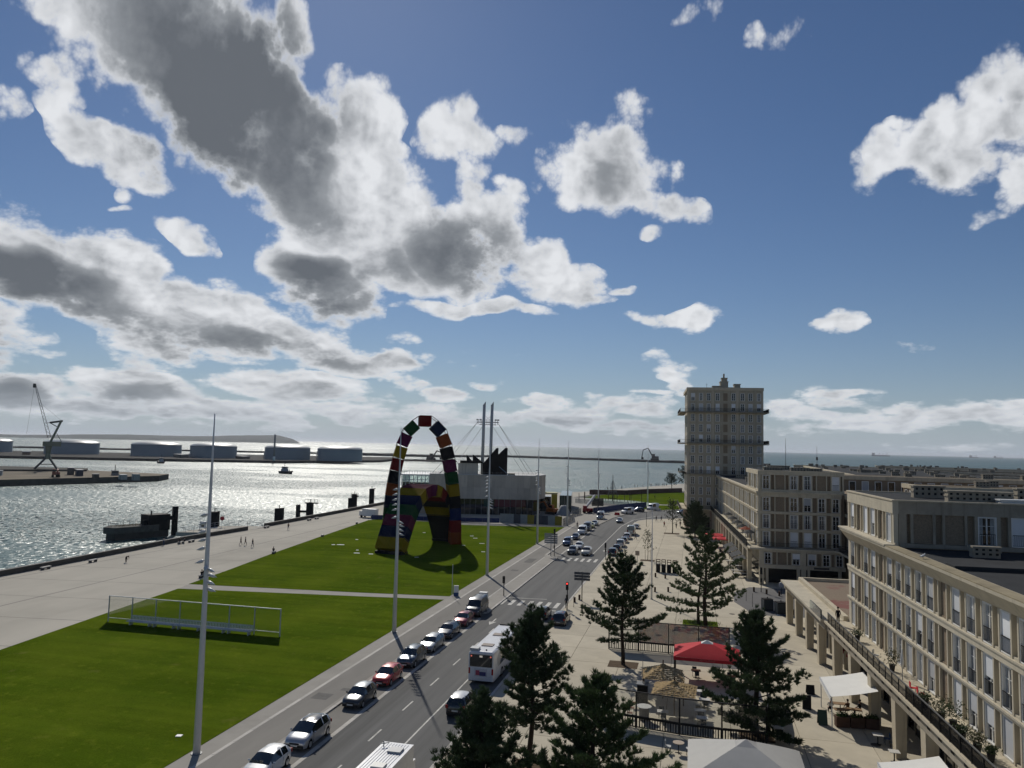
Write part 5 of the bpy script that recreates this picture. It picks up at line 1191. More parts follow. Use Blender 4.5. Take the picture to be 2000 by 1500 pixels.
# ---------------- container arches
CONT = [('red', (.20, .012, .014)), ('green', (.012, .085, .028)), ('navy', (.010, .020, .065)), ('purple', (.13, .012, .075)), ('yellow', (.36, .25, .012)), ('orange', (.33, .075, .018)), ('black', (.014, .014, .018)), ('blue', (.012, .03, .14)), ('maroon', (.16, .022, .06)), ('dark teal', (.012, .055, .075)), ('bright red', (.26, .02, .02))]
CM = {n: mat('container ' + n, tuple(q * .72 for q in c_), .8, var=.14, vscale=.6, dirt=.4, spec=.05, streak=.3) for n, c_ in CONT}
def container_mesh():
    """6.06 long (y), 2.44 wide (x), 2.59 high (z), centred; ribbed walls"""
    b = MB(); L, W, Hh = 6.06, 2.44, 2.59
    x, y, z = W / 2, L / 2, Hh / 2
    e = .10
    for sx in (-1, 1):
        for sz in (-1, 1): b.box(sx * x, sx * (x - e), -y, y, sz * z, sz * (z - e))
        for sy in (-1, 1): b.box(sx * x, sx * (x - e), sy * y, sy * (y - e), -z + e, z - e)
    for sy in (-1, 1):
        for sz in (-1, 1): b.box(-x + e, x - e, sy * y, sy * (y - e), sz * z, sz * (z - e))
    n = 18; prof = []
    for i in range(n):
        a = -y + e + (L - 2 * e) * i / n; s = (L - 2 * e) / n
        prof += [(a, .03), (a + s * .3, .03), (a + s * .5, .10), (a + s * .8, .10)]
    prof.append((y - e, .03))
    for sx in (-1, 1):
        vs = [(sx * (x - d), yy, -z + e) for yy, d in prof] + [(sx * (x - d), yy, z - e) for yy, d in prof]; m_ = len(prof)
        b.add(vs, [(i, i + 1, m_ + i + 1, m_ + i) for i in range(m_ - 1)], False)
        vs = [(-x + e, yy, sx * (z - d)) for yy, d in prof] + [(x - e, yy, sx * (z - d)) for yy, d in prof]
        b.add(vs, [(i, i + 1, m_ + i + 1, m_ + i) for i in range(m_ - 1)], False)
    for sy in (-1, 1):
        for i in range(7):
            xa = -x + e + (W - 2 * e) * i / 7; w_ = (W - 2 * e) / 7
            yy = sy * (y - .05); y2 = sy * (y - .09)
            b.add([(xa, y2, -z + e), (xa + w_ * .2, yy, -z + e), (xa + w_ * .8, yy, -z + e), (xa + w_, y2, -z + e), (xa, y2, z - e), (xa + w_ * .2, yy, z - e), (xa + w_ * .8, yy, z - e), (xa + w_, y2, z - e)], [(0, 1, 5, 4), (1, 2, 6, 5), (2, 3, 7, 6)], False)
    return b.mesh('container', CM['red'])
CONTM = container_mesh()
def arch(root, pts, axis_az, names, plane_dir):
    """pts: (s, z) of container centres in the arch plane; s runs along plane_dir"""
    td = Vector((math.cos(plane_dir), math.sin(plane_dir), 0)); ax = Vector((-td.y, td.x, 0)); up = Vector((0, 0, 1))
    for i, (s, z) in enumerate(pts):
        a = Vector(pts[max(0, i - 1)]); c_ = Vector(pts[min(len(pts) - 1, i + 1)]); d = (c_ - a).normalized()
        tang = td * d.x + up * d.y; nrm = ax.cross(tang)
        o = obj('container', CONTM, root, (td.x * s, td.y * s, z), mat=CM[names[i]])
        o.rotation_mode = 'QUATERNION'
        M = Matrix((nrm, ax, tang)).transposed(); o.rotation_quaternion = M.to_quaternion()
    # tie rods on the outside of the bend
    b = MB()
    for i in range(len(pts) - 1):
        for oy in (-2.7, 2.7):
            q = []
            for j, sg in ((i, 1), (i + 1, -1)):
                a = Vector(pts[max(0, j - 1)]); c_ = Vector(pts[min(len(pts) - 1, j + 1)]); d = (c_ - a).normalized()
                tang = td * d.x + up * d.y; nrm = ax.cross(tang); ctr = td * pts[j][0] + up * pts[j][1]
                out = nrm * 1.2
                if (ctr + out - td * ARC_MID).xy.length < (ctr - out - td * ARC_MID).xy.length and abs(d.x) < .95: out = -out
                if abs(d.x) >= .95: out = up * 1.2
                q.append(ctr + out + ax * oy + tang * (1.25 * sg))
            b.bar(q[0], q[1], .12)
    tag(b.obj('tie_rod', DARK, root), kind='stuff')
HWZ = [(7.5, 1.32), (7.42, 3.95), (7.3, 6.6), (7.12, 9.25), (6.85, 11.9), (6.45, 14.6), (5.95, 17.35), (5.3, 20.15), (4.45, 22.95), (2.95, 25.6), (0, 27.3)]
ARC_MID = -7.45
pts = [(-7.45 + w_, z) for w_, z in HWZ] + [(-7.45 - w_, z) for w_, z in HWZ[-2::-1]]
right_ = ['orange', 'bright red', 'blue', 'black', 'yellow', 'green', 'purple', 'black', 'orange', 'navy', 'red']
left_ = ['green', 'purple', 'yellow', 'red', 'black', 'orange', 'navy', 'green', 'yellow', 'red']
AXZ = R(-24)
pd = math.atan2(-math.sin(AXZ), math.cos(AXZ))
ctr = Vector((-51.5, 166)) + Vector((math.sin(AXZ), math.cos(AXZ))) * 3.03
ta = thing('container_arch', 'tall arch of coloured shipping containers standing on the lawn', 'sculpture', (ctr.x, ctr.y, .15))
arch(ta, pts, AXZ, right_ + left_, pd)
# the lower, wider arch
PDZ = R(8.7)
pl = math.atan2(math.cos(PDZ), math.sin(PDZ))
lowpts = []
span, hgt = 25.0, 11.6
import bisect
cur = [(span / 2 * (-1 + 2 * i / 400), hgt * (1 - abs(-1 + 2 * i / 400) ** 2.3)) for i in range(401)]
acc = [0]
for p, q in zip(cur[:-1], cur[1:]): acc.append(acc[-1] + math.hypot(q[0] - p[0], q[1] - p[1]))
NL = 15
for k in range(NL):
    t_ = (k + .5) / NL * acc[-1]; i = min(400, bisect.bisect(acc, t_)); lowpts.append((cur[i][0], cur[i][1] + .55))
ARC_MID = 0
la = thing('container_arch', 'low wide arch of coloured containers under the tall one', 'sculpture', (-57.4, 159.6, .15))
arch(la, lowpts, PDZ, ['yellow', 'navy', 'maroon', 'green', 'navy', 'yellow', 'maroon', 'purple', 'yellow', 'red', 'black', 'yellow', 'black', 'black', 'black'], pl)
for s in (-12.2, 12.2):
    b = MB(); b.box(-3, 3, -1.4, 1.4, -.1, .5); b.obj('footing', DARK, la, (math.cos(pl) * s, math.sin(pl) * s, 0), pl - math.pi / 2)
# small white covers lying in the grass
PLTS = ['largest white plate in the grass left of the low arch', 'short white plate just left of the largest one', 'small white plate left of the arches toward the water', 'tiny white plate above the lower left of the low arch', 'white plate near the low arch foot, left side', 'white plate seen through the legs behind the low arch', 'white plate lying in the arch shadow', 'white plate at the corner of the yellow arch foot', 'left white plate of the pair right of the tall arch', 'right white plate of the pair right of the tall arch', 'white plate at the foot of the tall arch leg', 'lone white plate by the nearest light mast', 'white plate on the grass right of the tall arch, middle', 'white plate by the mast right of the tall arch']
for i, (x, y, w_) in enumerate([(-74.2, 155.6, 2.2), (-75.6, 155, 1.0), (-74.8, 165.2, .8), (-67.4, 149.3, .7), (-65.7, 145.3, 1.6), (-65.5, 184.5, .9), (-52.7, 144.5, 1.1), (-62.6, 145.2, 1.2), (-52.6, 182.7, 1.2), (-50.6, 178.8, 1.4), (-49.4, 165.3, 1.0), (-37.4, 52.3, .6), (-46.5, 170, 1.6), (-42.6, 157, 1.1)]):
    t_ = MB().box(-w_ * .36, w_ * .36, -.2, .2, 0, .05).obj('ground_cover', WHITE, None, (x, y, .15), R(13)); tag(t_, PLTS[i], 'cover plate', 'white plates in the grass')

# ================================================================== VEHICLES
def lerp_tab(tab, t):
    if t <= tab[0][0]: return tab[0][1]
    for (a, va), (b_, vb) in zip(tab[:-1], tab[1:]):
        if t <= b_: return va + (vb - va) * (t - a) / (b_ - a)
    return tab[-1][1]
TYRE = mat('tyre rubber', (.012, .012, .012), .85)
RIM = mat('alloy rim', (.42, .43, .44), .35, metal=.6)
CGLASS = mat('car glass', (.010, .014, .015), .03, var=0, spec=.9, coat=.5)
HEAD = mat('headlight lens', (.62, .64, .66), .08, var=0, spec=.8)
TAIL = mat('red tail lamp', (.30, .008, .008), .2, var=0)
PLATE = mat('number plate', (.62, .62, .58), .5, var=.2, vscale=30)
BLACKP = mat('black plastic', (.016, .016, .017), .6)
CAR_SHAPES = {
    # length, width, top profile, belt, roof half width, cowl, roof front, roof rear, rear glass base
    'hatch': dict(L=4.05, W=1.74, top=[(0, .52), (.04, .66), (.18, .78), (.55, .88), (1.02, .97), (1.85, 1.40), (2.35, 1.48), (3.1, 1.46), (3.5, 1.40), (3.92, 1.0), (4.02, .86), (4.05, .55)], belt=[(0, .55), (.3, .72), (1.0, .90), (3.9, 1.0)], wr=.58, cw=1.02, rf=1.85, rr=3.5, rb=3.9, r=.31),
    'suv': dict(L=4.45, W=1.85, top=[(0, .58), (.04, .78), (.2, .94), (.7, 1.03), (1.15, 1.10), (1.9, 1.58), (2.4, 1.67), (3.5, 1.65), (3.95, 1.58), (4.32, 1.1), (4.42, .9), (4.45, .6)], belt=[(0, .62), (.3, .86), (1.1, 1.02), (4.3, 1.1)], wr=.62, cw=1.15, rf=1.9, rr=3.95, rb=4.3, r=.36),
    'mpv': dict(L=4.3, W=1.82, top=[(0, .55), (.04, .7), (.2, .84), (.55, .95), (.95, 1.05), (1.9, 1.54), (2.4, 1.63), (3.4, 1.60), (3.85, 1.5), (4.2, 1.08), (4.28, .9), (4.3, .6)], belt=[(0, .58), (.3, .78), (1.0, .97), (4.2, 1.06)], wr=.62, cw=.95, rf=1.9, rr=3.85, rb=4.2, r=.34),
    'wagon': dict(L=4.6, W=1.80, top=[(0, .5), (.04, .64), (.2, .76), (.7, .86), (1.25, .95), (2.0, 1.36), (2.5, 1.45), (3.6, 1.44), (4.1, 1.36), (4.5, .98), (4.58, .82), (4.6, .55)], belt=[(0, .54), (.3, .7), (1.2, .88), (4.5, .97)], wr=.58, cw=1.25, rf=2.0, rr=4.1, rb=4.5, r=.32),
    'small_van': dict(L=4.4, W=1.83, top=[(0, .6), (.04, .8), (.2, .98), (.6, 1.08), (.98, 1.16), (1.7, 1.70), (2.1, 1.82), (4.0, 1.82), (4.28, 1.76), (4.37, 1.15), (4.39, .9), (4.4, .6)], belt=[(0, .62), (.3, .88), (1.0, 1.06), (4.3, 1.12)], wr=.70, cw=.98, rf=1.7, rr=4.28, rb=4.37, r=.33),
    'van': dict(L=5.2, W=1.98, top=[(0, .65), (.04, .9), (.2, 1.1), (.6, 1.22), (.9, 1.3), (1.65, 2.0), (2.1, 2.2), (4.9, 2.22), (5.1, 2.15), (5.17, 1.3), (5.19, 1.0), (5.2, .6)], belt=[(0, .7), (.3, 1.0), (1.0, 1.22), (5.1, 1.26)], wr=.80, cw=.9, rf=1.65, rr=5.1, rb=5.17, r=.35),
    'tall_van': dict(L=5.6, W=2.05, top=[(0, .65), (.04, .95), (.2, 1.15), (.5, 1.28), (.8, 1.36), (1.5, 2.1), (1.95, 2.5), (5.3, 2.55), (5.5, 2.48), (5.57, 1.4), (5.59, 1.0), (5.6, .6)], belt=[(0, .7), (.3, 1.02), (1.0, 1.26), (5.5, 1.3)], wr=.86, cw=.8, rf=1.5, rr=5.5, rb=5.57, r=.36),
}
_cm = {}
def car_meshes(kind):
    if kind in _cm: return _cm[kind]
    S = CAR_SHAPES[kind]; L, W, r = S['L'], S['W'], S['r']; hw = W / 2
    wf, wb = .80 if L < 4.8 else .95, L - (.75 if L < 4.8 else 1.15)
    ts = sorted(set([0, .04, .18, .35, .55, S['cw'], S['cw'] + .28, (S['cw'] + S['rf']) / 2, S['rf'], S['rf'] + .35, (S['rf'] + S['rr']) / 2 - .05, (S['rf'] + S['rr']) / 2 + .05, S['rr'] - .5, S['rr'] - .12, S['rr'], (S['rr'] + S['rb']) / 2, S['rb'], L - .03, L] +
                    [round(w_ + d, 3) for w_ in (wf, wb) for d in (-r - .09, -r * .7, 0, r * .7, r + .09)]))
    ts = [t for t in ts if 0 <= t <= L]
    t2 = [ts[0]]
    for t in ts[1:]:
        if t - t2[-1] > .012: t2.append(t)
    ts = t2
    secs = []
    for t in ts:
        top = lerp_tab(S['top'], t); belt = min(lerp_tab(S['belt'], t), top - .05)
        e = min(t, L - t); tap = 1 - .20 * max(0, 1 - e / .55) ** 2
        w_ = hw * tap
        sill = .24
        for wc in (wf, wb):
            d = abs(t - wc)
            if d < r + .06: sill = max(sill, .10 + math.sqrt(max(0, (r + .06) ** 2 - d * d)) + .22)
        cab = S['cw'] <= t <= S['rb']
        if cab:
            f = (top - .95) / (max(v for _, v in S['top']) - .95); f = max(0, min(1, f))
            w3 = (hw - .09) * (1 - f) + S['wr'] * f; z3 = top - .07 * max(.35, f)
        else: w3 = w_ * .84; z3 = top - .03
        mid = max(sill + .02, min(.55, belt - .08))
        P = [(w_ * .96, sill), (w_, mid), (w_ * .985, belt - .05 if not cab else belt - .06), (w_ * .96, belt), (w3, z3), (w3 * .55, top - .008), (0, top)]
        secs.append([(x, t, z) for x, z in P])
    n = len(P)
    mx = lambda p: (-p[0], p[1], p[2])
    body, glass, under = MB(), {'windscreen': MB(), 'rear_window': MB(), 'side_window': MB(), 'side_window_far': MB()}, MB()
    van = kind in ('small_van', 'van', 'tall_van')
    pil = (S['rf'] + S['rr']) / 2
    for i in range(len(ts) - 1):
        tm = (ts[i] + ts[i + 1]) / 2
        for j in range(n - 1):
            tgt = body
            if j in (4, 5) and S['cw'] < tm < S['rf']: tgt = glass['windscreen']
            elif j in (4, 5) and S['rr'] < tm < S['rb']: tgt = glass['rear_window']
            elif j == 3 and S['cw'] + .28 < tm < S['rr'] - .12 and abs(tm - pil) > .06:
                if not (van and tm > pil): tgt = glass['side_window']
            q = [secs[i][j], secs[i + 1][j], secs[i + 1][j + 1], secs[i][j + 1]]
            tgt.add(q, [(0, 1, 2, 3)], True); (glass['side_window_far'] if tgt is glass['side_window'] else tgt).add([mx(p) for p in q], [(3, 2, 1, 0)], True)
    for i, s in ((0, 1), (len(ts) - 1, -1)):
        q = secs[i] + [mx(p) for p in secs[i][-2::-1]]
        body.add(q, [tuple(range(len(q)))[::s]], False)
    under.box(-hw * .88, hw * .88, .25, L - .25, .20, .42)
    under.box(-hw * .80, hw * .80, -.015, .10, .26, .46); under.box(-hw * .8, hw * .8, L - .1, L + .015, .26, .46)
    under.box(-hw * .42, hw * .42, -.012, .05, .50, .60)
    def fin(b, name, m):
        me = b.mesh(name, m); bm = bmesh.new(); bm.from_mesh(me); bmesh.ops.remove_doubles(bm, verts=bm.verts, dist=.002); bmesh.ops.recalc_face_normals(bm, faces=bm.faces); bm.to_mesh(me); bm.free(); return me
    off = Vector((0, -L / 2, 0))
    res = {'body': fin(body, 'car body', BLACKP), 'under': fin(under, 'underbody', BLACKP)}
    for k, b in glass.items(): res[k] = fin(b, k, CGLASS)
    w = MB(); w.tube([(-.10, 0, 0), (-.08, 0, 0), (.08, 0, 0), (.10, 0, 0)], [r * .86, r, r, r * .86], 18); res['wheel'] = w.mesh('wheel', TYRE)
    w = MB(); w.tube([(-.108, 0, 0), (.108, 0, 0)], r * .62, 14, smooth=False); res['rim'] = w.mesh('rim', RIM)
    zf = lerp_tab(S['top'], .1) - .13; zb_ = lerp_tab(S['belt'], L - .1) - .14
    hl = MB(); hl.add([(-.20, .05, -.06), (.20, -.0, -.08), (.20, .02, .05), (-.20, .22, .08), (-.20, .25, -.06), (.2, .2, -.08), (.2, .2, .05), (-.2, .4, .08)], [(0, 1, 2, 3), (0, 3, 7, 4), (1, 5, 6, 2), (3, 2, 6, 7), (0, 4, 5, 1), (4, 7, 6, 5)])
    res['headlight'] = fin(hl, 'headlight', HEAD)
    tl = MB(); tl.box(-.11, .11, -.06, .05, -.12, .12) if not van else tl.box(-.07, .07, -.06, .05, -.25, .25); res['tail_light'] = tl.mesh('tail light', TAIL)
    pl = MB(); pl.box(-.26, .26, -.01, .01, -.055, .055); res['number_plate'] = pl.mesh('number plate', PLATE)
    mi = MB(); mi.ball((0, 0, 0), .10, .06, .075, 8, 5); res['mirror'] = mi.mesh('mirror', BLACKP)
    ln = MB()
    for sx in (-1, 1):
        for tt in (S['cw'] + .30, pil, S['rr'] - .25):
            ln.box(sx * (hw + .004), sx * (hw - .02), tt - .008, tt + .008, .36, lerp_tab(S['belt'], tt) - .09)
    res['door_gap'] = ln.mesh('door gap', BLACKP)
    res['meta'] = (L, hw, wf, wb, r, zf, zb_, S)
    _cm[kind] = res; return res
PAINTS = {}
def paint(name, col, rough=.30, metal=.35):
    return mat('car paint ' + name, col, rough, metal, var=.03, spec=.6, coat=.8)
def car(kind, paint_m, x, y, facing, label, group, front=True, detail=True, roof=None, rz=0.0, cat='car', name='parked_car'):
    """x,y: middle of the end nearest the camera. facing -1: nose toward the camera"""
    m = car_meshes(kind); L, hw, wf, wb, r, zf, zb_, S = m['meta']
    ang = (0 if facing < 0 else math.pi) + rz
    fwd = Vector((-math.sin(rz), math.cos(rz)))          # away from camera
    org = Vector((x, y)) if facing < 0 else Vector((x, y)) + fwd * L
    t_ = thing(name, label, cat, (org.x, org.y, .01), ang, group)
    obj('body', m['body'], t_, mat=paint_m)
    obj('underbody', m['under'], t_)
    for k in ('windscreen', 'rear_window', 'side_window', 'side_window_far'): obj(k.replace('_far', ''), m[k], t_)
    for sx in (-1, 1):
        for yy in (wf, wb):
            w_ = obj('wheel', m['wheel'], t_, (sx * (hw - .11), yy, r))
            if detail: obj('rim', m['rim'], w_)
        h_ = obj('headlight', m['headlight'], t_, (sx * (hw - .30), .03, zf))
        if sx < 0: h_.scale = (1, 1, 1)
        else: h_.scale = (-1, 1, 1)
        obj('tail_light', m['tail_light'], t_, (sx * (hw - .19), L - .035, zb_))
        obj('mirror', m['mirror'], t_, (sx * (hw + .07), S['cw'] + .36, lerp_tab(S['belt'], 1.2) + .07), mat=paint_m if detail else None)
    obj('number_plate', m['number_plate'], t_, (0, -.03, .42)); obj('number_plate', m['number_plate'], t_, (0, L + .03, .62))
    if detail: obj('door_gap', m['door_gap'], t_)
    if roof is not None:
        b = MB(); w_ = S['wr'] - .02; zt = max(v for _, v in S['top']); a, c_ = S['rf'] + .02, S['rr'] - .05
        pts_ = [(a + (c_ - a) * q / 5, lerp_tab(S['top'], a + (c_ - a) * q / 5)) for q in range(6)]
        vs = []
        for yy, z in pts_: vs += [(-w_, yy, z - .062), (-w_ * .55, yy, z + .004), (0, yy, z + .012), (w_ * .55, yy, z + .004), (w_, yy, z - .062)]
        b.add(vs, [(k * 5 + j, k * 5 + j + 1, (k + 1) * 5 + j + 1, (k + 1) * 5 + j) for k in range(5) for j in range(4)], True); b.obj('roof_panel', roof, t_)
    return t_
PW_ = paint('white', (.66, .67, .67), .35, 0); PS = paint('silver', (.46, .47, .49), .3, .7); PDK = paint('black', (.010, .010, .012), .22, .1)
PRED = paint('red', (.48, .022, .014), .28, .1); PDR = paint('dark red', (.22, .016, .022), .28, .3); PGR = paint('dark grey', (.055, .06, .065), .3, .6)
PBG = paint('blue grey', (.075, .095, .115), .28, .6); PBL = paint('blue', (.035, .075, .16), .3, .5); PNV = paint('navy', (.012, .02, .045), .25, .4)
PLG = paint('light grey', (.30, .32, .33), .3, .6); PCR = paint('cream', (.55, .53, .46), .35, 0); PYW = paint('yellow', (.55, .52, .16), .4, 0)
g1 = 'cars parked along the lawn side'
XL = -27.95
car('hatch', PW_, XL - .05, 46.7, -1, 'white hatchback cut by the lower edge, nearest of the parked row', g1)
car('mpv', PS, XL - .05, 52.4, -1, 'silver people carrier with black roof parked behind the white hatchback', g1, roof=PDK)
car('hatch', PGR, XL, 61.6, -1, 'dark grey hatchback with glinting bonnet, parked in front of the bright red car', g1, roof=PLG)
car('hatch', PRED, XL, 67.8, -1, 'bright red hatchback in the parked row', g1)
car('suv', PBG, XL, 74.0, -1, 'blue grey off-roader parked right behind the bright red hatchback', g1)
car('wagon', PLG, XL, 80.0, -1, 'light grey saloon parked between two dark cars', g1)
car('wagon', PDK, XL, 86.1, -1, 'black estate parked in front of the dark red car', g1)
car('hatch', PDR, XL, 92.4, -1, 'dark red hatchback parked in front of the dark van', g1)
car('van', PGR, XL, 98.0, -1, 'dark grey minibus parked last before the crossing', g1, cat='van', name='parked_van')
g2 = 'far parked row beyond the second crossing'
car('small_van', PBL, XL, 174.2, -1, 'blue small van parked first beyond the second crossing', g2, cat='van', name='parked_van')
car('hatch', PNV, XL, 186.4, -1, 'dark navy hatchback parked behind the blue small van', g2, detail=False)
car('van', PW_, XL, 197.6, -1, 'white van with bright bonnet parked in the far row', g2, detail=False, cat='van', name='parked_van')
car('van', PGR, XL, 207.0, -1, 'dark van parked behind the white van in the far row', g2, detail=False, cat='van', name='parked_van')
car('hatch', PYW, XL + .2, 214.8, -1, 'car with pale yellow roof at the end of the far row', g2, detail=False)
car('hatch', PLG, XL + .3, 221.5, -1, 'light grey car parked last of the far row', g2, detail=False)
car('tall_van', PLG, -28.3, 240.5, -1, 'tall grey white van standing on the pavement at the bend', None, detail=False, cat='van', name='parked_van')
g3 = 'traffic coming toward the crossing'
car('suv', PGR, -24.7, 160.6, -1, 'dark off-roader waiting at the far crossing beside the cream car', g3, name='car')
car('hatch', PW_, -24.6, 169.4, -1, 'white car behind the dark off-roader in the queue', g3, detail=False, name='car')
car('suv', PCR, -21.7, 160.3, -1, 'cream off-roader waiting at the far crossing', g3, name='car')
car('hatch', PLG, -21.6, 233.2, -1, 'silver grey car coming round the bend', g3, detail=False, name='car')
car('van', PW_, -23.4, 265.6, -1, 'white van with dark windscreen at the road bend barriers', None, detail=False, rz=R(-35), cat='van', name='parked_van')
car('suv', PNV, -20.3, 276.2, -1, 'dark navy car behind the white van at the bend', None, detail=False, rz=R(-40))
car('tall_van', PW_, -15.9, 286.0, -1, 'tall white box van by the far lawn at the bend', None, detail=False, rz=R(-30), cat='van', name='parked_van')
g4 = 'cars parked along the plaza'
car('suv', PDK, -16.35, 161.6, 1, 'black off-roader parked nearest on the plaza side', g4, name='parked_car')
car('hatch', PGR, -16.2, 169.6, 1, 'dark grey hatchback parked ahead of the black off-roader', g4, detail=False)
car('small_van', PW_, -16.1, 176.4, 1, 'white small van in the plaza-side row', g4, detail=False, cat='van', name='parked_van')
car('hatch', PLG, -16.0, 184.2, 1, 'grey hatchback parked ahead of the white small van', g4, detail=False)
car('suv', PW_, -15.9, 191.8, 1, 'white car with dark rear window ahead of the grey hatchback', g4, detail=False)
car('tall_van', PLG, -15.7, 201.5, 1, 'tall silver van parked in the plaza-side row', g4, detail=False, cat='van', name='parked_van')
car('hatch', PW_, -15.5, 217.6, 1, 'white hatchback parked farthest of the plaza-side row', g4, detail=False)
g5 = 'traffic driving away'
car('mpv', PDK, -18.95, 62.2, 1, 'black car with white roof driving behind the bus', g5, roof=PW_, name='car')
car('hatch', PNV, -19.2, 99.6, 1, 'dark blue car with pale roof stopped at the near crossing', g5, roof=PLG, name='car')
car('wagon', PLG, -19.3, 93.2, 1, 'light grey car half hidden by the pine behind the dark blue car', g5, name='car')
car('suv', PDK, -16.3, 96.4, 1, 'black off-roader parked on the pavement edge by the traffic light', None, name='parked_car')
# far shore road
car('hatch', PLG, -28.9, 393.9, -1, 'silver car on the far shore road left of the trees', None, detail=False, rz=R(70))
car('wagon', PBG, -20.1, 401.6, -1, 'blue grey car on the far shore road behind the lawn', None, detail=False, rz=R(70))
car('hatch', PDK, -9.5, 424, -1, 'black car on the far shore road under the small tree', None, detail=False, rz=R(75))
car('suv', PW_, -3.0, 288, -1, 'white car in the road beside the tower corner', None, detail=False, rz=R(-60))
car('hatch', PLG, -5.5, 277, -1, 'grey car partly behind the plaza tree near the tower', None, detail=False, rz=R(-60))

# bus
bus = thing('city_bus', 'white city bus with two roof hatches half hidden by a pine', 'bus', (-19.35, 71.5, .01), 0)
BW = mat('bus white paint', (.66, .67, .69), .35, coat=.4)
b = MB(); L, hw, H_ = 12.0, 1.26, 3.02
rows = []
for yy, ins, zt in ((0, .10, 2.88), (.10, .03, 2.98), (.4, 0, H_), (11.5, 0, H_), (11.9, .05, 2.95), (12.0, .14, 2.8)):
    w_ = hw - ins; rows.append([(-w_, yy, .34), (-w_, yy, 1.2), (-w_, yy, zt - .30), (-w_ + .06, yy, zt - .10), (-w_ + .22, yy, zt), (w_ - .22, yy, zt), (w_ - .06, yy, zt - .10), (w_, yy, zt - .30), (w_, yy, 1.2), (w_, yy, .34)])
vs = sum(rows, []); n = 10
b.add(vs, [(k * n + i, k * n + i + 1, (k + 1) * n + i + 1, (k + 1) * n + i) for k in range(5) for i in range(n - 1)] + [tuple(range(n))[::-1], tuple(range(5 * n, 6 * n))], False)
b.obj('body', BW, bus)
b = MB(); b.box(-hw + .05, hw - .05, .1, 11.9, .25, .36); b.obj('underbody', BLACKP, bus)
b = MB(); b.box(-1.08, 1.08, -.03, .02, 1.62, 2.74); b.obj('rear_window', CGLASS, bus)
b = MB(); b.box(-1.05, 1.05, 11.97, 12.03, 1.2, 2.6); b.obj('windscreen', CGLASS, bus)
for sx in (-1, 1):
    for k in range(7):
        if sx > 0 and k in (0, 3): continue
        b = MB(); b.box(sx * (hw - .02), sx * (hw + .008), .6 + 1.6 * k, 2.1 + 1.6 * k, 1.35, 2.62); b.obj('side_window', CGLASS, bus)
    for yy in (3.2, 9.4):
        b = MB(); b.tube([(sx * (hw - .30), yy, .48), (sx * (hw + .012), yy, .48)], .48, 16, smooth=False); w_ = b.obj('wheel', TYRE, bus)
        b = MB(); b.tube([(sx * (hw - .05), yy, .48), (sx * (hw + .02), yy, .48)], .27, 12, smooth=False); b.obj('rim', RIM, w_)
    b = MB(); b.box(sx * (hw - .07), sx * (hw - .22), -.02, .1, .95, 1.5); b.obj('tail_light', TAIL, bus)
    b = MB(); b.box(sx * .88, sx * 1.0, -.04, -.031, 2.52, 2.64); b.obj('brake_lamp', mat('lit brake lamp', (.5, .05, .04), .4, emit=(1, .25, .18, .9)), bus)
b = MB(); b.tube([(hw - .03, 1.9, 1.95), (hw + .011, 1.9, 1.95)], .62, 20, smooth=False); b.obj('side_emblem', mat('bus side grey', (.35, .36, .38), .4), bus)
for yy in (2.0, 6.3):
    b = MB(); b.box(-.55, .55, yy, yy + .9, H_ - .01, H_ + .07); b.obj('roof_hatch', mat('roof hatch', (.36, .31, .27), .7), bus)
b = MB(); b.box(-1.15, -.35, .15, 1.0, H_ - .05, H_ + .22); b.obj('roof_unit', mat('roof unit', (.40, .42, .43), .5), bus)
b = MB(); b.box(-1.0, 1.0, 11.0, 11.8, H_ - .02, H_ + .10); b.obj('roof_unit', DARK, bus)
b = MB(); b.box(.3, .42, .5, .62, H_, H_ + .10); b.obj('roof_knob', DARK, bus)
b = MB(); b.box(-.62, .62, -.035, .01, .75, 1.45); ad = b.obj('advert_panel', mat('advert white', (.50, .50, .53), .5), bus)
b = MB(); b.box(-.50, -.12, -.04, -.036, .85, 1.3); b.obj('advert_patch', mat('advert red', (.35, .06, .10), .5), ad)
b = MB(); b.box(-.12, .50, -.04, -.036, .82, 1.18); b.obj('advert_patch', mat('advert navy', (.05, .05, .16), .5), ad)
b = MB(); b.box(-.30, .30, -.035, .01, .46, .58); b.obj('number_plate', PLATE, bus)
b = MB(); b.box(-.14, .14, -.042, -.03, 2.50, 2.66); b.obj('line_number', mat('line number lamps', (.3, .3, .3), .5, emit=(1, .9, .75, .5)), bus)
# camper at the bottom
cv = thing('camper_van', 'white camper van with ribbed roof at the lower edge', 'camper', (-18.9, 44.2, .01), 0)
b = MB(); b.box(-1.05, 1.05, 0, 5.4, .4, 2.6); b.box(-.9, .9, 5.4, 6.2, .4, 1.4); b.obj('body', BW, cv)
b = MB()
for k in range(9): b.box(-.9 + .2 * k, -.82 + .2 * k, .3, 5.2, 2.6, 2.63)
tag(b.obj('roof_rib', BW, cv), kind='stuff')
b = MB(); b.box(-.1, .75, 3.6, 4.4, 2.6, 2.75); b.obj('roof_vent', mat('roof vent', (.40, .41, .42), .5), cv)
b = MB(); b.box(-.2, .6, 1.2, 1.9, 2.6, 2.72); b.obj('roof_vent', PLATE, cv)
b = MB(); b.bar((-.7, 4.5, 2.6), (-.7, 4.5, 3.0), .05); b.bar((-.9, 4.3, 2.85), (-.4, 4.7, 2.85), .05); b.obj('aerial', MGREY, cv)
for sx in (-1, 1):
    for yy in (1.2, 5.2):
        b = MB(); b.tube([(sx * .8, yy, .36), (sx * 1.06, yy, .36)], .36, 14, smooth=False); b.obj('wheel', TYRE, cv)

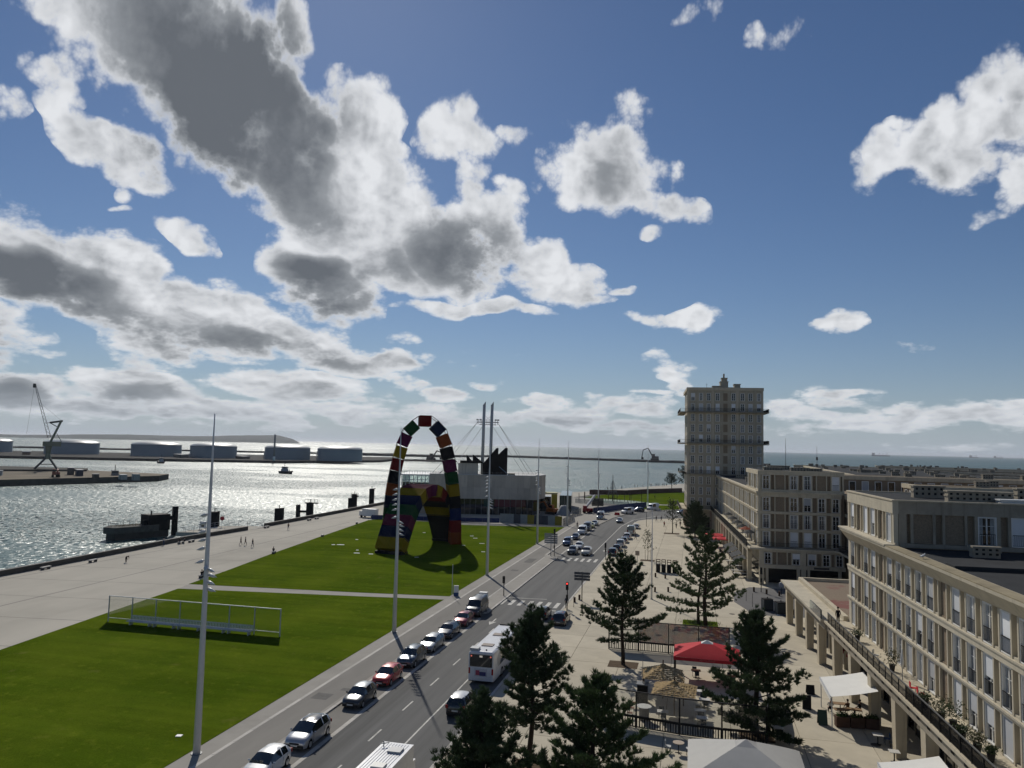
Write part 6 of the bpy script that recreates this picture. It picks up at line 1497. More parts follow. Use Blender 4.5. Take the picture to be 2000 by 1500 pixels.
# ================================================================== TREES
BARK = mat('pine bark', (.050, .038, .030), .95, var=.35, vscale=4, bump=.8, bscale=9)
def needle_mat(name, col, rand):
    m = bpy.data.materials.new(name); m.use_nodes = True
    t = NT(m.node_tree); b = t.n['Principled BSDF']
    v = t.new('ShaderNodeTexCoord').outputs['Object']
    a = t.noise(v, .7, 3, .6); f = t.noise(v, 6, 2, .6)
    k = t.math('ADD', t.math('MULTIPLY', a.outputs[0], 1.1), t.math('MULTIPLY', f.outputs[0], .9))
    c = t.vmath('SCALE', col, scale=k); t.l.new(c, b.inputs['Base Color'])
    b.inputs['Roughness'].default_value = .6; b.inputs['Specular IOR Level'].default_value = .25
    tr = t.new('ShaderNodeBsdfTranslucent'); t.l.new(t.vmath('SCALE', c, scale=.9), tr.inputs[0])
    mx = t.new('ShaderNodeMixShader'); mx.inputs[0].default_value = .22
    t.l.new(b.outputs[0], mx.inputs[1]); t.l.new(tr.outputs[0], mx.inputs[2]); t.l.new(mx.outputs[0], t.n['Material Output'].inputs[0])
    return m
NEEDLE = needle_mat('dark pine needles', (.046, .074, .032), 0)
NEEDLE2 = needle_mat('greener pine needles', (.062, .098, .036), 0)
LEAF = needle_mat('loose tree leaves', (.060, .075, .034), 0)
def rnd_dir(r):
    z = r.uniform(-1, 1); a = r.uniform(0, 6.283); q = math.sqrt(1 - z * z); return Vector((q * math.cos(a), q * math.sin(a), z))
def pine(label, x, y, h, base, rad, seed, needles, trunk_r=.16, lean=(0, 0), shape='cone', dens=1.0, group=None, z0=Z1, blade=.30, second=None):
    r = random.Random(seed)
    root = thing('pine_tree', label, 'tree', (x, y, z0), 0, group)
    wood = MB(); fol_v = []; fol_f = []
    def axis(z): f = z / h; return Vector((lean[0] * f + .10 * math.sin(z * .8 + seed), lean[1] * f + .10 * math.cos(z * .9 + seed * 2), z))
    zs = [h * i / 10 for i in range(11)]
    wood.tube([axis(z) for z in zs], [trunk_r * (1.15 - .98 * (z / h) ** 1.1) + .012 for z in zs], 8)
    if second:
        o = Vector(second); zs2 = [h * .78 * i / 8 for i in range(9)]
        wood.tube([axis(z) + o * (1 - .6 * z / h) for z in zs2], [trunk_r * .8 * (1.1 - .95 * z / (h * .78)) + .012 for z in zs2], 7)
    def tuft(p, d, s):
        nb = 24
        for _ in range(nb):
            dd = (d * 1.05 + rnd_dir(r) * .95).normalized(); side = dd.cross(rnd_dir(r)).normalized() * (.015 + .012 * r.random()) * s * 1.5
            o = p + rnd_dir(r) * (.07 * s); l_ = blade * s * r.uniform(.7, 1.25); i = len(fol_v)
            fol_v.extend([o - side, o + side, o + dd * l_ + side * .35]); fol_f.append((i, i + 1, i + 2))
    z = base; lev = 0
    while z < h * .985:
        f = (z - base) / (h - base)
        if shape == 'cone': R_ = rad * (1 - f) ** .75 * (.55 + .45 * min(1, f * 4 + .35))
        elif shape == 'dome': R_ = rad * math.sqrt(max(.02, 1 - (f * 1.02 - .12) ** 2)) * (.80 if f < .1 else 1) * (1 - .35 * f)
        else: R_ = rad * math.sin(math.pi * min(1, .22 + f * .74)) ** .7
        nb = r.randint(4, 6); a0 = r.uniform(0, 6.28)
        for k in range(nb):
            a = a0 + 6.283 * k / nb + r.uniform(-.3, .3); l_ = max(.35, R_ * r.uniform(.58, 1.18))
            up = .10 + .75 * f + r.uniform(-.14, .14)
            p0 = axis(z); pts_ = [p0]; d = Vector((math.cos(a), math.sin(a), up - .25 * (1 - f))).normalized()
            nseg = 4; cur = p0.copy()
            for s_ in range(nseg):
                cur = cur + d * (l_ / nseg); pts_.append(cur.copy()); d = (d + Vector((r.uniform(-.16, .16), r.uniform(-.16, .16), .12 + .14 * up))).normalized()
            wood.tube(pts_, [max(.008, trunk_r * .30 * (1 - f * .6) * (1 - q / (nseg + .3))) for q in range(nseg + 1)], 5, cap=False)
            nt = max(4, int(l_ * 10 * dens))
            for q in range(nt):
                u = .26 + .78 * (q + r.random()) / nt
                if u > 1: u = 1
                fi = min(nseg - 1, int(u * nseg)); p = pts_[fi].lerp(pts_[fi + 1], u * nseg - fi)
                sp = .10 + .30 * l_ * .34 * (1 - abs(u - .62))
                side = Vector((-math.sin(a), math.cos(a), 0)) * r.gauss(0, sp) + Vector((0, 0, abs(r.gauss(0, .14)))) + d * r.gauss(0, .08)
                if r.random() < .3: wood.tube([p, p + side], [.012, .006], 3, cap=False)
                dirn = (d * .5 + Vector((0, 0, .75)) + side * .8).normalized()
                tuft(p + side, dirn, r.uniform(.75, 1.2))
        z += (h - base) / (10.5 if shape != 'cone' else 12.5) * r.uniform(.7, 1.25); lev += 1
    for q in range(7): tuft(axis(h) + Vector((0, 0, -.14 * q)), (Vector((0, 0, 1)) + rnd_dir(r) * .4).normalized(), 1.0)
    wood.obj('trunk', BARK, root, fix=False)
    me = bpy.data.meshes.new('crown'); me.from_pydata(fol_v, [], fol_f); me.materials.append(needles)
    obj('crown', me, root)
    return root
def leafy(label, x, y, h, base, rad, seed, leaves, trunk_r=.07, n=520, size=.16, group=None, z0=Z1, stakes=False, name='young_tree'):
    r = random.Random(seed); root = thing(name, label, 'tree', (x, y, z0), 0, group)
    wood = MB(); zs = [h * .92 * i / 7 for i in range(8)]
    wood.tube([(.05 * math.sin(z), .05 * math.cos(z * 1.3), z) for z in zs], [trunk_r * (1.05 - .9 * z / h) + .008 for z in zs], 7)
    tips = []
    for k in range(26):
        z = base + (h * .92 - base) * (k / 26) ** .9; a = k * 2.4 + r.uniform(-.3, .3); f = (z - base) / (h - base)
        l_ = rad * r.uniform(.6, 1.15) * (1 - .65 * f); p0 = Vector((.05 * math.sin(z), .05 * math.cos(z * 1.3), z)); p1 = p0 + Vector((math.cos(a) * l_, math.sin(a) * l_, l_ * .55)); tips.append((p0, p1))
        wood.tube([p0, p0.lerp(p1, .5) + Vector((0, 0, -.04)), p1], [trunk_r * .35, trunk_r * .2, .006], 4, cap=False)
    wood.obj('trunk', BARK, root, fix=False)
    vs, fs = [], []
    for _ in range(n):
        p0, p1 = r.choice(tips); p = p0.lerp(p1, r.uniform(.35, 1.08)) + rnd_dir(r) * rad * r.uniform(.02, .20)
        d = rnd_dir(r); s = d.cross(rnd_dir(r)).normalized(); l_ = size * r.uniform(.6, 1.3); i = len(vs)
        vs += [p, p + d * l_ * .5 + s * l_ * .35, p + d * l_, p + d * l_ * .5 - s * l_ * .35]; fs.append((i, i + 1, i + 2, i + 3))
    me = bpy.data.meshes.new('crown'); me.from_pydata(vs, [], fs); me.materials.append(leaves); obj('crown', me, root)
    if stakes:
        for sx in (-.5, .5): MB().bar((sx, 0, 0), (sx, 0, 2.0), .07).obj('stake', mat('stake wood', (.20, .15, .10), .9), root)
    return root
pine('tall dark pine in front of the bus with bare lower trunk', -11.0, 54.5, 9.8, 3.0, 3.5, 11, NEEDLE, .17, shape='dome', dens=1.5)
pine('dark pine at the lower edge below the white roofed car', -12.0, 45.2, 7.5, .3, 4.3, 12, NEEDLE, .16, shape='cone', dens=1.6)
pine('broad greener pine at the lower edge beside the windbreak', -5.9, 47.6, 8.3, .4, 5.5, 13, NEEDLE2, .17, shape='cone', dens=1.7, lean=(.3, 0))
pine('dark pine in an earth square before the printed glass screen', -7.1, 82.1, 10.5, 2.7, 4.3, 14, NEEDLE, .17, shape='dome', dens=1.3)
pine('wide twin-trunked pine in the middle of the plaza', 1.5, 102.8, 11.0, 2.0, 5.5, 15, NEEDLE2, .22, shape='dome', dens=1.2, second=(-.9, .8, 0))
pine('dark pine between the red parasol and the arcade', 4.9, 65.1, 9.6, 1.0, 5.0, 16, NEEDLE, .20, shape='cone', dens=1.7)
pine('small dark pine in front of the tower arcade', .5, 204.8, 8.2, 1.2, 4.2, 17, NEEDLE, .16, shape='dome', dens=1.2, blade=.42)
leafy('thin tree with open crown on the plaza before the tower', -5.4, 210.7, 9.2, 2.6, 3.0, 18, needle_mat('far tree leaves', (.028, .042, .022), 0), .12, 900, .30, name='plaza_tree')
leafy('staked young tree with sparse grey green leaves on the plaza', -8.9, 158.9, 6.3, 1.6, 1.5, 19, LEAF, .05, 520, .20, stakes=True)
leafy('small round tree on the far shore left of the tower', -11.3, 419.8, 9.5, 3.0, 4.2, 20, needle_mat('shore tree leaves', (.03, .05, .03), 0), .2, 1300, .5, name='shore_tree')
leafy('taller tree on the far shore touching the tower edge', -4.5, 440, 13.5, 3.2, 5.2, 23, needle_mat('shore tree leaves 2', (.035, .055, .035), 0), .25, 1700, .55, name='shore_tree')
# earth squares the trees grow from, each in a steel edging
for (x, y, w_, m_) in ((-7.0, 82.0, 3.0, EARTH), (.9, 104.0, 4.4, LAWN), (-8.9, 158.2, 2.8, EARTH), (-5.6, 210.7, 4.0, EARTH), (.5, 204.8, 4.0, EARTH), (4.9, 65.1, 2.6, EARTH), (-11.0, 54.5, 2.6, EARTH), (-5.9, 47.6, 2.6, EARTH), (-12.0, 45.2, 2.6, EARTH)):
    h = w_ / 2; sheet('tree_pit', [(x - h, y - h * .8), (x + h, y - h * .8), (x + h, y + h * .8), (x - h, y + h * .8)], Z1 + .02, m_, .05)
r = random.Random(3); vs, fs = [], []
for _ in range(900):
    x, y = .9 + r.gauss(0, 1.0), 104 + r.gauss(0, .6); a = r.uniform(0, 6.28); l_ = r.uniform(.15, .5); i = len(vs)
    vs += [(x, y, Z1), (x + .05 * math.cos(a), y + .05 * math.sin(a), Z1), (x + .2 * math.cos(a + 1), y + .2 * math.sin(a + 1), Z1 + l_)]; fs.append((i, i + 1, i + 2))
me = bpy.data.meshes.new('weeds'); me.from_pydata(vs, [], fs); me.materials.append(NEEDLE2); tag(obj('weeds', me), kind='stuff')

# ================================================================== STREET FURNITURE
LAMPW = mat('lamp housing', (.55, .56, .57), .4, var=.06)
MASTP = mat('mast paint', (.60, .61, .62), .42, var=.05, vscale=.6)
lampm = MB()
_pr = [(.10, .16), (.26, .21), (.46, .17), (.66, .07), (.80, .015)]
vs = []; nn = 8
for d, rad in _pr:
    for k in range(nn): a = 6.283 * k / nn; vs.append((d, rad * math.cos(a), rad * .8 * math.sin(a) - d * .28))
lampm.add(vs, [(i * nn + k, i * nn + (k + 1) % nn, (i + 1) * nn + (k + 1) % nn, (i + 1) * nn + k) for i in range(4) for k in range(nn)] + [tuple(range(nn))[::-1], tuple(range(4 * nn, 5 * nn))], True)
lampm.box(-.02, .16, -.03, .03, -.03, .03)
LAMPM = lampm.fix(lampm.mesh('floodlight', LAMPW))
def mast(x, y, h, r0, lamps, label, group='tall white light masts'):
    t_ = thing('light_mast', label, 'light mast', (x, y, Z1), 0, group)
    b = MB(); b.tube([(0, 0, 0), (0, 0, h * .55), (0, 0, h * .86), (0, 0, h)], [r0, r0 * .62, r0 * .30, r0 * .14], 14); b.obj('pole', MASTP, t_)
    b = MB(); b.tube([(0, 0, -.02), (0, 0, .05)], r0 * 1.5, 14); b.obj('base_plate', MGREY, t_)
    for z, az in lamps:
        rr = r0 * (1 - .42 * z / (h * .55)) * .9
        obj('floodlight', LAMPM, t_, (rr * math.cos(R(az)), rr * math.sin(R(az)), z), R(az)).scale = (.85, .8, .8)
    return t_
LA = [(16.2, 190), (15.6, 200), (15.0, 188), (14.4, 196), (13.5, 215), (13.1, 300), (12.9, 350), (12.5, 10), (12.0, 355), (11.5, 5), (16.8, 185)]
for (x, y, lab) in ((-34.2, 49.9, 'nearest tall white light mast, standing at the lower left lawn corner'), (-34.3, 87.2, 'tall white light mast whose lamps overlap the container arches'), (-34.4, 129.6, 'tall white light mast between the arches and the museum'), (-34.8, 175.1, 'tall white light mast before the right end of the museum'), (-34.7, 217.6, 'white light mast at the end of the printed hoarding'), (-33.0, 276, 'white light mast behind the blue fence at the roadworks'), (-18.5, 326.6, 'farthest light mast, by the far lawn')):
    mast(x, y, 24.1, .26, LA, lab)
mast(-6.0, 118.2, 14.2, .14, [], 'plain thin white mast on the plaza beside the twin pine', None)

# long bench with glass windbreak on the lawn
sh = thing('windbreak_bench', 'long white bench under a glass windbreak on the near lawn', 'bench', (-68.6, 81.1, Z1 + .03))
WM = mat('white bench metal', (.58, .60, .60), .45, var=.05)
for i in range(8): MB().box(3.27 * i - .05, 3.27 * i + .05, -.05, .05, 0, 3.0).obj('post', LGREY, sh)
MB().box(-.06, 22.95, -.05, .05, 3.0, 3.08).obj('rail', WM, sh); MB().box(.06, 22.85, -.03, .03, .42, .48).obj('rail', WM, sh)
GSH = glass_sheet('windbreak glass', (.95, .96, .94), .012)
for i in range(7): MB().box(3.27 * i + .06, 3.27 * i + 3.21, -.012, .012, .5, 2.98).obj('pane', GSH, sh)
for i in range(5):
    x0 = 3.27 * (i + 1)
    s_ = MB().box(x0 + .02, x0 + 3.25, -.95, -.12, .42, .50).obj('seat', WM, sh)
    b = MB(); b.box(x0 + .02, x0 + 3.25, -.13, -.09, .92, 1.02)
    for k in range(16): b.box(x0 + .1 + .2 * k, x0 + .2 + .2 * k, -.12, -.10, .5, .92)
    b.obj('backrest', WM, sh)
    b = MB(); b.box(x0 + .3, x0 + .4, -.8, -.2, 0, .42); b.box(x0 + 2.9, x0 + 3.0, -.8, -.2, 0, .42); b.obj('leg', WM, sh)

# benches
bm_ = {}
def bench(x, y, rz, label, group='white concrete benches on the promenade'):
    t_ = thing('bench', label, 'bench', (x, y, Z1), rz, group)
    if not bm_:
        b = MB(); b.box(-1.0, 1.0, -.28, .28, .36, .48); bm_['seat'] = b.mesh('bench seat', mat('bench concrete', (.50, .48, .44), .8))
        b = MB(); b.box(-.12, .12, -.24, .24, 0, .36); bm_['leg'] = b.mesh('bench leg', mat('bench foot', (.10, .095, .09), .9))
    obj('seat', bm_['seat'], t_); obj('leg', bm_['leg'], t_, (-.7, 0, 0)); obj('leg', bm_['leg'], t_, (.7, 0, 0))
for x, y, rz, lab in ((-104.9, 147.2, 95, 'pale bench by the quay parapet, farther of two near the mooring platform'), (-105.2, 144.2, 95, 'pale bench by the parapet where two dark figures sit'), (-103.4, 117.6, 95, 'pale bench by the parapet nearest the left edge'), (-104.9, 199.4, 90, 'pale bench by the quay near the pair of black piles'), (-105.0, 204, 90, 'pale bench at the foot of the black pile pair'), (-105.4, 178, 90, 'pale block bench at the landing deck steps'), (-84.6, 167.6, 110, 'small bench on the lawn edge left of the arches'), (-89.6, 197.4, 110, 'small bench on the lawn edge nearest the museum van'), (-80.4, 138.9, 110, 'bench on the lawn edge with one seated figure'), (-76.8, 111.0, 105, 'bench on the lawn edge with two seated figures'), (-104.6, 108.6, 95, 'low pale block at the far left edge of the quay')):
    bench(x, y, R(rz), lab)

# signs, signals, cabinets
def post_sign(x, y, h, label, plates, col, back, rz=0, cat='road sign', w=2.6, group=None):
    t_ = thing('direction_sign', label, cat, (x, y, Z1), R(rz), group)
    MB().bar((0, 0, 0), (0, 0, h), .12).obj('post', back, t_)
    for k in range(plates): MB().box(-w / 2, w / 2, -.09, -.05, h - .42 * (k + 1) + .03, h - .42 * k - .03).obj('sign_plate', col, t_)
    return t_
GSP = mat('back of grey sign plate', (.24, .25, .26), .5); DSP = mat('back of dark sign plate', (.06, .065, .075), .5)
post_sign(-28.3, 156.9, 4.6, 'pale grey stacked direction sign left of the far crossing', 5, GSP, MGREY, w=2.7)
post_sign(-15.7, 113.1, 4.2, 'dark stacked direction sign on the plaza side of the near crossing', 3, DSP, DARK, w=2.3)
def signal(x, y, h, label, lit=True, cat='traffic light', rz=0, second=True):
    t_ = thing('traffic_light', label, cat, (x, y, Z1), R(rz))
    MB().bar((0, 0, 0), (0, 0, h), .11).obj('pole', DARK, t_)
    hd = MB().box(-.17, .17, -.30, -.06, h - 1.05, h).obj('signal_head', DARK, t_)
    for k, (c_, e_) in enumerate(((.30, (1, .05, .04, 3.0) if lit else None), (.03, None), (.02, None))):
        b = MB(); z = h - .2 - .33 * k; b.tube([(0, -.30, z), (0, -.335, z)], .11, 12, smooth=False)
        b.obj('lamp', mat('signal red lit', (.4, .02, .02), .3, emit=(1, .05, .04, 3.0)) if (k == 0 and lit) else mat('signal lamp off', (.02, .02, .02), .3), hd)
    if second: MB().box(-.13, .13, -.25, -.06, 1.6, 2.2).obj('signal_head', DARK, t_)
    return t_
signal(-16.7, 105.8, 3.9, 'traffic light showing red at the near crossing on the plaza side')
signal(-27.5, 156.5, 5.6, 'tall dark signal pole at the left end of the far crossing', False)
signal(10.5, 130.1, 3.9, 'dark traffic light before the corner of the middle block', False)
signal(-27.4, 113.2, 2.9, 'small dark signal post on the left pavement of the near crossing', False, second=False)
signal(-17.0, 155.5, 3.4, 'slim signal post at the plaza end of the far crossing', False)
def pole(x, y, h, label, r_=.035, m=None, group=None, cat='post', z=Z1):
    t_ = MB(); t_.tube([(0, 0, 0), (0, 0, h)], r_, 6); o = t_.obj('post', m or DARK, None, (x, y, z)); return tag(o, label, cat, group)
pole(-28.3, 106.2, 1.2, 'short thin post beside the white cabinet'); pole(-16.2, 108.6, 1.5, 'thin dark post beside the red traffic light')
pole(7.7, 121.8, 1.9, 'thin dark post on the plaza behind the twin pine'); pole(8.3, 117.6, 1.9, 'thin dark post left of the dark recycling bins')
pole(-13.1, 226, 4.2, 'dark post at the far end of the plaza parking row', .06)
pole(-28.4, 236, 4.4, 'thin signpost in front of the tall van on the pavement', .06, MGREY)
t_ = thing('info_totem', 'small white and blue information totem at the lawn path', 'totem', (-34.0, 110.6, Z1), R(25))
MB().box(-.35, .35, -.12, .12, .5, 1.5).obj('panel', WHITE, t_); MB().box(-.36, .36, -.13, .13, 0, .498).obj('foot', mat('totem blue', (.03, .07, .20), .5), t_)
MB().bar((-.6, 0, 0), (-.6, 0, 4.6), .08).obj('pole', LGREY, t_)
t_ = thing('street_cabinet', 'tall white street cabinet behind the dark grey minibus', 'cabinet', (-28.2, 104.6, Z1), 0)
MB().box(-.55, .55, -.4, .4, 0, 2.0).obj('body', WHITE, t_); MB().box(-.5, .5, -.415, -.402, .1, 1.9).obj('door', LAMPW, t_)
t_ = thing('parking_sign', 'small framed parking sign on the plaza by the staked young tree', 'sign', (-10.6, 153.6, Z1), 0)
MB().bar((0, 0, 0), (0, 0, 2.4), .08).obj('post', MGREY, t_); MB().box(-.4, .4, -.06, -.03, 1.5, 2.4).obj('panel', mat('sign panel brown', (.32, .26, .20), .6), t_)
bolm = MB(); bolm.box(-.14, .14, -.14, .14, 0, .72); bolm.box(-.15, .15, -.15, .15, .66, .70); BOLM = bolm.mesh('bollard', RUST)
BOLL = ['nearer of two by the right direction sign', 'farther of two by the right direction sign', 'left of the far pair before the bin frames', 'right of the far pair before the bin frames', 'left of the pair by the thin plaza mast', 'right of the pair by the thin plaza mast', 'beside the dark traffic light at the corner', 'first one right of the corner traffic light', 'second one right of the corner traffic light', 'farthest right one in the shaded side street', 'left of the farther recycling bin', 'between the two recycling bins', 'nearest the low arcade, right of the bins']
for bi, (x, y) in enumerate(((-16.6, 112.0), (-16.2, 114.1), (-6.4, 138.5), (-4.7, 137.7), (-5.8, 124.4), (-3.8, 125.2), (9.4, 130.1), (11.2, 128.7), (13.0, 127.7), (14.9, 126.6), (9.8, 120.0), (11.5, 119.0), (13.4, 114.0))):
    tag(obj('bollard', BOLM, None, (x, y, Z1)), 'short brown bollard, ' + BOLL[bi], 'bollard', 'square brown bollards')
t_ = thing('pay_post', 'thin black post with small box right of the recycling bins', 'post', (12.6, 114.6, Z1)); MB().bar((0, 0, 0), (0, 0, 1.3), .09).obj('pole', DARK, t_); MB().box(-.13, .13, -.1, .1, 1.3, 1.6).obj('box', DARK, t_)
for k, (x, y, lab) in enumerate(((10.2, 115.9, 'dark recycling bin with pale side, farther of the two'), (11.8, 114.0, 'dark recycling bin with blue mat in front, nearer of the two'))):
    t_ = thing('recycling_bin', lab, 'bin', (x, y, Z1), R(15), 'pair of recycling bins')
    MB().box(-.7, .62, -.6, .6, .05, 1.5).obj('body', mat('bin dark steel', (.025, .035, .045), .5), t_); MB().box(.625, .72, -.6, .6, .05, 1.45).obj('side_panel', LGREY, t_)
    b = MB(); b.box(-.66, .6, -.56, .56, 1.502, 1.62); b.bar((0, 0, 1.62), (0, 0, 1.85), .1); b.obj('lid', DARK, t_)
    if k: MB().box(-1.0, .8, -1.4, -.7, 0, .06).obj('mat', mat('blue mat', (.04, .07, .12), .8), t_)
for k in range(4):
    t_ = thing('bin_frame', 'rust brown tall bin frame, %s of the row of four' % ('leftmost', 'second', 'third', 'rightmost')[k], 'bin', (-6.2 + .98 * k, 144.2 - .12 * k, Z1), R(-4), 'row of four brown bin frames')
    b = MB()
    for sx in (-.36, .30):
        for sy in (-.35, .30): b.box(sx, sx + .06, sy, sy + .05, 0, 2.3)
    b.box(-.36, .36, -.35, .35, 2.24, 2.3); b.box(-.36, .36, -.35, .35, 1.86, 1.92); b.obj('frame', RUST, t_)
    MB().box(-.29, .29, -.29, .29, .05, 1.45 if k < 3 else 1.1).obj('bin', DARK, t_)
t_ = thing('round_mirror', 'round grey traffic mirror in the side street by the middle block', 'mirror', (13.4, 128.6, Z1), R(20))
MB().bar((0, 0, 0), (0, 0, 1.2), .07).obj('pole', DARK, t_); b = MB(); b.tube([(0, -.05, 1.6), (0, .05, 1.6)], .42, 16, smooth=False); b.obj('disc', mat('mirror back', (.34, .36, .40), .4), t_)
sheet('side_street', [UV(14.2, 111.5)[:2], UV(45, 111.5)[:2], UV(45, 133.5)[:2], UV(16.2, 133.5)[:2], UV(13.2, 128)[:2], UV(12.4, 120)[:2]], Z1 + .006, mat('side street paving', (.16, .155, .15), .9, var=.1, vscale=.4))
for (x, y) in ((13.7, 66.0), (-4.0, 96), (5.2, 111.5), (6.6, 96.5), (4.0, 118)):
    b = MB(); b.tube([(0, 0, 0), (0, 0, .01)], .38, 14, smooth=False); o = b.obj('manhole_cover', mat('cast iron cover', (.09, .08, .07), .7), None, (x, y, Z1 + .003)); tag(o, 'round iron manhole cover in the plaza slabs', 'manhole cover', 'plaza manhole covers')
for (x, y, c_, lab) in ((-24.7, 259.4, (.42, .03, .03), 'red plastic barrier in front of the white van at the bend'), (-19.0, 281, (.35, .03, .03), 'red barrier between the navy car and the box van'), (-22.3, 270.5, (.40, .10, .07), 'red and white barrier beside the white van'), (-12.3, 285, (.6, .58, .55), 'white plastic barrier right of the tall box van')):
    t_ = thing('road_barrier', lab, 'barrier', (x, y, Z1), R(-20)); m_ = mat('barrier ' + lab[:8] + str(x), c_, .6)
    MB().box(-.9, .9, -.2, .2, 0, .35).obj('foot', m_, t_); MB().box(-.85, .85, -.1, .1, .352, .9).obj('panel', m_, t_)
t_ = thing('white_minivan', 'white works van parked at the far end of the promenade', 'van', (-93.2, 214.5, Z1), R(80))
MB().box(-1.0, 1.0, -2.2, 2.2, .5, 2.6).obj('body', WHITE, t_); MB().box(-1.0, 1.0, 2.21, 3.2, .5, 1.9).obj('cab', WHITE, t_); MB().box(-.9, .9, 3.205, 3.24, 1.2, 1.8).obj('windscreen', CGLASS, t_)
for sx in (-1, 1):
    for yy in (-1.3, 2.4): b = MB(); b.tube([(sx * .75, yy, .38), (sx * 1.02, yy, .38)], .38, 12, smooth=False); b.obj('wheel', TYRE, t_)
# playground ship mast, low brick wall by the shore, pole lamps
t_ = thing('climbing_mast', 'dark climbing mast with rope net on the playground', 'climbing frame', (-33.0, 326.5, Z1))
b = MB(); b.tube([(0, 0, 0), (0, 0, 11)], [.22, .12], 8); b.bar((-1.6, 0, 1.2), (1.6, 0, 1.2), .3); b.obj('mast', DARK, t_)
b = MB()
for k in range(10): a = 6.283 * k / 10; b.bar((0, 0, 9), (2.4 * math.cos(a), 2.4 * math.sin(a), 2.2), .05)
for z, q in ((4, 1.7), (6, 1.0)):
    for k in range(10): a, c_ = 6.283 * k / 10, 6.283 * (k + 1) / 10; b.bar((q * math.cos(a), q * math.sin(a), z), (q * math.cos(c_), q * math.sin(c_), z), .05)
tag(b.obj('rope_net', MGREY, t_), kind='stuff')
t_ = thing('shore_wall', 'long low brown brick wall along the shore road', 'wall')
for (xa, ya, xb, yb) in ((-48.2, 368, -31.3, 374.5), (-31.2, 374.6, -22, 393), (-22, 393.2, -6, 414)):
    L = math.hypot(xb - xa, yb - ya); b = MB(); b.box(0, L, -.25, .25, .1, 2.3); o = b.obj('wall_section', mat('brown brick wall', (.10, .06, .05), .9, var=.3, vscale=1), t_, (xa, ya, 0), math.atan2(yb - ya, xb - xa))
for k, (x, y) in enumerate([(-46, 318), (-43, 314), (-40, 322), (-37, 312), (-35.5, 333), (-31, 312), (-28, 326), (-42, 334), (-24, 309), (-39, 330), (-26.5, 333), (-20.5, 318), (-45, 327), (-30.5, 319.5)]):
    pole(x, y, 3.4 + (k % 3) * .8, 'dark timber climbing post on the playground', .12, RUST, 'timber posts on the playground', 'post')
panel_fence('garden_fence', 'pale mesh fence on the near side of the playground', 'fence', [(-46, 308), (-38, 303), (-30, 300), (-24, 299)], 1.8, mat('pale mesh panel', (.25, .29, .30), .7, alpha=.35), 2.6)

# ------------------------------------------------------------------ restaurant terrace
BLKS = mat('black terrace steel', (.010, .010, .010), .5)
def art_mat():
    m = bpy.data.materials.new('printed screen art'); m.use_nodes = True; t = NT(m.node_tree); b = t.n['Principled BSDF']
    v = t.new('ShaderNodeTexCoord').outputs['Object']
    vo = t.new('ShaderNodeTexVoronoi', feature='F1'); t.l.new(v, vo.inputs['Vector']); vo.inputs['Scale'].default_value = 2.4
    cr = t.new('ShaderNodeValToRGB'); sp = t.new('ShaderNodeSeparateColor'); t.l.new(vo.outputs['Color'], sp.inputs[0]); t.l.new(sp.outputs[0], cr.inputs[0]); cr.color_ramp.interpolation = 'CONSTANT'
    for i, (p_, c_) in enumerate(((0, (.22, .03, .05)), (.2, (.30, .12, .05)), (.36, (.08, .08, .11)), (.55, (.16, .13, .13)), (.7, (.28, .05, .08)), (.82, (.10, .10, .16)), (.92, (.30, .26, .20)))):
        e = cr.color_ramp.elements[i] if i < 2 else cr.color_ramp.elements.new(p_); e.position = p_; e.color = (*c_, 1)
    t.l.new(cr.outputs[0], b.inputs['Base Color']); b.inputs['Roughness'].default_value = .25; b.inputs['Alpha'].default_value = .55
    return m
ART = art_mat(); GTER = glass_sheet('terrace glass', (.94, .95, .95), .035)
def screen_wall(label, pts, h, base, mats_):
    t_ = thing('glass_windbreak', label, 'windbreak', (pts[0][0], pts[0][1], Z1))
    o = Vector(pts[0])
    P = [Vector(p) - o for p in pts]
    for p in P: MB().box(p.x - .06, p.x + .06, p.y - .06, p.y + .06, 0, h).obj('post', BLKS, t_)
    for i, (a, c_) in enumerate(zip(P[:-1], P[1:])):
        d = (c_ - a).normalized() * .07; a2, c2 = a + d, c_ - d
        MB().bar((a2.x, a2.y, h - .04), (c2.x, c2.y, h - .04), .08).obj('rail', BLKS, t_)
        MB().bar((a2.x, a2.y, base + .08), (c2.x, c2.y, base + .08), .06).obj('rail', BLKS, t_)
        b = MB(); n = 16; b.bar((a2.x, a2.y, base), (c2.x, c2.y, base), .10, .14); b.bar((a2.x, a2.y, .1), (c2.x, c2.y, .1), .08)
        for k in range(n + 1): q = a2.lerp(c2, k / n); b.bar((q.x, q.y, .1), (q.x, q.y, base), .10 if k % 2 else .06)
        lat = b.obj('lattice', BLKS, t_)
        b = MB(); nrm = Vector((-d.y, d.x)) / .07 * .012
        b.add([(a2.x - nrm.x, a2.y - nrm.y, base + .11), (c2.x - nrm.x, c2.y - nrm.y, base + .11), (c2.x + nrm.x, c2.y + nrm.y, base + .11), (a2.x + nrm.x, a2.y + nrm.y, base + .11), (a2.x - nrm.x, a2.y - nrm.y, h - .08), (c2.x - nrm.x, c2.y - nrm.y, h - .08), (c2.x + nrm.x, c2.y + nrm.y, h - .08), (a2.x + nrm.x, a2.y + nrm.y, h - .08)],
              [(0, 3, 2, 1), (4, 5, 6, 7), (0, 1, 5, 4), (1, 2, 6, 5), (2, 3, 7, 6), (3, 0, 4, 7)])
        b.obj('pane', mats_[i], t_)
screen_wall('black framed glass windbreak with colourful abstract print behind the terrace', [(-9.1, 87.9), (-5.85, 87.9), (-2.6, 87.85), (.6, 87.85), (3.8, 88.0)], 3.25, .95, [GTER, ART, ART, ART])
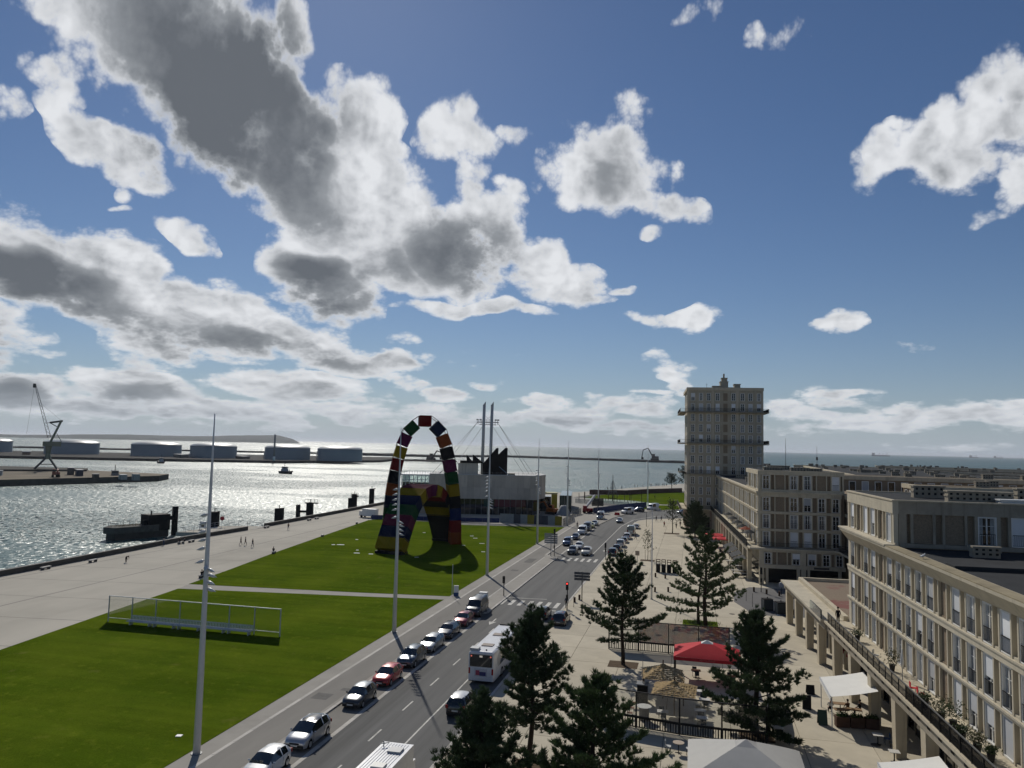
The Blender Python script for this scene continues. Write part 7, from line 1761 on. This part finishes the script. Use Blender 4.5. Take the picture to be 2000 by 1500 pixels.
screen_wall('black framed clear glass windbreak at the near side of the terrace', [(-7.8, 64.9), (-4.4, 64.2), (-1.0, 63.6), (2.2, 63.4), (5.5, 63.5)], 2.85, .85, [GTER] * 4)
screen_wall('short glass windbreak at the side of the terrace behind the pine', [(5.5, 63.6), (6.3, 69.5), (6.6, 75.5)], 2.4, .85, [GTER] * 2)
def canopy(name, label, cat, cx, cy, w, d, ze, zp, m, cap=None, val=.32, rz=0, pole_m=None, centre=False, group=None):
    t_ = thing(name, label, cat, (cx, cy, Z1), rz, group)
    hw, hd = w / 2, d / 2; b = MB(); n = 6
    cor = [(-hw, -hd), (hw, -hd), (hw, hd), (-hw, hd)]
    for k in range(4):
        a, c_ = cor[k], cor[(k + 1) % 4]; vs = []
        for j in range(n + 1):
            f = j / n; q = 1 - f * .82
            for s in (0, .5, 1): vs.append(((a[0] + (c_[0] - a[0]) * s) * q, (a[1] + (c_[1] - a[1]) * s) * q, ze + (zp - ze) * (f ** .92) - .07 * math.sin(math.pi * s) * (1 - f) * .6))
        fs = [(j * 3 + s, j * 3 + s + 1, (j + 1) * 3 + s + 1, (j + 1) * 3 + s) for j in range(n) for s in (0, 1)]
        b.add(vs, fs, False)
    b.obj('canopy', m, t_)
    b = MB()
    for k in range(4):
        a, c_ = cor[k], cor[(k + 1) % 4]; md = ((a[0] + c_[0]) / 2, (a[1] + c_[1]) / 2)
        b.add([(a[0], a[1], ze - val), (md[0], md[1], ze - val - .02), (c_[0], c_[1], ze - val), (c_[0], c_[1], ze - .01), (md[0], md[1], ze - .045), (a[0], a[1], ze - .01)], [(0, 1, 4, 5), (1, 2, 3, 4)])
    b.obj('valance', m, t_)
    if cap is not None:
        q = .23; b = MB(); vs = [(x * q, y * q, zp - .10) for x, y in cor] + [(0, 0, zp + .30)]; b.add(vs, [(0, 1, 4), (1, 2, 4), (2, 3, 4), (3, 0, 4)]); b.obj('cap', cap, t_)
    pm = pole_m or BLKS
    if centre: MB().bar((0, 0, 0), (0, 0, zp), .10).obj('pole', pm, t_)
    else:
        for x, y in cor: MB().bar((x * .97, y * .97, 0), (x * .97, y * .97, ze), .12).obj('pole', pm, t_)
    return t_
rp_ = canopy('parasol', 'large red square parasol with white cap on the terrace', 'parasol', 1.35, 79.3, 6.3, 4.6, 2.55, 3.5, RED, WFAB)
def text(s, size, m, parent, loc, rot, ext=.004):
    cu = bpy.data.curves.new('lettering', 'FONT'); cu.body = s; cu.size = size; cu.align_x = 'CENTER'; cu.extrude = ext
    o = bpy.data.objects.new('lettering', cu); C.objects.link(o); cu.materials.append(m); bpy.context.view_layer.update()
    me = bpy.data.meshes.new_from_object(o.evaluated_get(bpy.context.evaluated_depsgraph_get())); bpy.data.objects.remove(o)
    o = obj('lettering', me, parent, loc); o.rotation_euler = rot; return o
text('RESTAURANT', .24, mat('faded red lettering', (.62, .16, .15), .7), rp_, (0, -2.32, 2.30), (math.pi / 2, 0, 0))
canopy('canopy_tent', 'pale grey canvas tent with small cap at the lower edge', 'tent', 3.3, 52.6, 7.2, 6.6, 2.5, 3.75, mat('pale tent canvas', (.50, .49, .46), .8, var=.05, bump=.15, bscale=3), mat('tent cap canvas', (.44, .43, .41), .8), val=.25)
# thatched parasols
TH1 = mat('straw thatch', (.36, .26, .135), .95, var=.40, vscale=5, bump=1.0, bscale=22, stretch=(1, 1, .35))
def thatch(label, cx, cy, w, ze, zp, rz, seed):
    t_ = thing('thatched_parasol', label, 'parasol', (cx, cy, Z1), rz, 'pair of straw parasols'); r = random.Random(seed)
    rows_ = 9
    for k in range(4):
        b = MB(); ca, sa = math.cos(k * math.pi / 2), math.sin(k * math.pi / 2)
        for j in range(rows_):
            f0, f1 = j / rows_, (j + 1.25) / rows_; f1 = min(f1, .97)
            q0, q1 = (1 - f0) * w / 2, (1 - f1) * w / 2; z0, z1 = ze + (zp - ze) * f0 + .05, ze + (zp - ze) * f1 - .01
            n = max(3, int(16 * (1 - f0)))
            for i in range(n):
                s0, s1 = -1 + 2 * i / n, -1 + 2 * (i + 1) / n; dr = r.uniform(-.05, .05)
                pts_ = [(q0 * s0, -q0 - dr, z0 + r.uniform(-.03, .02)), (q0 * s1, -q0 - dr, z0 + r.uniform(-.03, .02)), (q1 * s1, -q1, z1), (q1 * s0, -q1, z1)]
                b.add([(x * ca - y * sa, x * sa + y * ca, z) for x, y, z in pts_], [(0, 1, 2, 3)])
        b.obj('thatch', TH1, t_)
    b = MB(); vs = []
    b.tube([(0, 0, zp - .22), (0, 0, zp), (0, 0, zp + .10)], [.42, .28, .06], 8); b.obj('ridge_cap', TH1, t_)
    b = MB(); b.bar((0, 0, 0), (0, 0, zp + .4), .10); b.obj('pole', mat('brown wood pole', (.10, .06, .035), .9), t_)
    b = MB()
    for sx in (-1, 1):
        for sy in (-1, 1): b.bar((sx * w * .46, sy * w * .46, 0), (sx * w * .46, sy * w * .46, ze), .09)
    if seed == 1: b.obj('leg', mat('brown wood pole', (.1, .06, .035), .9), t_)
thatch('straw thatched parasol with pointed ridge, farther of the two', -2.6, 72.3, 3.7, 2.05, 2.95, R(4), 1)
thatch('straw thatched parasol with thin pole on top, nearer of the two', -1.5, 68.2, 3.6, 2.0, 2.75, R(-3), 2)
# tables and chairs
TTOP = mat('white table top', (.60, .58, .53), .5, var=.06, rand=.08); CHR = mat('dark blue chair', (.02, .035, .05), .6); WOODT = mat('brown table wood', (.26, .17, .10), .7, var=.2)
tm = {}
b = MB(); b.box(-.36, .36, -.36, .36, .71, .75); tm['top'] = b.mesh('table top', TTOP)
b = MB(); b.bar((0, 0, .04), (0, 0, .71), .07); b.box(-.25, .25, -.03, .03, 0, .04); b.box(-.03, .03, -.25, .25, 0, .04); tm['foot'] = b.mesh('table foot', DARK)
b = MB(); b.box(-.21, .21, -.21, .21, .43, .46); tm['seat'] = b.mesh('chair seat', CHR)
b = MB(); b.box(-.21, .21, .19, .22, .50, .86); tm['back'] = b.mesh('chair back', CHR)
b = MB(); b.bar((0, 0, 0), (0, 0, .43), .03); tm['leg'] = b.mesh('chair leg', DARK)
def table(x, y, rz, label, group, m=None, z=Z1, sx=1.0):
    t_ = thing('cafe_table', label, 'table', (x, y, z), rz, group); o = obj('tabletop', tm['top'], t_, mat=m); o.scale = (sx, 1, 1); obj('foot', tm['foot'], t_); return t_
def chair(x, y, rz, label, group, m=None, z=Z1):
    t_ = thing('cafe_chair', label, 'chair', (x, y, z), rz, group); obj('seat', tm['seat'], t_, mat=m); obj('backrest', tm['back'], t_, mat=m)
    for sx in (-.18, .18):
        for sy in (-.18, .18): obj('leg', tm['leg'], t_, (sx, sy, 0))
    return t_
WCH = mat('white chair', (.5, .5, .48), .6)
tl = [(.8, 73.1, 'white table behind the nearer straw parasol'), (1.0, 70.8, 'white table next to the nearer straw parasol'), (-2.4, 66.6, 'white table half shaded under the nearer straw parasol'), (.6, 67.8, 'white table behind the near windbreak, farther of two'), (.75, 66.0, 'white table behind the near windbreak, nearer of two'), (6.5, 66.9, 'white table outside the windbreak, farther of two'), (6.5, 65.5, 'white table outside the windbreak, nearer of two'), (.3, 79.6, 'table at the left under the red parasol'), (2.2, 80.2, 'table in the middle under the red parasol'), (3.6, 78.6, 'table at the right under the red parasol')]
for i, (x, y, lab) in enumerate(tl):
    table(x, y, R(4), lab, 'square terrace tables', None if i < 7 else WOODT, sx=1.25)
    for k, (dx, dy, a) in enumerate(((-.15, .62, 0), (.1, -.62, 180))): chair(x + dx, y + dy, R(a), '%s chair of the %s' % (('far dark', 'near dark')[k], lab.replace(', ', ' ')), 'dark terrace chairs')
b = MB(); b.tube([(0, 0, .72), (0, 0, .76)], .42, 16, smooth=False)
t_ = thing('round_table', 'small round table with two white chairs in front of the windbreak', 'table', (-1.0, 60.0, Z1)); b.obj('tabletop', mat('tan table top', (.42, .34, .26), .6), t_); obj('foot', tm['foot'], t_)
for dx in (-.75, .75): chair(-1.0 + dx, 59.9, R(90 if dx < 0 else -90), 'white chair at the small round table', 'white chairs at the round table', WCH)
t_ = thing('bar_table', 'tall round grey bar table inside the near windbreak', 'table', (-3.9, 66.3, Z1)); b = MB(); b.tube([(0, 0, 0), (0, 0, 1.05)], [.42, .42], 14, smooth=False); b.obj('drum', mat('grey drum', (.22, .21, .20), .7), t_); b = MB(); b.tube([(0, 0, 1.06), (0, 0, 1.10)], .62, 18, smooth=False); b.obj('top', TTOP, t_)
t_ = thing('serving_counter', 'dark tall serving post at the corner of the terrace', 'counter', (-4.3, 70.6, Z1)); MB().box(-.45, .45, -.45, .45, 0, 1.6).obj('body', DARK, t_); MB().box(-.5, .5, -.5, .5, 1.602, 1.68).obj('top', MGREY, t_); MB().bar((0, 0, 1.68), (0, 0, 4.4), .05).obj('pole', MGREY, t_)
for i, (x, y) in enumerate(((-4.95, 69.0), (-5.0, 67.6), (-5.05, 66.3))): chair(x, y, R(90), 'reddish brown wooden chair at the left side of the terrace', 'brown wooden chairs', mat('reddish wood', (.20, .09, .06), .7))
# side awnings by the nearest block
def awning(label, x0, x1, y0, y1, zo, zi, post=True):
    t_ = thing('awning', label, 'awning', (x0, (y0 + y1) / 2, Z1)); h = (y1 - y0) / 2
    b = MB(); n = 10; vs = []
    for i in range(n + 1):
        f = i / n; 
        for yy in (-h, -h * .33, h * .33, h): vs.append(((x1 - x0) * f, yy, zo + (zi - zo) * f - .06 * math.sin(math.pi * f)))
    b.add(vs, [(i * 4 + k, i * 4 + k + 1, (i + 1) * 4 + k + 1, (i + 1) * 4 + k) for i in range(n) for k in range(3)], True); b.obj('canopy', WFAB, t_)
    b = MB(); b.box(-.02, 0, -h, h, zo - .35, zo - .01); b.obj('valance', WFAB, t_)
    if post:
        for yy in (-h + .05, h - .05): MB().bar((.1, yy, 0), (.1, yy, zo), .07).obj('post', LGREY, t_)
        b = MB(); b.bar((0, -h, zo), (0, h, zo), .07); b.obj('front_bar', LGREY, t_)
awning('white sloping awning over people and planters by the arcade', 10.9, 14.5, 68.6, 74.2, 2.55, 3.3)
awning('white awning at the lower edge beside the arcade column', 11.6, 15.2, 48.0, 55.4, 2.5, 3.3)
PLW = mat('planter wood', (.11, .065, .045), .8, var=.25, vscale=3)
for k in range(3):
    t_ = thing('planter', ('dark wooden planter with herbs, corner one at the awning', 'dark wooden planter with leafy herbs, middle of the awning row', 'dark wooden planter against the arcade column')[k], 'planter', (11.9 + 1.15 * k, 69.5 + .12 * k, Z1), R(6), 'wooden planters under the awning')
    for q in range(4): MB().box(-.52, .52, -.33, .33, .21 * q + .01, .21 * q + .205).obj('plank', PLW, t_)
    r = random.Random(k); vs, fs = [], []
    for _ in range(220):
        p = Vector((r.uniform(-.45, .45), r.uniform(-.28, .28), .8 + abs(r.gauss(0, .14)))); d = rnd_dir(r); s = d.cross(rnd_dir(r)).normalized() * .05; i = len(vs); vs += [p - s, p + s, p + d * .16]; fs.append((i, i + 1, i + 2))
    me = bpy.data.meshes.new('herbs'); me.from_pydata(vs, [], fs); me.materials.append(needle_mat('herb leaves %d' % k, (.06, .10, .02), 0)); tag(obj('herbs', me, t_), kind='stuff')
def aboard(x, y, label, m, rz=0, h=1.15):
    t_ = thing('menu_board', label, 'menu board', (x, y, Z1), R(rz)); b = MB(); b.add([(-.36, -.28, 0), (.36, -.28, 0), (.36, 0, h), (-.36, 0, h)], [(0, 1, 2, 3)]); b.add([(-.36, -.30, 0), (.36, -.30, 0), (.36, -.02, h), (-.36, -.02, h)], [(3, 2, 1, 0)]); b.obj('front_board', m, t_)
    b = MB(); b.add([(-.36, .28, 0), (.36, .28, 0), (.36, .02, h), (-.36, .02, h)], [(3, 2, 1, 0)]); b.obj('back_board', DARK, t_)
aboard(10.4, 69.6, 'dark green menu board standing in front of the white awning', mat('menu board green', (.02, .05, .04), .5), 4)
aboard(9.7, 73.3, 'black menu board leaning left of the white awning', DARK, -8)
aboard(10.6, 77.8, 'low black board behind the white awning', DARK, 3, .8)
aboard(8.0, 52.6, 'dark board standing beside the pale tent', DARK, -20)
table(14.3, 62.9, 0, 'pale square table beside the nearest arcade column', 'arcade tables'); table(13.9, 66.2, 0, 'pale square table next to a blue chair in the arcade', 'arcade tables')
chair(14.6, 66.4, R(-90), 'blue chair in the shade of the arcade', None, mat('blue chair', (.02, .06, .14), .6)); chair(14.9, 65.6, R(-60), 'dark chair behind the blue one in the arcade', None)
for k, (x, y, rz) in enumerate(((12.2, 71.6, 10), (13.3, 71.9, -5), (12.4, 73.2, 0))): table(x, y, R(rz), 'table in shade beneath the white awning', 'tables under the white awning', WOODT, sx=1.6)
# picnic tables before the middle block
for k, (u, v) in enumerate(((16.0, 143.2), (16.0, 146.6), (16.1, 152.4), (16.3, 158.8))):
    t_ = thing('picnic_table', 'long pale table with dark benches before the middle block, %s counted from the corner' % ('first', 'second', 'third', 'fourth')[k], 'table', UV(u, v, Z1), TH, 'long tables along the arcade')
    MB().box(-1.3, 1.3, -.38, .38, .7, .76).obj('tabletop', TTOP, t_)
    for sy in (-.75, .75): MB().box(-1.3, 1.3, sy - .15, sy + .15, .40, .45).obj('bench', mat('dark bench wood', (.05, .03, .025), .8), t_)
    for sx in (-1, 1): MB().box(sx - .04, sx + .04, -.7, .7, 0, .69).obj('leg', DARK, t_)
for k, (u, v, w_, d_) in enumerate(((15.2, 187.5, 4.6, 4.2), (16.3, 180.6, 4.4, 4.0))):
    canopy('parasol', 'flat red parasol by the far arcade, %s' % ('farther of the two', 'nearer of the two')[k], 'parasol', *UV(u, v)[:2], w_, d_, 2.6, 2.95, RED, None, .2, TH, MGREY, True, 'red parasols by the far arcade')
for k in range(9):
    u, v = 13.6 + (k % 3) * 1.6, 166 + (k // 3) * 4.2; p = UV(u, v)
    wh = '%s, %s' % (('plaza side', 'middle', 'arcade side')[k % 3], ('row nearest the camera', 'middle row', 'row nearest the red parasols')[k // 3])
    table(p[0], p[1], TH, 'small dark table at the far arcade, ' + wh, 'far terrace tables', mat('dark table top', (.08, .06, .05), .6)); chair(p[0], p[1] + .65, 0, 'far chair at the dark arcade table, ' + wh, 'far terrace chairs', DARK); chair(p[0], p[1] - .65, math.pi, 'near chair at the dark arcade table, ' + wh, 'far terrace chairs', DARK)
# things on the long balcony
POT = mat('dark plant pot', (.02, .02, .02), .6)
def potted(u, v, h, rad, label, m, seed, n=260):
    t_ = thing('potted_plant', label, 'plant', UV(u, v, 5.42), TH); r = random.Random(seed)
    b = MB(); b.tube([(0, 0, 0), (0, 0, .5)], [.16, .24], 10, smooth=False); b.obj('pot', POT, t_)
    vs, fs = [], []
    for _ in range(n):
        p = Vector((r.gauss(0, rad * .5), r.gauss(0, rad * .5), .5 + abs(r.gauss(h * .4, h * .25)))); d = rnd_dir(r); s = d.cross(rnd_dir(r)).normalized() * .04; i = len(vs); vs += [p - s, p + s, p + d * .18]; fs.append((i, i + 1, i + 2))
    me = bpy.data.meshes.new('foliage'); me.from_pydata(vs, [], fs); me.materials.append(m); obj('foliage', me, t_)
for i, (u, v, h, rad, lab) in enumerate(((18.6, 55.2, 1.0, .7, 'bushy dark plant on the balcony by the white chairs'), (18.8, 53.8, 1.3, .8, 'largest bushy plant on the long balcony'), (18.5, 51.6, .5, .4, 'low flowering pot on the balcony rail side'), (18.7, 49.9, .8, .45, 'round plant in a tall dark pot near the lower end'), (18.4, 57.6, .5, .4, 'small pale plant on the balcony past the red chairs'), (18.9, 48.6, .4, .35, 'small pot by the window at the lower end'), (18.9, 66.5, 1.3, .6, 'thin brown shrub on the balcony before the folded parasol'), (18.7, 76, .6, .5, 'pale potted plant at the far end of the balcony'))):
    potted(u, v, h, rad, lab, needle_mat('balcony plant %d' % i, ((.05, .075, .03) if i % 3 else (.10, .10, .05)), 0), i)
for u, v, m_, lab in ((18.6, 60.6, RED, 'red chair on the balcony, farther one'), (18.7, 59.4, RED, 'red chair on the balcony, nearer one')): 
    p = UV(u, v); chair(p[0], p[1], R(90), lab, 'red balcony chairs', m_, 5.4)
for u, v, lab in ((18.4, 58.0, 'white chair on the balcony beyond the bushy plants'), (18.5, 69.5, 'white chair on the balcony past the brown shrub')):
    p = UV(u, v); chair(p[0], p[1], R(60), lab, None, WCH, 5.4)
t_ = thing('folded_parasol', 'white folded parasol standing on the long balcony', 'parasol', UV(18.9, 64.0, 5.42)); b = MB(); b.tube([(0, 0, .9), (0, 0, 1.3), (0, 0, 2.3)], [.06, .14, .04], 8); b.obj('canopy', WFAB, t_); MB().bar((0, 0, 0), (0, 0, .9), .05).obj('pole', MGREY, t_)
gl = thing('seagull', 'white gull perched on the cornice of the nearest block', 'bird', UV(19.6, 61.2, 14.885), TH + R(40))
b = MB(); b.tube([(-.26, 0, .16), (-.12, 0, .18), (.08, 0, .22), (.18, 0, .27)], [.03, .085, .095, .05], 8); b.ball((.22, 0, .34), .06, .05, .055, 8, 6); b.obj('body', WHITE, gl)
b = MB(); b.tube([(.26, 0, .335), (.34, 0, .32)], [.018, .006], 5); b.obj('beak', mat('gull beak', (.5, .35, .05), .5), gl)
for sy in (-.04, .04): MB().bar((.02, sy, 0), (.02, sy, .15), .015).obj('leg', mat('gull leg', (.4, .25, .2), .6), gl)
b = MB(); b.tube([(-.30, .075, .17), (-.05, .09, .22), (.08, .08, .24)], [.012, .05, .03], 6); b.tube([(-.30, -.075, .17), (-.05, -.09, .22), (.08, -.08, .24)], [.012, .05, .03], 6); b.obj('wing', mat('gull wing grey', (.30, .32, .34), .6), gl)

# ------------------------------------------------------------------ people
SKIN = mat('skin', (.42, .25, .18), .6, var=0); HAIR = mat('dark hair', (.02, .014, .010), .7, var=0); SHOE = mat('dark shoe', (.015, .015, .015), .6, var=0)
POSES = {}
def pose_mesh(pose):
    if pose in POSES: return POSES[pose]
    J = {'pelvis': (0, 0, .95), 'chest': (0, 0, 1.28), 'neck': (0, 0, 1.46), 'head': (0, -.02, 1.62)}
    for s, n in ((-1, 'l'), (1, 'r')):
        J['sh' + n] = (s * .17, 0, 1.40); J['hip' + n] = (s * .09, 0, .90)
        J['el' + n] = (s * .24, .02, 1.13); J['ha' + n] = (s * .23, -.08, .88); J['fi' + n] = (s * .225, -.10, .79)
        J['kn' + n] = (s * .10, -.01, .50); J['an' + n] = (s * .10, .02, .09); J['to' + n] = (s * .11, -.14, .04)
    def setj(**k): J.update(k)
    if pose == 'walk':
        setj(knl=(-.10, -.16, .50), anl=(-.10, -.22, .10), tol=(-.10, -.36, .06), knr=(.10, .06, .50), anr=(.10, .30, .16), tor=(.10, .22, .05), ell=(-.24, .12, 1.14), hal=(-.22, .12, .90), fil=(-.22, .10, .82), elr=(.24, -.06, 1.14), har=(.22, -.22, .96), fir=(.21, -.30, .92))
    if pose == 'sit':
        for k in list(J):
            x, y, z = J[k]
            if k[:2] not in ('kn', 'an', 'to'): J[k] = (x, y, z - .42)
        for s, n in ((-1, 'l'), (1, 'r')): setj(**{'kn' + n: (s * .12, -.42, .50), 'an' + n: (s * .12, -.44, .09), 'to' + n: (s * .12, -.60, .04), 'el' + n: (s * .23, -.10, .75), 'ha' + n: (s * .14, -.30, .62), 'fi' + n: (s * .12, -.38, .60)})
    if pose == 'bend':
        setj(chest=(0, -.28, 1.10), neck=(0, -.46, 1.14), head=(0, -.60, 1.10))
        for s, n in ((-1, 'l'), (1, 'r')): setj(**{'sh' + n: (s * .17, -.40, 1.10), 'el' + n: (s * .20, -.45, .82), 'ha' + n: (s * .14, -.50, .58), 'fi' + n: (s * .13, -.52, .49)})
    names = list(J); idx = {n: i for i, n in enumerate(names)}
    E = [('pelvis', 'chest'), ('chest', 'neck'), ('neck', 'head')]
    for n in 'lr': E += [('chest', 'sh' + n), ('sh' + n, 'el' + n), ('el' + n, 'ha' + n), ('ha' + n, 'fi' + n), ('pelvis', 'hip' + n), ('hip' + n, 'kn' + n), ('kn' + n, 'an' + n), ('an' + n, 'to' + n)]
    rad = {'pelvis': (.15, .11), 'chest': (.16, .11), 'neck': (.055, .055), 'head': (.085, .10), 'sh': (.065, .065), 'el': (.045, .045), 'ha': (.032, .03), 'fi': (.03, .018), 'hip': (.095, .095), 'kn': (.065, .065), 'an': (.042, .042), 'to': (.04, .03)}
    me = bpy.data.meshes.new('skeleton'); me.from_pydata([J[n] for n in names], [(idx[a], idx[b_]) for a, b_ in E], [])
    o = bpy.data.objects.new('skeleton', me); C.objects.link(o)
    sk = o.modifiers.new('skin', 'SKIN'); sb = o.modifiers.new('sub', 'SUBSURF'); sb.levels = 1; sb.render_levels = 1
    for n, v in zip(names, me.skin_vertices[0].data): v.radius = rad.get(n, rad.get(n[:-1], (.05, .05)))
    me.skin_vertices[0].data[idx['pelvis']].use_root = True
    bpy.context.view_layer.update()
    dg = bpy.context.evaluated_depsgraph_get(); out = bpy.data.meshes.new_from_object(o.evaluated_get(dg)); bpy.data.objects.remove(o)
    for m_ in (SKIN, SKIN, SKIN, SHOE): out.materials.append(m_)
    zp, zn = J['pelvis'][2], J['neck'][2]
    for p in out.polygons:
        c_ = p.center; best = min(names, key=lambda n: (Vector(J[n]) - c_).length)
        g_ = best if best in rad else best[:-1]
        p.material_index = {'head': 2, 'neck': 2, 'fi': 2, 'ha': 2, 'chest': 0, 'sh': 0, 'el': 0, 'pelvis': 1, 'hip': 1, 'kn': 1, 'an': 1, 'to': 3}[g_]; p.use_smooth = True
    h = J['head']; hm = MB(); hm.ball((h[0], h[1] + .02, h[2] + .055), .098, .112, .105, 10, 7)
    POSES[pose] = (out, hm.mesh('hair', HAIR), h); return POSES[pose]
CL = {}
def cloth(c_): return mat('cloth %.2f %.2f %.2f' % c_, c_, .85, var=.08)
def person(x, y, rz, pose, top, legs, label, group=None, z=Z1, hair=(.02, .014, .010), s=1.0):
    me, hm, h = pose_mesh(pose)
    t_ = thing('person', label, 'person', (x, y, z), R(rz), group)
    o = obj('body', me, t_); o.scale = (s, s, s)
    for k, m_ in ((0, cloth(top)), (1, cloth(legs))): o.material_slots[k].link = 'OBJECT'; o.material_slots[k].material = m_
    hr = obj('hair', hm, t_, mat=mat('hair %.2f' % hair[0], hair, .7, var=0)); hr.scale = (s, s, s)
    return t_
K = (.012, .012, .014); NV = (.02, .03, .06); GRY = (.12, .12, .12); BRN = (.10, .06, .04); WHT = (.5, .5, .48); RDT = (.30, .03, .03); JN = (.05, .07, .12)
person(-92.9, 147.0, 150, 'walk', K, NV, 'walker in black on the promenade, nearer the water of a pair'); person(-92.0, 147.3, 150, 'walk', GRY, K, 'walker in grey beside another on the promenade')
person(-89.0, 145.2, 170, 'walk', K, JN, 'person in black walking alone on the promenade'); person(-98.3, 176.2, 10, 'walk', BRN, JN, 'walker in brown farther up the promenade near the landing deck')
person(-98.0, 119.3, 80, 'bend', K, K, 'person in black bending forward on the promenade'); person(-80.5, 138.9, 200, 'sit', K, K, 'person in black sitting on the lawn edge bench')
person(-76.6, 110.6, 195, 'sit', K, NV, 'person in black sitting left on the lawn edge bench'); person(-76.9, 111.6, 195, 'sit', BRN, K, 'person in brown sitting right on the lawn edge bench')
person(-105.3, 143.9, 260, 'sit', K, K, 'person in black sitting on the bench by the parapet'); person(-105.0, 145.0, 260, 'sit', GRY, K, 'person in grey sitting on the bench by the parapet'); person(-106.4, 140.2, 250, 'stand', WHT, JN, 'person in white leaning at the parapet near the benches')
person(-58.6, 189, 200, 'stand', K, K, 'person in black standing behind the low arch'); person(-57.5, 189.4, 160, 'stand', NV, K, 'person in navy standing behind the low arch')
person(-17.0, 107.2, 180, 'stand', NV, K, 'person in navy waiting by the red traffic light')
person(-13.8, 192.7, 120, 'walk', JN, NV, 'person in blue walking beside the tall silver van'); person(-31.2, 213.3, 20, 'walk', NV, K, 'person in navy on the left pavement by the fence')
person(-8.1, 226.3, 160, 'walk', RDT, K, 'person in dark red on the plaza left of the small pine'); person(-4.7, 224.0, 200, 'walk', K, K, 'person in black under the thin plaza tree'); person(-3.7, 230.3, 190, 'stand', BRN, K, 'person in brown by the tower arcade')
person(-11.1, 242.7, 150, 'walk', K, NV, 'pedestrian in black at the plaza bend, left one'); person(-9.6, 243.4, 150, 'walk', NV, K, 'pedestrian in navy at the plaza bend, right one')
person(-21.4, 302.8, 180, 'stand', K, K, 'person in black by the far lawn, left of three'); person(-19.1, 302.1, 160, 'stand', BRN, K, 'person in brown by the far lawn, middle of three'); person(-18.2, 302.5, 190, 'stand', K, NV, 'person in black and navy by the far lawn, right of three'); person(-16.8, 352.2, 150, 'walk', K, K, 'lone dark figure crossing the far lawn')
rs = random.Random(8)
for k, (x, y) in enumerate([(-32.7, 447.0), (-31.4, 449), (-28.5, 454.3), (-24.8, 461.5), (-24.0, 463), (-22.0, 468), (-21.3, 469), (-20.2, 471), (-18, 474), (-17.2, 475.5), (-16, 478), (-44, 409), (-42.5, 412), (-38, 424)]):
    person(x, y, rs.uniform(0, 360), rs.choice(['stand', 'walk']), rs.choice([K, NV, GRY]), rs.choice([K, JN]), 'distant dark figure strolling along the shore edge', 'strollers on the shore edge')
for k, (x, y, p_, c_, lab) in enumerate(((11.5, 72.4, 'sit', WHT, 'person in pale shirt seated at the left under the white awning'), (12.9, 72.6, 'sit', BRN, 'person in brown seated in the middle under the white awning'), (13.9, 72.8, 'sit', K, 'person in black seated at the right under the white awning'))): person(x, y, 180 + 30 * k, p_, c_, K, lab)
for k in range(8):
    p = UV(13.3 + (k % 3) * 1.6 + .3, 166.6 + (k // 3) * 4.2); person(p[0], p[1], rs.uniform(0, 360), 'sit', rs.choice([K, WHT, BRN, RDT, NV]), K, 'seated guest at the dark tables near the red parasols', 'guests near the red parasols')
p = UV(18.5, 82.5); person(p[0], p[1], 200, 'stand', K, K, 'person in black standing at the far end of the long balcony', z=5.42)
for k, (x, y) in enumerate(((-34, 318), (-30, 327), (-36, 326), (-26, 318), (-24, 324), (-39, 318))): person(x, y, rs.uniform(0, 360), 'stand', rs.choice([K, NV, RDT]), K, 'small dark figure on the playground surface', 'figures on the playground', s=.75)

# ================================================================== AIR
hz = MB(); hz.box(-43000, 43000, -3500, 43000, -10, 75)
hm_ = bpy.data.materials.new('sea haze'); hm_.use_nodes = True
t = NT(hm_.node_tree); t.n.clear(); o_ = t.new('ShaderNodeOutputMaterial'); pv = t.new('ShaderNodeVolumePrincipled')
pv.inputs['Color'].default_value = (.86, .91, 1.0, 1); pv.inputs['Density'].default_value = .00004; pv.inputs['Anisotropy'].default_value = .3
t.l.new(pv.outputs[0], o_.inputs['Volume'])
ho = hz.obj('haze', hm_); tag(ho, kind='stuff')
SC.cycles.volume_bounces = 0
